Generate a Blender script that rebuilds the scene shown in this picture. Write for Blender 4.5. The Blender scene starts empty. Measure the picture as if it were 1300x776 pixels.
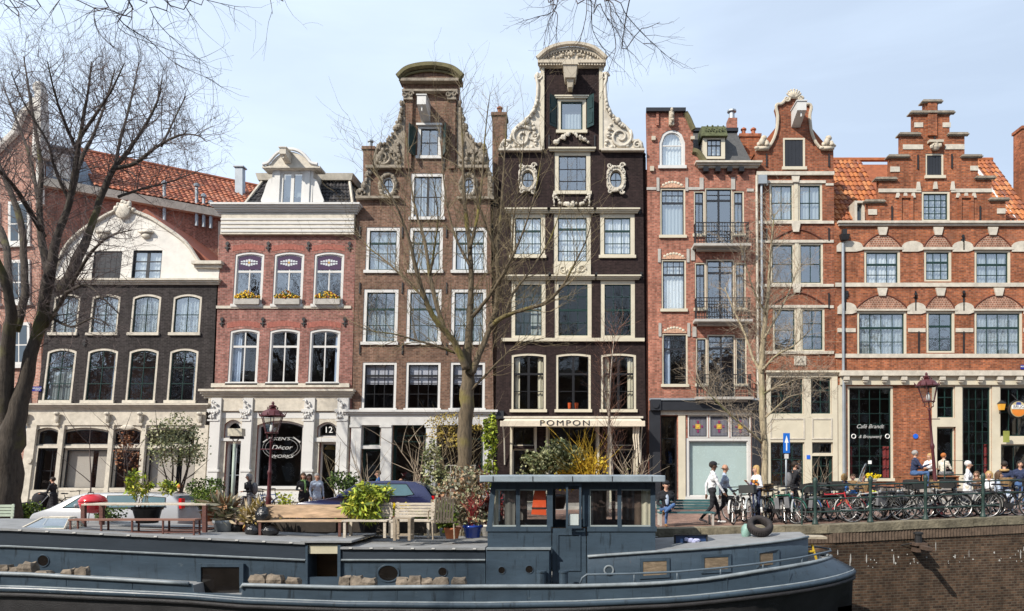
import bpy,bmesh,math,random
from mathutils import Vector,Matrix,noise
from mathutils.geometry import tessellate_polygon
R=math.radians
rnd=random.Random(7)
scene=bpy.context.scene
C=scene.collection
# ---------------------------------------------------------------- camera
F=950.0; VX,VY=730.0,598.0; CAMZ=1.65
cam=bpy.data.cameras.new('camera'); camo=bpy.data.objects.new('camera',cam); C.objects.link(camo)
camo.location=(0,0,CAMZ); camo.rotation_euler=(R(90),0,0)
cam.sensor_width=36; cam.lens=36*F/1300.0
cam.shift_x=(650-VX)/1300.0; cam.shift_y=(VY-388)/1300.0
cam.clip_start=0.1; cam.clip_end=3000
scene.camera=camo
# ---------------------------------------------------------------- sky and sun
SUNDIR=Vector((0.80,0.80,-0.90)).normalized()
elev=math.asin(-SUNDIR.z)
world=bpy.data.worlds.new('World'); scene.world=world; world.use_nodes=True
wn=world.node_tree.nodes; wl=world.node_tree.links
bg=wn['Background']; sky=wn.new('ShaderNodeTexSky'); sky.sky_type='NISHITA'; sky.sun_disc=False
sky.sun_elevation=elev
sky.sun_rotation=math.atan2(-SUNDIR.x,-SUNDIR.y)
sky.air_density=1.0; sky.dust_density=1.5; sky.ozone_density=1.5
tc=wn.new('ShaderNodeTexCoord'); mp=wn.new('ShaderNodeMapping'); mp.inputs['Scale'].default_value=(1.2,1.0,5.0)
mp.inputs['Rotation'].default_value=(0,R(12),0)
nz=wn.new('ShaderNodeTexNoise'); nz.inputs['Scale'].default_value=1.6; nz.inputs['Detail'].default_value=7; nz.inputs['Roughness'].default_value=.55; nz.inputs['Distortion'].default_value=.5
cr=wn.new('ShaderNodeMapRange'); cr.inputs['From Min'].default_value=.40; cr.inputs['From Max'].default_value=.75
cr.inputs['To Min'].default_value=.62; cr.inputs['To Max'].default_value=.80
sx=wn.new('ShaderNodeSeparateXYZ'); gx=wn.new('ShaderNodeMapRange')
gx.inputs['From Min'].default_value=.5; gx.inputs['From Max'].default_value=-.75; gx.inputs['To Min'].default_value=0; gx.inputs['To Max'].default_value=.34
ad=wn.new('ShaderNodeMath'); ad.operation='ADD'; ad.use_clamp=True
mx=wn.new('ShaderNodeMix'); mx.data_type='RGBA'; mx.inputs[7].default_value=(8.1,9.6,11.7,1)
wl.new(tc.outputs['Generated'],mp.inputs['Vector']); wl.new(mp.outputs[0],nz.inputs['Vector'])
wl.new(nz.outputs['Fac'],cr.inputs['Value']); wl.new(tc.outputs['Generated'],sx.inputs[0]); wl.new(sx.outputs['X'],gx.inputs['Value'])
wl.new(cr.outputs[0],ad.inputs[0]); wl.new(gx.outputs[0],ad.inputs[1]); wl.new(ad.outputs[0],mx.inputs[0])
wl.new(sky.outputs[0],mx.inputs[6]); wl.new(mx.outputs[2],bg.inputs['Color'])
bg.inputs['Strength'].default_value=0.09
sun=bpy.data.lights.new('sun','SUN'); sun.energy=5.0; sun.angle=R(0.5); sun.color=(1.0,0.93,0.82)
suno=bpy.data.objects.new('sun',sun); C.objects.link(suno)
suno.rotation_euler=SUNDIR.to_track_quat('-Z','Y').to_euler(); suno.location=(-20,-20,40)
vs=scene.view_settings; vs.view_transform='Standard'; vs.look='None'; vs.gamma=1; vs.use_curve_mapping=False
vs.exposure=0.22
try:
    scene.cycles.max_bounces=8; scene.cycles.transparent_max_bounces=24
except Exception: pass
# ---------------------------------------------------------------- helpers: coordinates
YF=35.85; S=F/YF
def lerp(a,b,t): return a+(b-a)*t
KP=[(30,.125),(265,.062),(450,.035),(640,.006),(730,0),(960,-.006),(1300,0)]
KP=[((p-730)/S,k) for p,k in KP]
def klean(x):
    if x <= KP[0][0]: return KP[0][1]
    for (a,ka),(b,kb) in zip(KP,KP[1:]):
        if x <= b: return lerp(ka,kb,(x-a)/(b-a))
    return KP[-1][1]
def Z(py): return CAMZ+(VY-py)/S
def X(px,py):
    xp=(px-VX)/S; z=max(0,Z(py)); x=xp
    for _ in range(12): x=xp-klean(x)*z
    return x
def W(px,py,Y): return Vector(((px-VX)*Y/F,Y,CAMZ+(VY-py)*Y/F))
def gz(x,y=30): return (.012*x if x < 0 else .022*x)
# ---------------------------------------------------------------- helpers: objects
LEAN=[False]
class MB:
    def __init__(s): s.v=[]; s.f=[]; s.m=[]; s.mats=[]; s.cm=0; s.smooth=[]; s.sm=False
    def mat(s,m):
        if m not in s.mats: s.mats.append(m)
        s.cm=s.mats.index(m); return s
    def add(s,vs,fs):
        o=len(s.v); s.v += [tuple(v) for v in vs]
        for f in fs: s.f.append(tuple(i+o for i in f)); s.m.append(s.cm); s.smooth.append(s.sm)
        return s
    def box(s,x0,x1,y0,y1,z0,z1):
        vs=[(x0,y0,z0),(x1,y0,z0),(x1,y1,z0),(x0,y1,z0),(x0,y0,z1),(x1,y0,z1),(x1,y1,z1),(x0,y1,z1)]
        return s.add(vs,[(0,3,2,1),(4,5,6,7),(0,1,5,4),(1,2,6,5),(2,3,7,6),(3,0,4,7)])
    def hexa(s,b,t):
        return s.add(list(b)+list(t),[(0,3,2,1),(4,5,6,7),(0,1,5,4),(1,2,6,5),(2,3,7,6),(3,0,4,7)])
    def plate(s,loop,y0,y1,holes=()):
        loops=[loop]+list(holes)
        flat=[p for l in loops for p in l]
        tris=tessellate_polygon([[Vector((p[0],p[1],0)) for p in l] for l in loops])
        n=len(flat); vs=[(p[0],y0,p[1]) for p in flat]+[(p[0],y1,p[1]) for p in flat]; fs=[]
        for a,b,c in tris:
            A,B,D=flat[a],flat[b],flat[c]
            cr_=(B[0]-A[0])*(D[1]-A[1])-(B[1]-A[1])*(D[0]-A[0])
            if cr_ < 0: b,c=c,b
            fs.append((a,b,c)); fs.append((a+n,c+n,b+n))
        o=0
        for k,l in enumerate(loops):
            area=sum(l[i][0]*l[(i+1) % len(l)][1]-l[(i+1) % len(l)][0]*l[i][1] for i in range(len(l)))
            fl=(area < 0) != (k > 0)
            for i in range(len(l)):
                a,b=o+i,o+(i+1) % len(l)
                q=(a,a+n,b+n,b)
                fs.append(q if not fl else q[::-1])
            o += len(l)
        return s.add(vs,fs)
    def ring(s,A,B,y0,y1):
        n=len(A)
        vs=[(p[0],y0,p[1]) for p in A]+[(p[0],y0,p[1]) for p in B]+[(p[0],y1,p[1]) for p in A]+[(p[0],y1,p[1]) for p in B]
        fs=[]
        for i in range(n):
            j=(i+1) % n
            fs += [(i,j,n+j,n+i),(2*n+j,2*n+i,3*n+i,3*n+j),(j,i,2*n+i,2*n+j),(n+i,n+j,3*n+j,3*n+i)]
        return s.add(vs,fs)
    def tube(s,path,rad,n=6,cap=True):
        P=[Vector(p) for p in path]; k=len(P)
        rad=rad if isinstance(rad,(list,tuple)) else [rad]*k
        vs=[]; up=None
        for i in range(k):
            t=(P[min(i+1,k-1)]-P[max(i-1,0)])
            if t.length < 1e-9: t=Vector((0,0,1))
            t.normalize()
            if up is None: up=Vector((0,0,1)) if abs(t.z) < .9 else Vector((1,0,0))
            a=up-t*up.dot(t)
            if a.length < 1e-4: a=(Vector((1,0,0)) if abs(t.x) < .9 else Vector((0,1,0))); a -= t*a.dot(t)
            a.normalize(); up=a; b=t.cross(a)
            for j in range(n):
                w=2*math.pi*j/n; vs.append(P[i]+(a*math.cos(w)+b*math.sin(w))*rad[i])
        fs=[]
        for i in range(k-1):
            for j in range(n):
                q=(j+1) % n; fs.append((i*n+j,i*n+q,(i+1)*n+q,(i+1)*n+j))
        if cap: fs.append(tuple(range(n))[::-1]); fs.append(tuple((k-1)*n+j for j in range(n)))
        return s.add(vs,fs)
    def lathe(s,prof,c=(0,0,0),n=12,axis='z',sx=1,sy=1):
        vs=[]
        for r,h in prof:
            for j in range(n):
                w=2*math.pi*j/n; a,b=r*math.cos(w)*sx,r*math.sin(w)*sy
                vs.append((c[0]+a,c[1]+b,c[2]+h) if axis == 'z' else ((c[0]+a,c[1]+h,c[2]+b) if axis == 'y' else (c[0]+h,c[1]+a,c[2]+b)))
        fs=[]
        for i in range(len(prof)-1):
            for j in range(n):
                q=(j+1) % n; fs.append((i*n+j,i*n+q,(i+1)*n+q,(i+1)*n+j))
        fs.append(tuple(range(n))[::-1]); fs.append(tuple((len(prof)-1)*n+j for j in range(n)))
        return s.add(vs,fs)
    def ball(s,c,rx,ry=None,rz=None,n=8,k=5,jit=0):
        ry=ry or rx; rz=rz or rx; vs=[(c[0],c[1],c[2]-rz)]
        for i in range(1,k):
            a=-math.pi/2+math.pi*i/k
            for j in range(n):
                w=2*math.pi*j/n; q=1+rnd.uniform(-jit,jit)
                vs.append((c[0]+rx*q*math.cos(a)*math.cos(w),c[1]+ry*q*math.cos(a)*math.sin(w),c[2]+rz*q*math.sin(a)))
        vs.append((c[0],c[1],c[2]+rz)); fs=[]
        for j in range(n): fs.append((0,1+(j+1) % n,1+j)); fs.append((len(vs)-1,1+(k-2)*n+j,1+(k-2)*n+(j+1) % n))
        for i in range(k-2):
            for j in range(n): fs.append((1+i*n+j,1+i*n+(j+1) % n,1+(i+1)*n+(j+1) % n,1+(i+1)*n+j))
        return s.add(vs,fs)
    def torus(s,c,Rr,r,N=20,n=5,axis='y',sq=1):
        pts=[]
        for i in range(N+1):
            w=2*math.pi*i/N; a,b=Rr*math.cos(w),Rr*math.sin(w)
            pts.append((c[0]+a,c[1],c[2]+b*sq) if axis == 'y' else ((c[0]+a,c[1]+b,c[2]) if axis == 'z' else (c[0],c[1]+a,c[2]+b*sq)))
        return s.tube(pts,r,n,cap=False)
    def build(s,name,material=None,parent=None,lean=None,smooth=None,bevel=0):
        lean=LEAN[0] if lean is None else lean
        me=bpy.data.meshes.new(name); vs=s.v
        if lean: vs=[(x+klean(x)*max(0,z),y,z) for x,y,z in vs]
        o=bpy.data.objects.new(name,me); C.objects.link(o)
        if parent is not None:
            o.parent=parent; r=parent
            while r.parent is not None: r=r.parent
            L=r.location; vs=[(x-L.x,y-L.y,z-L.z) for x,y,z in vs]
        me.from_pydata(vs,[],s.f)
        if material is not None: me.materials.append(material)
        else:
            for m in s.mats: me.materials.append(m)
            me.polygons.foreach_set('material_index',s.m)
        if smooth is True: me.polygons.foreach_set('use_smooth',[True]*len(s.f))
        elif any(s.smooth): me.polygons.foreach_set('use_smooth',s.smooth)
        me.update()
        if bevel:
            b=o.modifiers.new('bevel','BEVEL'); b.width=bevel; b.segments=2; b.limit_method='ANGLE'; b.angle_limit=R(40)
        return o
def thing(name,label,cat,loc=(0,0,0),group=None,rz=0):
    o=bpy.data.objects.new(name,None); C.objects.link(o); o.location=loc; o.rotation_euler=(0,0,rz)
    o['label']=label; o['category']=cat
    if group: o['group']=group
    return o
def tag(o,label,cat,group=None,kind=None):
    o['label']=label; o['category']=cat
    if group: o['group']=group
    if kind: o['kind']=kind
    return o
def struct(o,label=None,kind='structure'):
    o['kind']=kind
    if label: o['label']=label
    return o
def copy_thing(o,label=None,loc=None,rz=None,sc=None):
    def rec(a,par):
        c=a.copy(); C.objects.link(c)
        if par is not None: c.parent=par
        for ch in a.children: rec(ch,c)
        return c
    c=rec(o,None)
    if label: c['label']=label
    if loc is not None: c.location=loc
    if rz is not None: c.rotation_euler=(0,0,rz)
    if sc is not None: c.scale=(sc,sc,sc)
    return c
def recolor(o,frm,to):
    for ch in [o]+list(o.children_recursive):
        if ch.type == 'MESH' and any(m == frm for m in ch.data.materials):
            ch.data=ch.data.copy()
            for i,m in enumerate(ch.data.materials):
                if m == frm: ch.data.materials[i]=to
# ---------------------------------------------------------------- materials
def nt(name):
    m=bpy.data.materials.new(name); m.use_nodes=True; n=m.node_tree.nodes; l=m.node_tree.links
    return m,n,l,n['Principled BSDF']
MC={}
def mat(name,col,rough=.75,var=.18,scale=3.0,bump=.0,metal=0,spec=.4,fine=40,coat=0,stretch=None):
    if name in MC: return MC[name]
    m,n,l,p=nt(name)
    t=n.new('ShaderNodeTexCoord'); a=n.new('ShaderNodeTexNoise'); a.inputs['Scale'].default_value=scale; a.inputs['Detail'].default_value=6; a.inputs['Roughness'].default_value=.65
    src=t.outputs['Object']
    if stretch:
        mpp=n.new('ShaderNodeMapping'); mpp.inputs['Scale'].default_value=stretch; l.new(src,mpp.inputs[0]); src=mpp.outputs[0]
    l.new(src,a.inputs['Vector'])
    r=n.new('ShaderNodeMapRange'); r.inputs['From Min'].default_value=.3; r.inputs['From Max'].default_value=.7; r.inputs['To Min'].default_value=1-var; r.inputs['To Max'].default_value=1+var
    l.new(a.outputs['Fac'],r.inputs['Value'])
    mm=n.new('ShaderNodeMix'); mm.data_type='RGBA'; mm.blend_type='MULTIPLY'; mm.inputs[0].default_value=1
    mm.inputs[6].default_value=(*col,1); l.new(r.outputs[0],mm.inputs[7]); l.new(mm.outputs[2],p.inputs['Base Color'])
    p.inputs['Roughness'].default_value=rough; p.inputs['Metallic'].default_value=metal; p.inputs['Specular IOR Level'].default_value=spec
    if coat: p.inputs['Coat Weight'].default_value=coat
    if bump:
        b=n.new('ShaderNodeBump'); b.inputs['Strength'].default_value=bump; b.inputs['Distance'].default_value=.03
        c=n.new('ShaderNodeTexNoise'); c.inputs['Scale'].default_value=fine; c.inputs['Detail'].default_value=4; l.new(src,c.inputs['Vector'])
        l.new(c.outputs['Fac'],b.inputs['Height']); l.new(b.outputs[0],p.inputs['Normal'])
    MC[name]=m; return m
def brick(name,c1,c2,mortar,w=.23,h=.072,ms=.011,var=.22,stain=.25,rough=.88,mode='xz',blotch=None):
    m,n,l,p=nt(name)
    t=n.new('ShaderNodeTexCoord'); s=n.new('ShaderNodeSeparateXYZ'); l.new(t.outputs['Object'],s.inputs[0])
    u=n.new('ShaderNodeMath'); u.operation='ADD'; l.new(s.outputs['X'],u.inputs[0]); l.new(s.outputs['Y'],u.inputs[1])
    c=n.new('ShaderNodeCombineXYZ'); l.new(u.outputs[0],c.inputs['X']); l.new(s.outputs['Z'],c.inputs['Y'])
    if mode == 'xy': l.new(s.outputs['X'],c.inputs['X']); l.new(s.outputs['Y'],c.inputs['Y'])
    b=n.new('ShaderNodeTexBrick'); l.new(c.outputs[0],b.inputs['Vector'])
    b.inputs['Scale'].default_value=1; b.inputs['Brick Width'].default_value=w; b.inputs['Row Height'].default_value=h; b.inputs['Mortar Size'].default_value=ms
    b.inputs['Mortar Smooth'].default_value=.2; b.inputs['Bias'].default_value=-.1
    b.inputs['Color1'].default_value=(*c1,1); b.inputs['Color2'].default_value=(*c2,1); b.inputs['Mortar'].default_value=(*mortar,1)
    a=n.new('ShaderNodeTexNoise'); a.inputs['Scale'].default_value=.55; a.inputs['Detail'].default_value=9; a.inputs['Roughness'].default_value=.68; l.new(t.outputs['Object'],a.inputs['Vector'])
    r=n.new('ShaderNodeMapRange'); r.inputs['From Min'].default_value=.3; r.inputs['From Max'].default_value=.7; r.inputs['To Min'].default_value=1-stain; r.inputs['To Max'].default_value=1+var; l.new(a.outputs['Fac'],r.inputs['Value'])
    # single darker and paler bricks
    sn=n.new('ShaderNodeTexWhiteNoise'); sn.noise_dimensions='2D'
    d=n.new('ShaderNodeVectorMath'); d.operation='DIVIDE'; d.inputs[1].default_value=(w*.5,h,1); l.new(c.outputs[0],d.inputs[0])
    fl=n.new('ShaderNodeVectorMath'); fl.operation='FLOOR'; l.new(d.outputs[0],fl.inputs[0]); l.new(fl.outputs[0],sn.inputs['Vector'])
    r2=n.new('ShaderNodeMapRange'); r2.inputs['To Min'].default_value=1-var*1.3; r2.inputs['To Max'].default_value=1+var*1.3; l.new(sn.outputs['Value'],r2.inputs['Value'])
    mu=n.new('ShaderNodeMath'); mu.operation='MULTIPLY'; l.new(r.outputs[0],mu.inputs[0]); l.new(r2.outputs[0],mu.inputs[1])
    mm=n.new('ShaderNodeMix'); mm.data_type='RGBA'; mm.blend_type='MULTIPLY'; mm.inputs[0].default_value=1
    l.new(b.outputs['Color'],mm.inputs[6]); l.new(mu.outputs[0],mm.inputs[7]); out=mm.outputs[2]
    if blotch:
        g=n.new('ShaderNodeTexNoise'); g.inputs['Scale'].default_value=blotch[2]; g.inputs['Detail'].default_value=8; g.inputs['Roughness'].default_value=.7; l.new(t.outputs['Object'],g.inputs['Vector'])
        q=n.new('ShaderNodeMapRange'); q.inputs['From Min'].default_value=blotch[1]; q.inputs['From Max'].default_value=blotch[1]+.12; l.new(g.outputs['Fac'],q.inputs['Value'])
        m2=n.new('ShaderNodeMix'); m2.data_type='RGBA'; l.new(q.outputs[0],m2.inputs[0]); l.new(out,m2.inputs[6]); m2.inputs[7].default_value=(*blotch[0],1); out=m2.outputs[2]
    ms_=n.new('ShaderNodeMapping'); ms_.inputs['Scale'].default_value=(2.6,2.6,.22); l.new(t.outputs['Object'],ms_.inputs[0])
    k1=n.new('ShaderNodeTexNoise'); k1.inputs['Scale'].default_value=1.3; k1.inputs['Detail'].default_value=6; k1.inputs['Roughness'].default_value=.7; l.new(ms_.outputs[0],k1.inputs['Vector'])
    k2=n.new('ShaderNodeMapRange'); k2.inputs['From Min'].default_value=.35; k2.inputs['From Max'].default_value=.65; k2.inputs['To Min'].default_value=.72; k2.inputs['To Max'].default_value=1.12; l.new(k1.outputs['Fac'],k2.inputs['Value'])
    k3=n.new('ShaderNodeMix'); k3.data_type='RGBA'; k3.blend_type='MULTIPLY'; k3.inputs[0].default_value=1; l.new(out,k3.inputs[6]); l.new(k2.outputs[0],k3.inputs[7]); out=k3.outputs[2]
    l.new(out,p.inputs['Base Color']); p.inputs['Roughness'].default_value=rough; p.inputs['Specular IOR Level'].default_value=.25
    bp=n.new('ShaderNodeBump'); bp.inputs['Strength'].default_value=.5; bp.inputs['Distance'].default_value=.012; bp.invert=True
    l.new(b.outputs['Fac'],bp.inputs['Height']); l.new(bp.outputs[0],p.inputs['Normal'])
    MC[name]=m; return m
def glass(name,refl=.35,tint=(.75,.82,.84),wob=.02):
    m,n,l,p=nt(name); n.remove(p)
    tr=n.new('ShaderNodeBsdfTransparent'); tr.inputs[0].default_value=(*tint,1)
    gl=n.new('ShaderNodeBsdfGlossy'); gl.inputs['Roughness'].default_value=.015; gl.inputs['Color'].default_value=(.95,.98,1,1)
    t=n.new('ShaderNodeTexCoord'); a=n.new('ShaderNodeTexNoise'); a.inputs['Scale'].default_value=2.6; a.inputs['Detail'].default_value=2; l.new(t.outputs['Object'],a.inputs['Vector'])
    b=n.new('ShaderNodeBump'); b.inputs['Strength'].default_value=1; b.inputs['Distance'].default_value=wob; l.new(a.outputs['Fac'],b.inputs['Height']); l.new(b.outputs[0],gl.inputs['Normal'])
    fr=n.new('ShaderNodeLayerWeight'); fr.inputs['Blend'].default_value=.5; pw=n.new('ShaderNodeMath'); pw.operation='POWER'; pw.inputs[1].default_value=4; l.new(fr.outputs['Facing'],pw.inputs[0])
    ma=n.new('ShaderNodeMath'); ma.operation='MULTIPLY_ADD'; ma.inputs[1].default_value=.6; ma.inputs[2].default_value=refl; ma.use_clamp=True; l.new(pw.outputs[0],ma.inputs[0])
    mx_=n.new('ShaderNodeMixShader'); l.new(ma.outputs[0],mx_.inputs[0]); l.new(tr.outputs[0],mx_.inputs[1]); l.new(gl.outputs[0],mx_.inputs[2])
    l.new(mx_.outputs[0],n['Material Output'].inputs['Surface']); MC[name]=m; return m
M={}
M['white']=mat('white_paint',(.58,.57,.55),.55,.06,1.2,.06)
M['cream']=mat('cream_paint',(.56,.51,.40),.55,.10,1.2,.06)
M['ivory']=mat('ivory_paint',(.52,.475,.40),.6,.22,3.5,.2)
M['offwhite']=mat('weathered_white_plaster',(.68,.65,.60),.8,.14,1.6,.3)
M['beige']=mat('beige_stone',(.48,.42,.33),.7,.10,2,.2)
M['sandst']=mat('weathered_sandstone',(.25,.215,.17),.9,.42,4,.7,fine=14)
M['greystone']=mat('grey_stone',(.40,.38,.35),.85,.18,3,.3)
M['green']=mat('dark_green_paint',(.012,.035,.03),.35,.1,2)
M['black']=mat('black_paint',(.012,.012,.014),.4,.1,2)
M['charcoal']=mat('charcoal_paint',(.022,.024,.03),.45,.15,2)
M['iron']=mat('wrought_iron',(.02,.02,.022),.5,.2,5)
M['bluegrey']=mat('dark_blue_paint',(.03,.045,.07),.5,.1,2)
M['zinc']=mat('zinc',(.30,.33,.36),.45,.15,2,metal=.3)
M['lead']=mat('lead_flashing',(.22,.26,.31),.5,.15,2,metal=.2)
M['roofdark']=mat('dark_slate',(.05,.05,.055),.6,.3,4,.4)
M['moss']=mat('mossy_tile',(.085,.095,.045),.9,.4,9,.5)
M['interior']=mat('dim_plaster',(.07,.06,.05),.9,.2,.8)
M['floorwood']=mat('floor_boards',(.12,.07,.04),.6,.2,2)
M['net']=mat('net_curtain',(.80,.81,.80),.9,.10,2.0,.3,fine=8,stretch=(14,14,.35))
M['netgrey']=mat('grey_net_curtain',(.42,.46,.47),.9,.14,2.0,.3,fine=8,stretch=(14,14,.35))
M['drape']=mat('cream_drape',(.60,.54,.42),.9,.2,2.0,.4,fine=8,stretch=(18,18,.3))
M['reddrape']=mat('red_drape',(.26,.04,.04),.9,.25,2.0,.4,fine=8,stretch=(18,18,.3))
M['bluedrape']=mat('pale_blue_drape',(.45,.52,.68),.9,.2,2.0,.4,fine=8,stretch=(18,18,.3))
M['blind']=mat('lilac_blind',(.46,.45,.52),.8,.06,1)
M['wallpaper']=mat('lit_room_wall',(.36,.35,.32),.9,.15,1.0)
M['leadglass']=None
M['orange']=mat('orange_glaze',(.75,.12,.03),.4,.1,3)
M['glassA']=glass('old_window_glass',.36,(.90,.94,.95),.008)
M['glassB']=glass('clear_window_glass',.12,(.88,.92,.92),.003)
M['glassC']=glass('shop_glass',.07,(.9,.93,.93),.002)
M['white_letter']=mat('white_lettering',(.8,.8,.78),.5,.04,2)
# brick of each house
M['b0']=brick('russet_brick',(.36,.13,.085),(.27,.095,.065),(.32,.23,.19),stain=.3)
M['b1']=brick('sooty_brick',(.036,.030,.030),(.024,.019,.020),(.058,.052,.050),stain=.3)
M['b2']=brick('rose_brick',(.32,.132,.108),(.22,.086,.072),(.30,.20,.17),stain=.3)
M['b3']=brick('brown_brick',(.20,.105,.068),(.13,.066,.046),(.21,.16,.125),stain=.38,blotch=((.12,.075,.055),.60,.8))
M['b4']=brick('purple_black_brick',(.028,.016,.016),(.018,.010,.011),(.036,.024,.022),stain=.25)
M['b5']=brick('salmon_brick',(.40,.150,.100),(.30,.105,.072),(.33,.20,.15),stain=.3)
M['b6']=brick('warm_red_brick',(.34,.100,.045),(.19,.055,.032),(.26,.15,.10),stain=.45,blotch=((.16,.075,.05),.60,.9))
M['b7']=brick('orange_brick',(.41,.122,.048),(.23,.066,.035),(.30,.17,.11),stain=.45,blotch=((.26,.13,.085),.60,.7))
M['bq']=brick('quay_brick',(.135,.078,.048),(.060,.036,.026),(.14,.115,.085),w=.24,h=.075,stain=.55,blotch=((.022,.022,.014),.58,.45))
M['bo']=brick('opposite_brick',(.14,.07,.05),(.10,.05,.035),(.15,.11,.09))
def tilemats(nm,cols): return [mat(f'{nm} {i}',c,.7,.25,5,.2,spec=.3) for i,c in enumerate(cols)]
M['tiles']=tilemats('orange pantile',[(.34,.115,.06),(.29,.095,.05),(.38,.145,.08),(.24,.075,.045),(.33,.14,.09)])
M['tiles7']=tilemats('weathered pantile',[(.40,.145,.05),(.34,.115,.045),(.42,.18,.075),(.27,.09,.042),(.20,.075,.042)])
M['tilesb']=tilemats('black pantile',[(.030,.028,.030),(.045,.042,.045),(.022,.022,.025),(.060,.055,.055)])
# ---------------------------------------------------------------- architecture builders
def arch(x0,x1,z0,z1,rise=0,n=8,full=False):
    pts=[(x0,z0),(x1,z0)]
    if rise <= 0: return pts+[(x1,z1),(x0,z1)]
    for i in range(n+1):
        t=i/n; x=lerp(x1,x0,t); z=z1-rise+rise*math.sqrt(max(0,1-(2*t-1)**2)) if full else z1-rise+rise*(1-(2*t-1)**2)
        pts.append((x,z))
    return pts
def ellipse(cx,cz,rx,rz,n=20): return [(cx+rx*math.cos(2*math.pi*i/n),cz+rz*math.sin(2*math.pi*i/n)) for i in range(n)]
def tile_roof(parent,name,p00,p10,p11,p01,nu,nv,mats,amp=.05,label=None):
    """pantiles on the quad p00 (eave left) p10 (eave right) p11 (ridge right) p01 (ridge left): real relief"""
    p00,p10,p11,p01=map(Vector,(p00,p10,p11,p01)); nrm=(p10-p00).cross(p01-p00).normalized()
    mb=MB(); mb.sm=False
    prof=[0,.75,1,.75,.2,0]; q=len(prof)-1
    for j in range(nv):
        for i in range(nu):
            mb.mat(rnd.choice(mats)); jit=rnd.uniform(-.008,.012)
            vs=[]
            for e,lift in ((0,amp*.75),(1,0)):
                v=(j+e*1.04)/nv
                for k in range(q+1):
                    u=(i+k/q)/nu
                    vs.append(p00.lerp(p10,u).lerp(p01.lerp(p11,u),v)+nrm*(amp*prof[k]+lift+jit))
            n=q+1
            low=[Vector(v)-nrm*(amp*.7) for v in vs[:n]]
            mb.add(vs+low,[(k,k+1,n+k+1,n+k) for k in range(q)]+[(2*n+k,2*n+k+1,k+1,k) for k in range(q)])
    return mb.build(name,None,parent)
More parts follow.
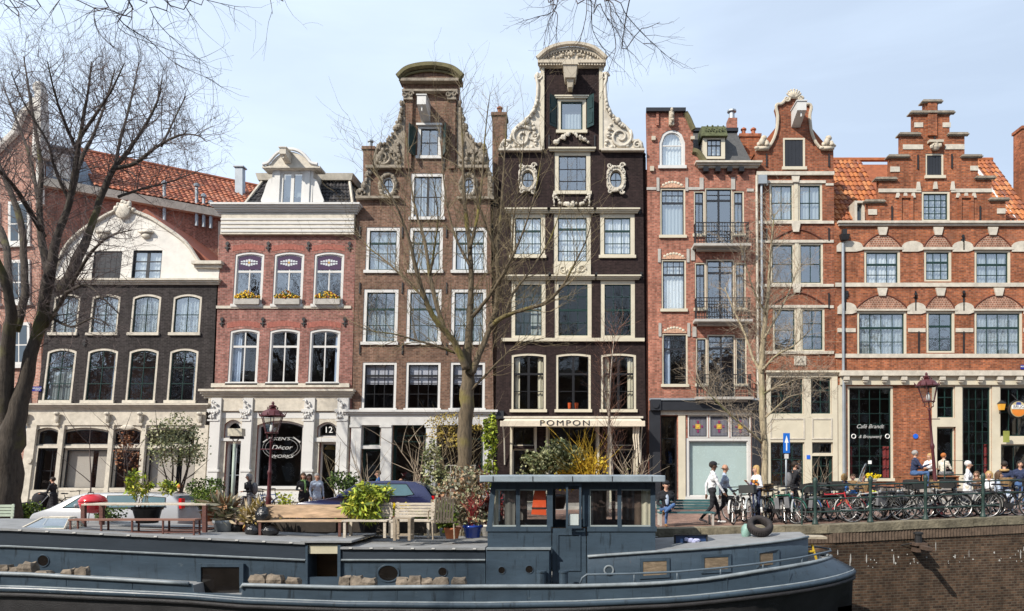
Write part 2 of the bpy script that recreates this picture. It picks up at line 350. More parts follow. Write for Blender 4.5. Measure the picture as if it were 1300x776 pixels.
class House:
    def __init__(h,name,label,brickm,loc,depth=9.0,y=YF):
        h.root=thing(name,label,'house',(loc,y,gz(loc))); h.holes=[]; h.b=brickm; h.depth=depth; h.y=y
        h.trim={}
    def tm(h,m):
        if m not in h.trim: h.trim[m]=MB()
        return h.trim[m]
    def rect(h,x0,y0,x1,y1):
        ym=(y0+y1)/2; return X(x0,ym),X(x1,ym),Z(y1),Z(y0)
    def bar(h,m,x0,y0,x1,y1,proud=.08,deep=.06):
        a,b,c,d=h.rect(x0,y0,x1,y1); MB().box(a,b,h.y-proud,h.y-.003+0*deep,c,d).build('stone_band' if b-a > d-c else 'pilaster',M[m],h.root)
    def cornice(h,name,m,x0,y0,x1,y1,proud,steps=4,power=1.0,parts=None):
        a,b,c,d=h.rect(x0,y0,x1,y1); mb=MB()
        for i in range(steps):
            t0,t1=i/steps,(i+1)/steps; pr=.04+(proud-.04)*((i+1)/steps)**power
            mb.box(a-pr*.6,b+pr*.6,h.y-pr,h.y-.004,lerp(c,d,t0),lerp(c,d,t1))
        return mb.build(name,M[m],h.root)
    def window(h,x0,y0,x1,y1,cols=2,rows=3,rise=0,fw=.13,frame='white',sash='green',inside='dark',refl='glassA',sill=True,
               thick=None,recess=.06,bar=.035,mull=None,full=False,label=None,name='window',glow=None,sashw=.05,sillm=None,thickm=None,shape='rect'):
        a,b,c,d=h.rect(x0,y0,x1,y1); Y=h.y
        if shape == 'oval':
            n=20; cx,cz=(a+b)/2,(c+d)/2; rx,rz=(b-a)/2,(d-c)/2
            outer=ellipse(cx,cz,rx,rz,n); i1=ellipse(cx,cz,rx-fw,rz-fw,n); i2=ellipse(cx,cz,rx-fw-sashw,rz-fw-sashw,n)
        else:
            r=rise*1.0/S
            outer=arch(a,b,c,d,r,full=full); i1=arch(a+fw,b-fw,c+fw*.8,d-fw,r*.9 if not full else r-fw*.5,full=full); i2=arch(a+fw+sashw,b-fw-sashw,c+fw*.8+sashw,d-fw-sashw,r*.85,full=full)
        h.holes.append(outer)
        w=MB().ring(outer,i1,Y+recess-.035,Y+recess+.10).build(name,M[frame],h.root)
        if label: w['label']=label
        s=MB(); s.ring(i1,i2,Y+recess+.02,Y+recess+.08)
        ia,ib,ic,id_=a+fw,b-fw,c+fw*.8,d-fw
        y0_,y1_=Y+recess+.028,Y+recess+.075
        def topz(x): return id_-(0 if rise <= 0 else (rise/S*.9)*((2*(x-ia)/(ib-ia)-1)**2))
        for i in range(1,cols):
            x=lerp(ia,ib,i/cols); bw=(mull/2 if mull and (i*2 == cols) else bar/2)
            s.box(x-bw,x+bw,y0_,y1_,ic+.02,topz(x)-.02)
        hs=[j/rows for j in range(1,rows)] if isinstance(rows,int) else rows
        for t in hs:
            z=lerp(ic,id_,t); bw=bar/2
            if thick is not None and abs(t-thick) < .01: bw=.05
            ok=True
            if shape == 'oval' or (rise > 0 and z > id_-rise/S*.9): ok=z < id_-rise/S*.5
            if ok: s.box(ia+.02,ib-.02,y0_-.006,y1_+.006,z-bw,z+bw)
        s.build('sash',M[sash],w)
        pan=MB(); pl=[(x,z) for x,z in i1]
        yy=Y+recess+.05; t_=tessellate_polygon([[Vector((p[0],p[1],0)) for p in pl]])
        def tilt(): return rnd.uniform(-.010,.010),rnd.uniform(-.014,.014)
        if rise > 0 or shape == 'oval':
            ta,tb=tilt(); pan.add([(p[0],yy+ta*(p[0]-(ia+ib)/2)+tb*(p[1]-(ic+id_)/2),p[1]) for p in pl],[tuple(t) for t in t_])
        else:
            zz_=[ic]+[lerp(ic,id_,t) for t in sorted(hs)]+[id_]
            for i in range(cols):
                for zA,zB in zip(zz_,zz_[1:]):
                    xA,xB=lerp(ia,ib,i/cols),lerp(ia,ib,(i+1)/cols); ta,tb=tilt(); dx_,dz_=(xB-xA)/2,(zB-zA)/2
                    pan.add([(xA,yy-ta*dx_-tb*dz_,zA),(xB,yy+ta*dx_-tb*dz_,zA),(xB,yy+ta*dx_+tb*dz_,zB),(xA,yy-ta*dx_+tb*dz_,zB)],[(0,1,2,3)])
        pan.build('pane',M[refl],w)
        yc=Y+recess+.18
        def wavy(xa,xb,za,zb,m,nm='curtain',amp=.03,wl_=.16):
            k=max(4,int((xb-xa)/wl_*4)); v=[]
            for i in range(k+1):
                x=lerp(xa,xb,i/k); y=yc+amp*math.sin(i*math.pi/2+.3*rnd.random()); v += [(x,y,za),(x,y,zb)]
            cm_=MB(); cm_.sm=True; cm_.add(v,[(2*i,2*i+2,2*i+3,2*i+1) for i in range(k)]); cm_.build(nm,m,w)
        H_=id_-ic; Wd=ib-ia
        if inside in ('net','netgrey','red'): wavy(ia,ib,ic,id_,M[{'net': 'net','netgrey': 'netgrey','red': 'reddrape'}[inside]])
        elif inside == 'halfnet': wavy(ia,lerp(ia,ib,.97),ic,ic+H_*.62,M['netgrey'])
        elif inside == 'drapes':
            wavy(ia,ia+Wd*.2,ic,id_,M['drape']); wavy(ib-Wd*.2,ib,ic,id_,M['drape'])
        elif inside == 'reddrapes':
            wavy(ia,ia+Wd*.11,ic,ic+H_*.36,M['reddrape']); wavy(ib-Wd*.16,ib,ic,ic+H_*.36,M['reddrape'])
        elif inside == 'bluedrapeL': wavy(ia,ia+Wd*.32,ic,id_,M['bluedrape'])
        elif inside == 'bluedrapeR': wavy(ib-Wd*.15,ib,ic,id_,M['bluedrape'])
        elif inside == 'blind': MB().box(ia,ib,yc,yc+.02,id_-H_*.44,id_).build('blind',M['blind'],w)
        elif inside == 'lit': MB().box(ia-.1,ib+.1,yc+.5,yc+.55,ic-.1,id_+.1).build('curtain',M['netgrey'],w)
        elif inside == 'panels': MB().box(ia,ia+Wd*.56,yc,yc+.03,ic,id_).box(ia+Wd*.68,ib,yc,yc+.03,ic,id_).build('blind',mat('beige_blind',(.46,.40,.36),.9,.06,1),w)
        elif inside == 'pale': MB().box(ia,ib,yc,yc+.03,ic,id_).build('screen',mat('pale_green_film',(.58,.66,.65),.5,.05,.7),w)
        elif inside == 'shutter':
            q=MB(); k=5
            for i in range(k): q.box(lerp(ia,ib,i/k)+.008,lerp(ia,ib,(i+1)/k)-.008,Y+recess+.0,Y+recess+.045,ic+.02,id_-.02)
            q.box(ia+.02,ib-.02,Y+recess+.01,Y+recess+.048,ic+.02,id_-.02); q.build('shutter',M['green'] if sash == 'green' else M['charcoal'],w)
        if sill:
            MB().box(a-.06,b+.06,Y-.10,Y+recess-.038,c-.04,c+.10).build('sill',M[sillm or frame],w)
        return w
    def finish(h,outline,eave_py,floors=(),roof='gable',base_py=642,extra=None,wall_name='wall'):
        """outline in photo px; the front is one wall with its window openings cut through"""
        if outline is not None:
            loop=[(X(px,py),Z(py) if py < base_py-2 else Z(py)-.6) for px,py in outline]
            area=sum(loop[i][0]*loop[(i+1) % len(loop)][1]-loop[(i+1) % len(loop)][0]*loop[i][1] for i in range(len(loop)))
            if area < 0: loop=loop[::-1]
            MB().plate(loop,h.y,h.y+.32,h.holes).build(wall_name,M[h.b],h.root)
            xs=[p[0] for p in loop]
        else: xs=h.xs
        xa,xb=h.xs if hasattr(h,'xs') else (min(xs),max(xs)); h.xa,h.xb=xa,xb
        ze=Z(eave_py); y0=h.y+.33; y1=h.y+h.depth
        s=MB(); s.box(xa+.005,xa+.2,y0,y1,-.6,ze); s.box(xb-.2,xb-.005,y0,y1,-.6,ze); s.box(xa+.21,xb-.21,y1-.25,y1,-.6,ze)
        s.build('side_wall',M[h.b],h.root)
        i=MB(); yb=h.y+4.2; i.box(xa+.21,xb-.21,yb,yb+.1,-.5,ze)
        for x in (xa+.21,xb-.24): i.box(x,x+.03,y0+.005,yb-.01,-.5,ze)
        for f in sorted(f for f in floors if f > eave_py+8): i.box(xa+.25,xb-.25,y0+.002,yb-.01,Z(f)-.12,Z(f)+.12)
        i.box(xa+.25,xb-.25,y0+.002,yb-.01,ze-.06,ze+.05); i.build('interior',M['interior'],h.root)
        for m,mb in h.trim.items(): mb.build('carving',M[m],h.root)
        return h
def front_panel(h,m,x0,y0,x1,y1):
    xa,xb,za,zb=h.rect(x0,y0,x1,y1); cut=[hl for hl in h.holes if max(p[1] for p in hl) < zb and min(p[0] for p in hl) > xa and max(p[0] for p in hl) < xb]
    MB().plate(arch(xa,xb,za,zb),h.y-.035,h.y-.006,cut).build('painted_front',M[m],h.root)
def anchor(h,x,y,s=1.0):
    cx,cz=X(x,y),Z(y); mb=MB(); Y=h.y
    mb.box(cx-.03,cx+.03,Y-.06,Y-.005,cz-.22*s,cz+.22*s)
    mb.lathe([(.09*s,-.07),(.09*s,-.035)],(cx,Y,cz+.12*s),8,'y'); mb.box(cx-.12*s,cx+.12*s,Y-.055,Y-.008,cz-.1*s,cz-.05*s)
    mb.build('wall_anchor',M['iron'],h.root)
def rod(h,x,y0,y1):
    cx=X(x,(y0+y1)/2); MB().box(cx-.03,cx+.03,h.y-.06,h.y-.005,Z(y1),Z(y0)).build('wall_anchor',M['iron'],h.root)
def text(s,x,z,y,size,m,parent,name='lettering',shear=0,ext=.01,align='CENTER',spacing=1.0,sx=1.0):
    cu=bpy.data.curves.new(name,'FONT'); cu.body=s; cu.size=size; cu.extrude=ext; cu.align_x=align; cu.align_y='CENTER'; cu.shear=shear; cu.space_character=spacing
    o=bpy.data.objects.new(name,cu); C.objects.link(o); cu.materials.append(m)
    r=parent
    while r.parent is not None: r=r.parent
    L=r.location; o.parent=parent; xx=x+(klean(x)*max(0,z) if LEAN[0] else 0)
    o.location=(xx-L.x,y-L.y,z-L.z); o.rotation_euler=(R(90),0,0); o.scale=(sx,1,1)
    dg=bpy.context.evaluated_depsgraph_get(); me=bpy.data.meshes.new_from_object(o.evaluated_get(dg)); k=bpy.data.objects.new(name,me); C.objects.link(k)
    if not me.materials: me.materials.append(m)
    k.parent=parent; k.location=o.location; k.rotation_euler=o.rotation_euler; k.scale=o.scale
    bpy.data.objects.remove(o); return k
def scroll(mb,cx,cz,r,y,turns=1.6,flip=1,th=.05,start=0):
    pts=[]; k=int(14*turns)
    for i in range(k+1):
        a=start+flip*2*math.pi*turns*i/k; q=r*(1-.82*i/k); pts.append((cx+q*math.cos(a),y,cz+q*math.sin(a)))
    mb.tube(pts,[th*(1-.5*i/k) for i in range(k+1)],5)
def garland(mb,pts,y,size=.08,dens=10,seed=1):
    r_=random.Random(seed)
    for (ax,az),(bx,bz) in zip(pts,pts[1:]):
        L=math.hypot(bx-ax,bz-az); k=max(2,int(L*dens))
        for i in range(k):
            t=i/k; s=size*r_.uniform(.6,1.3)
            mb.ball((lerp(ax,bx,t)+r_.uniform(-.4,.4)*size,y-r_.uniform(0,.6)*size,lerp(az,bz,t)+r_.uniform(-.4,.4)*size),s*r_.uniform(.6,1.2),s*.8,s*r_.uniform(.6,1.2),6,4)
def P(px,py): return (X(px,py),Z(py))
def PL(*pts): return [P(*p) for p in pts]
def smoothpts(pts,it=2):
    for _ in range(it):
        q=[pts[0]]
        for a,b in zip(pts,pts[1:]): q += [(lerp(a[0],b[0],.25),lerp(a[1],b[1],.25)),(lerp(a[0],b[0],.75),lerp(a[1],b[1],.75))]
        q.append(pts[-1]); pts=q
    return pts
# ================================================================= THE HOUSES
LEAN[0]=True
Y=YF
def prism_roof(h,xa,xb,ze,xr,zr,y0,y1,m,name='roof'):
    mb=MB(); mb.add([(xa,y0,ze),(xb,y0,ze),(xr,y0,zr),(xa,y1,ze),(xb,y1,ze),(xr,y1,zr)],[(0,1,2),(5,4,3),(0,2,5,3),(1,4,5,2),(0,3,4,1)])
    return mb.build(name,m,h.root)
def hoist(h,px,py,m,w=.38,hh=.42,L=1.0):
    x,z=P(px,py); mb=MB()
    mb.hexa([(x-w/2,Y-L,z-hh*.25),(x+w/2,Y-L,z-hh*.25),(x+w/2,Y-.01,z-hh*.9),(x-w/2,Y-.01,z-hh*.9)],[(x-w/2,Y-L,z+hh*.5),(x+w/2,Y-L,z+hh*.5),(x+w/2,Y-.01,z+hh*.5),(x-w/2,Y-.01,z+hh*.5)])
    mb.box(x-w/2-.04,x+w/2+.04,Y-L-.04,Y-.012,z+hh*.5+.002,z+hh*.5+.05)
    mb.box(x-.03,x+.03,Y-L+.1,Y-L+.16,z-hh*.7,z-hh*.3)
    return mb.build('hoist_beam',M[m],h.root)
def chimney(h,name,x0,y0,x1,y1,yy,d,m,pots=1,cap=None):
    a,b=(x0-VX)*yy/F,(x1-VX)*yy/F; zt=CAMZ+(VY-y0)*yy/F; zb=CAMZ+(VY-y1)*yy/F-2
    LEAN[0]=False
    mb=MB(); mb.box(a,b,yy,yy+d,zb,zt-.15); mb.box(a-.06,b+.06,yy-.06,yy+d+.06,zt-.15,zt)
    c=mb.build(name,m,h.root)
    for i in range(pots):
        x=lerp(a,b,(i+.5)/pots)
        MB().lathe([(.11,0),(.10,.35),(.15,.36),(.15,.42),(.04,.5)],(x,yy+d/2,zt),8).build('chimney_pot',cap or M['tiles'][0],c)
    LEAN[0]=True
    return c
# ------------------------------------------------------------ H0: corner house far left, its side wall runs back behind the next house
LEAN[0]=False
A0=Vector((-26.4,37.0,0)); B0=Vector((-17.5,43.2,0)); d0=(B0-A0).normalized(); n0=Vector((-d0.y,d0.x,0))
h0=thing('corner_house','tall russet brick corner house with orange pantile roof, behind the bare canal tree','house',(A0.x,A0.y,-.15))
L0=(B0-A0).length; ze=16.0; zr=19.3
def q0(u,v,z): p=A0+d0*u+n0*v; return (p.x,p.y,z)
mb=MB(); mb.add([q0(0,0,-.6),q0(L0,0,-.6),q0(L0,0,ze),q0(0,0,ze)],[(0,1,2,3)])
mb.add([q0(L0,0,-.6),q0(L0,8,-.6),q0(L0,8,ze),q0(L0,4,zr),q0(L0,0,ze)],[(0,1,2,3,4)]); mb.add([q0(0,8,-.6),q0(L0,8,-.6),q0(L0,8,ze),q0(0,8,ze)],[(3,2,1,0)])
mb.build('wall',M['b0'],h0)
tile_roof(h0,'roof',q0(2.2,-.35,ze+.12),q0(L0+.2,-.35,ze+.12),q0(L0+.2,4,zr),q0(1.4,4,zr),34,15,M['tiles'],.055)
mb=MB(); mb.add([q0(0,3.99,zr-.1),q0(L0,3.99,zr-.1),q0(L0,8,ze),q0(0,8,ze)],[(0,1,2,3)]); mb.build('roof_back',M['tiles'][3],h0)
mb=MB(); mb.hexa([q0(-.1,-.38,ze-.32),q0(L0+.1,-.38,ze-.32),q0(L0+.1,-.003,ze-.32),q0(-.1,-.003,ze-.32)],[q0(-.1,-.42,ze+.08),q0(L0+.1,-.42,ze+.08),q0(L0+.1,-.003,ze+.08),q0(-.1,-.003,ze+.08)]); mb.build('eaves_board',M['ivory'],h0)
mb=MB(); mb.tube([q0(1.4,4,zr+.05),q0(L0+.2,4,zr+.05)],.13,8); mb.build('ridge',M['tiles'][1],h0)
# grey mansard dormer at the left end
mb=MB(); mb.hexa([q0(.2,-.1,ze),q0(1.5,-.1,ze),q0(1.5,3,ze),q0(.2,3,ze)],[q0(.2,-.05,ze+1.7),q0(1.5,-.05,ze+1.7),q0(1.5,3,ze+1.9),q0(.2,3,ze+1.9)])
mb.hexa([q0(.05,-.3,ze+1.7),q0(1.65,-.3,ze+1.7),q0(1.65,3,ze+1.9),q0(.05,3,ze+1.9)],[q0(.05,-.3,ze+1.8),q0(1.65,-.3,ze+1.8),q0(1.65,3,ze+2.3),q0(.05,3,ze+2.3)])
mb.hexa([q0(1.5,.1,ze+.1),q0(2.5,.1,ze+.1),q0(2.5,3.5,ze+.1),q0(1.5,3.5,ze+.1)],[q0(1.5,1.2,ze+1.9),q0(1.9,1.6,ze+1.9),q0(1.9,3.5,ze+2.1),q0(1.5,3.5,ze+2.1)])
dm=mb.build('dormer',M['lead'],h0)
mb=MB(); mb.hexa([q0(.5,-.14,ze+.3),q0(1.2,-.14,ze+.3),q0(1.2,-.11,ze+.3),q0(.5,-.11,ze+.3)],[q0(.5,-.14,ze+1.5),q0(1.2,-.14,ze+1.5),q0(1.2,-.11,ze+1.5),q0(.5,-.11,ze+1.5)]); mb.build('window',M['offwhite'],dm)
for u,hh in ((5.35,1.9),(6.9,2.1),(7.25,1.6),(7.6,1.3)):
    p=q0(u,-.2,ze-1.0 if u > 6 else ze-1.0); MB().tube([p,(p[0],p[1],p[2]+hh)],.09,6).lathe([(.15,0),(.15,.12),(.05,.2)],(p[0],p[1],p[2]+hh+.04),8).build('flue',M['zinc'],h0)
p=q0(9.6,2.4,zr-1.6); MB().box(p[0]-.22,p[0]+.22,p[1]-.2,p[1]+.2,p[2],p[2]+1.9).box(p[0]-.3,p[0]+.3,p[1]-.28,p[1]+.28,p[2]+1.93,p[2]+2.0).build('chimney',M['zinc'],h0)
w=q0(8.6,-.04,0); 
mb=MB(); 
for (u0,u1,z0_,z1_,m,nm) in ((8.0,9.3,ze-2.5,ze-.5,'ivory','window'),):
    mb.hexa([q0(u0,-.06,z0_),q0(u1,-.06,z0_),q0(u1,-.004,z0_),q0(u0,-.004,z0_)],[q0(u0,-.06,z1_),q0(u1,-.06,z1_),q0(u1,-.004,z1_),q0(u0,-.004,z1_)])
wo=mb.build('window',M['ivory'],h0)
mb=MB(); mb.add([q0(8.15,-.07,ze-2.35),q0(9.15,-.07,ze-2.35),q0(9.15,-.07,ze-.65),q0(8.15,-.07,ze-.65)],[(0,1,2,3)]); mb.build('pane',mat('dark_mirror_glass',(.05,.07,.09),.05,.1,1,spec=1),wo)
# its street front, seen very obliquely
e0=Vector((-.95,.10,0)).normalized(); f0=Vector((e0.y,-e0.x,0)); f0=f0 if f0.y < 0 else -f0
def r0(u,v,z): p=A0+e0*u-f0*v; return (p.x,p.y,z)
def gz0(u): return 20.6-(u*1.9 if u > 0 else 0)
mb=MB(); cols_=9.0
for k in range(1):
    loop=[(0,-.6),(0,19.4),(.6,19.8),(1.2,18.6),(2.6,17.4),(4.2,16.4),(6.2,15.6),(8.5,15.2),(8.5,-.6)]
    vs=[r0(u,0,z) for u,z in loop]; mb.add(vs,[tuple(range(len(loop)))[::-1]]); mb.add([r0(8.5,0,-.6),r0(8.5,6,-.6),r0(8.5,6,15.2),r0(8.5,0,15.2)],[(0,1,2,3)])
mb.build('front_wall',brick('pale_rose_brick',(.42,.20,.15),(.34,.15,.11),(.42,.33,.28)),h0)
mb=MB()
for (u,z) in (((0,19.4)),((0,18.4)),((0,17.2))): pass
mb.tube([r0(-.05,-.1,14.8),r0(-.05,-.1,19.2),r0(.3,-.1,19.9),r0(.9,-.1,19.3),r0(1.3,-.1,18.4),r0(2.6,-.1,17.3),r0(4.4,-.1,16.3),r0(6.4,-.1,15.6)],.2,6)
mb.tube([r0(-.1,-.1,17.0),r0(-.1,-.1,20.3)],[.42,.3],6); mb.ball(r0(0,-.1,20.5),.3,.3,.35)
mb.build('gable_coping',M['offwhite'],h0)
for fl,z in enumerate((3.6,6.9,10.0,12.9)):
    for u in (.55,2.2,3.9,5.6):
        mb=MB(); mb.hexa([r0(u,-.09,z),r0(u+1.15,-.09,z),r0(u+1.15,-.003,z),r0(u,-.003,z)],[r0(u,-.09,z+2.1),r0(u+1.15,-.09,z+2.1),r0(u+1.15,-.003,z+2.1),r0(u,-.003,z+2.1)])
        mb.hexa([r0(u-.1,-.16,z-.16),r0(u+1.25,-.16,z-.16),r0(u+1.25,-.003,z-.16),r0(u-.1,-.003,z-.16)],[r0(u-.1,-.16,z-.02),r0(u+1.25,-.16,z-.02),r0(u+1.25,-.003,z-.02),r0(u-.1,-.003,z-.02)])
        wo=mb.build('window',M['white'],h0)
        mb=MB()
        for (a,b) in ((.14,.54),(.61,1.01)):
            for (c,d) in ((.15,.95),(1.02,1.95)): mb.add([r0(u+a,-.1,z+c),r0(u+b,-.1,z+c),r0(u+b,-.1,z+d),r0(u+a,-.1,z+d)],[(0,1,2,3)])
        mb.build('pane',MC['dark_mirror_glass'],wo)
mb=MB(); mb.hexa([q0(-.05,-.05,4.2),q0(3,-.05,4.2),q0(3,-.004,4.2),q0(-.05,-.004,4.2)],[q0(-.05,-.05,4.4),q0(3,-.05,4.4),q0(3,-.004,4.4),q0(-.05,-.004,4.4)])
mb.hexa([r0(0,-.06,3.0),r0(8,-.06,3.0),r0(8,-.004,3.0),r0(0,-.004,3.0)],[r0(0,-.06,3.3),r0(8,-.06,3.3),r0(8,-.004,3.3),r0(0,-.004,3.3)])
mb.build('stone_band',M['ivory'],h0)
LEAN[0]=True
# ------------------------------------------------------------ H1: sooty house with cream bell gable
h=House('canal_house','low black brick canal house with a wide cream bell gable and arched windows','b1',X(150,640))
h.window(118,319,154,358,1,1,0,.02,'charcoal','charcoal','shutter',sill=False,recess=.04)
h.window(168,318,205,357,2,[.35,.66],0,.04,'charcoal','charcoal','net',sill=False,bar=.05,mull=.16)
for i,(a,b) in enumerate(((66,100),(114,151),(166,203),(218,255))): h.window(a,373,b,425,2,[.5],4,.11,'ivory','green','netgrey','glassA')
for i,(a,b) in enumerate(((56,94),(108,147),(161,199),(213,250))): h.window(a,442,b,511,2,[.34,.66],4,.11,'ivory','green',['netgrey','bluedrapeR','dark','bluedrapeR'][i] if i else 'halfnet','glassA')
# shop front openings
for (a,b,t,kind,ins) in ((45,74,568,'door','dark'),(78,138,568,'w','panels'),(142,179,568,'w','dark'),(184,248,568,'w','panels')):
    h.window(a,543,b,566,1,1,4,.09,'ivory','charcoal','dark','glassC',sill=False,recess=.14)
    if kind == 'door':
        h.window(a,569,b,640,2,[.25,.6],0,.07,'charcoal','black','dark','glassC',sill=False,recess=.2,name='door')
    else: h.window(a,569,b,622,1,1,0,.09,'ivory','charcoal',ins,'glassC',sill=True,recess=.14)
h.cornice('cornice','ivory',33,513,263,521,.38,4); h.bar('ivory',34,521,262,540,proud=.10)
for x in (36,76,139.5,181,256):
    h.bar('ivory',x-(5 if x in (36,256) else 2.6),540,x+(7 if x in (36,256) else 2.6),638,proud=.13)
    cx,cz=P(x,531); g=h.tm('ivory'); g.ball((cx,Y-.2,cz),.12,.1,.26,8,5); g.ball((cx,Y-.26,cz+.2),.16,.12,.09,8,4); g.box(cx-.13,cx+.13,Y-.24,Y-.1,cz-.36,cz-.26)
front_panel(h,'ivory',32,540,264,641.5); h.bar('ivory',34,622,262,634,proud=.08); h.bar('ivory',140,626,180,639,proud=.12)
x_,z_=P(40,585); h.tm('ivory').lathe([(.14,-.19),(.1,-.15),(.02,-.13)],(x_,Y,z_),10,'y')
x_,z_=P(164,543); h.tm('ivory').ball((x_,Y-.15,z_),.35,.08,.14)
# gable
gl=PL((277,361),*smoothpts([(279,341),(258,339),(250,328),(240,312),(226,300),(211,290),(193,278),(178,272),(168,268),(159,262),(150,268),(140,272),(128,279),(111,289),(97,300),(84,314),(74,335),(68,348),(65,352)],1),(63,361))
gouter=gl
holes_g=[hl for hl in h.holes if min(p[1] for p in hl) > Z(362)]
mbg=MB(); gloop=gl[::-1] if sum(gl[i][0]*gl[(i+1)%len(gl)][1]-gl[(i+1)%len(gl)][0]*gl[i][1] for i in range(len(gl))) < 0 else gl
mbg.plate(gloop,Y-.02,Y+.30,holes_g); mbg.build('gable',M['offwhite'],h.root)
h.holes=[hl for hl in h.holes if min(p[1] for p in hl) <= Z(362)]
mbg=MB(); tp=[(x,Y-.08,z+.02) for x,z in gl[1:-1]]; mbg.tube(tp,.09,6); mbg.sm=True
x_,z_=P(159,268); garland(mbg,[(x_-.55,z_-.1),(x_-.25,z_+.25),(x_,z_+.38),(x_+.25,z_+.25),(x_+.55,z_-.1)],Y-.12,.12,9,3)
mbg.lathe([(.42,-.18),(.36,-.22),(.1,-.26)],(x_,Y,z_-.02),12,'y')
for sx_,px in ((1,122),(-1,199)):
    x2,z2=P(px+(10 if sx_ > 0 else -12),297); mbg.box(x2-.35,x2+.35,Y-.22,Y-.022,z2,z2+.10); mbg.ball((x2,Y-.1,z2-.12),.26,.1,.14)
mbg.build('gable_ornament',M['ivory'],h.root)
h.cornice('cornice','ivory',64,355,277,362,.28,3); h.cornice('cornice','ivory',251,333,280,341,.3,2)
xa_,xb_=X(63,362),X(278,362)
prism_roof(h,xa_,xb_,Z(342),(xa_+xb_)/2,Z(262),Y+.34,Y+9,M['tiles'][3])
anchor(h,108,435,.8)
h.finish([(32,642),(266,642),(277,362),(63,362)],362,(513,437,366))
# street name plate
mb=MB(); a,b,c,d=h.rect(37,491,53,497); mb.box(a,b,Y-.05,Y-.004,c,d); sg=mb.build('street_sign',mat('enamel_blue',(.02,.025,.22),.3,.05),h.root)
text('BROUWERSGRACHT',(a+b)/2,d-.09,Y-.055,.095,M['white_letter'],sg,ext=.002,sx=.75); text('CENTRUM',b-.16,c+.06,Y-.055,.07,M['white_letter'],sg,ext=.002,sx=.75)
# ------------------------------------------------------------ H2: rose house, white entablature and dormer
h=House('canal_house','rose brick canal house with white cornice, dark mansard and white dormer, decor shop below','b2',X(362,640))
for i,(a,b) in enumerate(((297,334),(347,385),(398,436))):
    w=h.window(a,320,b,389,2,[.66],3,.10,'white','white','dark','glassA',bar=.06,thick=.66)
    # stained glass top light
    xa,xb,za,zb=h.rect(a,324,b,342); xa += .15; xb -= .15; q=MB(); q.mat(mat('violet_glass',(.075,.045,.085),.15,.1)).box(xa,xb,Y+.085,Y+.10,za,zb)
    q.mat(mat('white_glass',(.55,.58,.60),.2,.1))
    cx=(xa+xb)/2; cz=(za+zb)/2; 
    for k in range(-3,4): q.box(cx+k*.125-.05,cx+k*.125+.05,Y+.075,Y+.084,cz-.17+abs(k)*.03,cz-.02); q.box(cx+k*.125-.05,cx+k*.125+.05,Y+.075,Y+.084,cz+.02,cz+.17-abs(k)*.03)
    q.mat(mat('amber_glass',(.5,.3,.08),.2,.1)).box(cx-.05,cx+.05,Y+.07,Y+.076,cz-.05,cz+.05)
    q.build('stained_glass',None,w)
    xa,xb,za,zb=h.rect(a,381,b,388); MB().box(xa+.12,xb-.12,Y-.22,Y-.06,za+.02,zb+.02).build('flower_box',M['greystone'],w)
    fl=MB(); r_=random.Random(a)
    for k in range(170):
        fl.mat(mat('yellow_pansy',(.65,.42,.03),.7,.3,8) if r_.random() < .55 else (mat('rust_pansy',(.30,.08,.02),.8,.3,8) if r_.random() < .4 else mat('planter_leaf',(.07,.10,.03),.8,.3,8)))
        u=r_.random(); clump=.5+.5*math.sin(u*math.pi*2*1.0-math.pi/2+.4); fl.ball((lerp(xa+.12,xb-.12,u),Y-.14+r_.uniform(-.1,.08),zb+.05+r_.random()*.30*(.3+clump)),r_.uniform(.025,.055),n=5,k=3)
    fl.build('flowers',None,w)
for i,(a,b) in enumerate(((290.5,328),(341,379.5),(392,431))): h.window(a,417.5,b,488,2,[.70],3,.10,'white','white',['bluedrapeL','dark','bluedrapeR'][i],'glassB',bar=.06,thick=.70)
h.bar('ivory',275,388.5,446,392,.06); h.bar('ivory',269,487,444,492,.1)
for x in (289,341,392,444): anchor(h,x,313)
for x in (282,334,386,438): anchor(h,x,409)
# soldier arches
for (a,b,y) in ((297,334,318),(347,385,318),(398,436,318),(290.5,328,415.5),(341,379.5,415.5),(392,431,415.5)):
    xa,xb,za,zb=h.rect(a-2,y-8,b+2,y+1); q=MB(); n_=24
    for k in range(n_):
        t=(k+.5)/n_; x=lerp(xa,xb,t); dz=.10*(1-(2*t-1)**2); q.box(x-(xb-xa)/n_*.40,x+(xb-xa)/n_*.40,Y-.012,Y+.0,za+dz-.02,zb-.1+dz)
    q.build('brick_arch',mat('arch_brick',(.36,.13,.10),.9,.3,9),h.root)
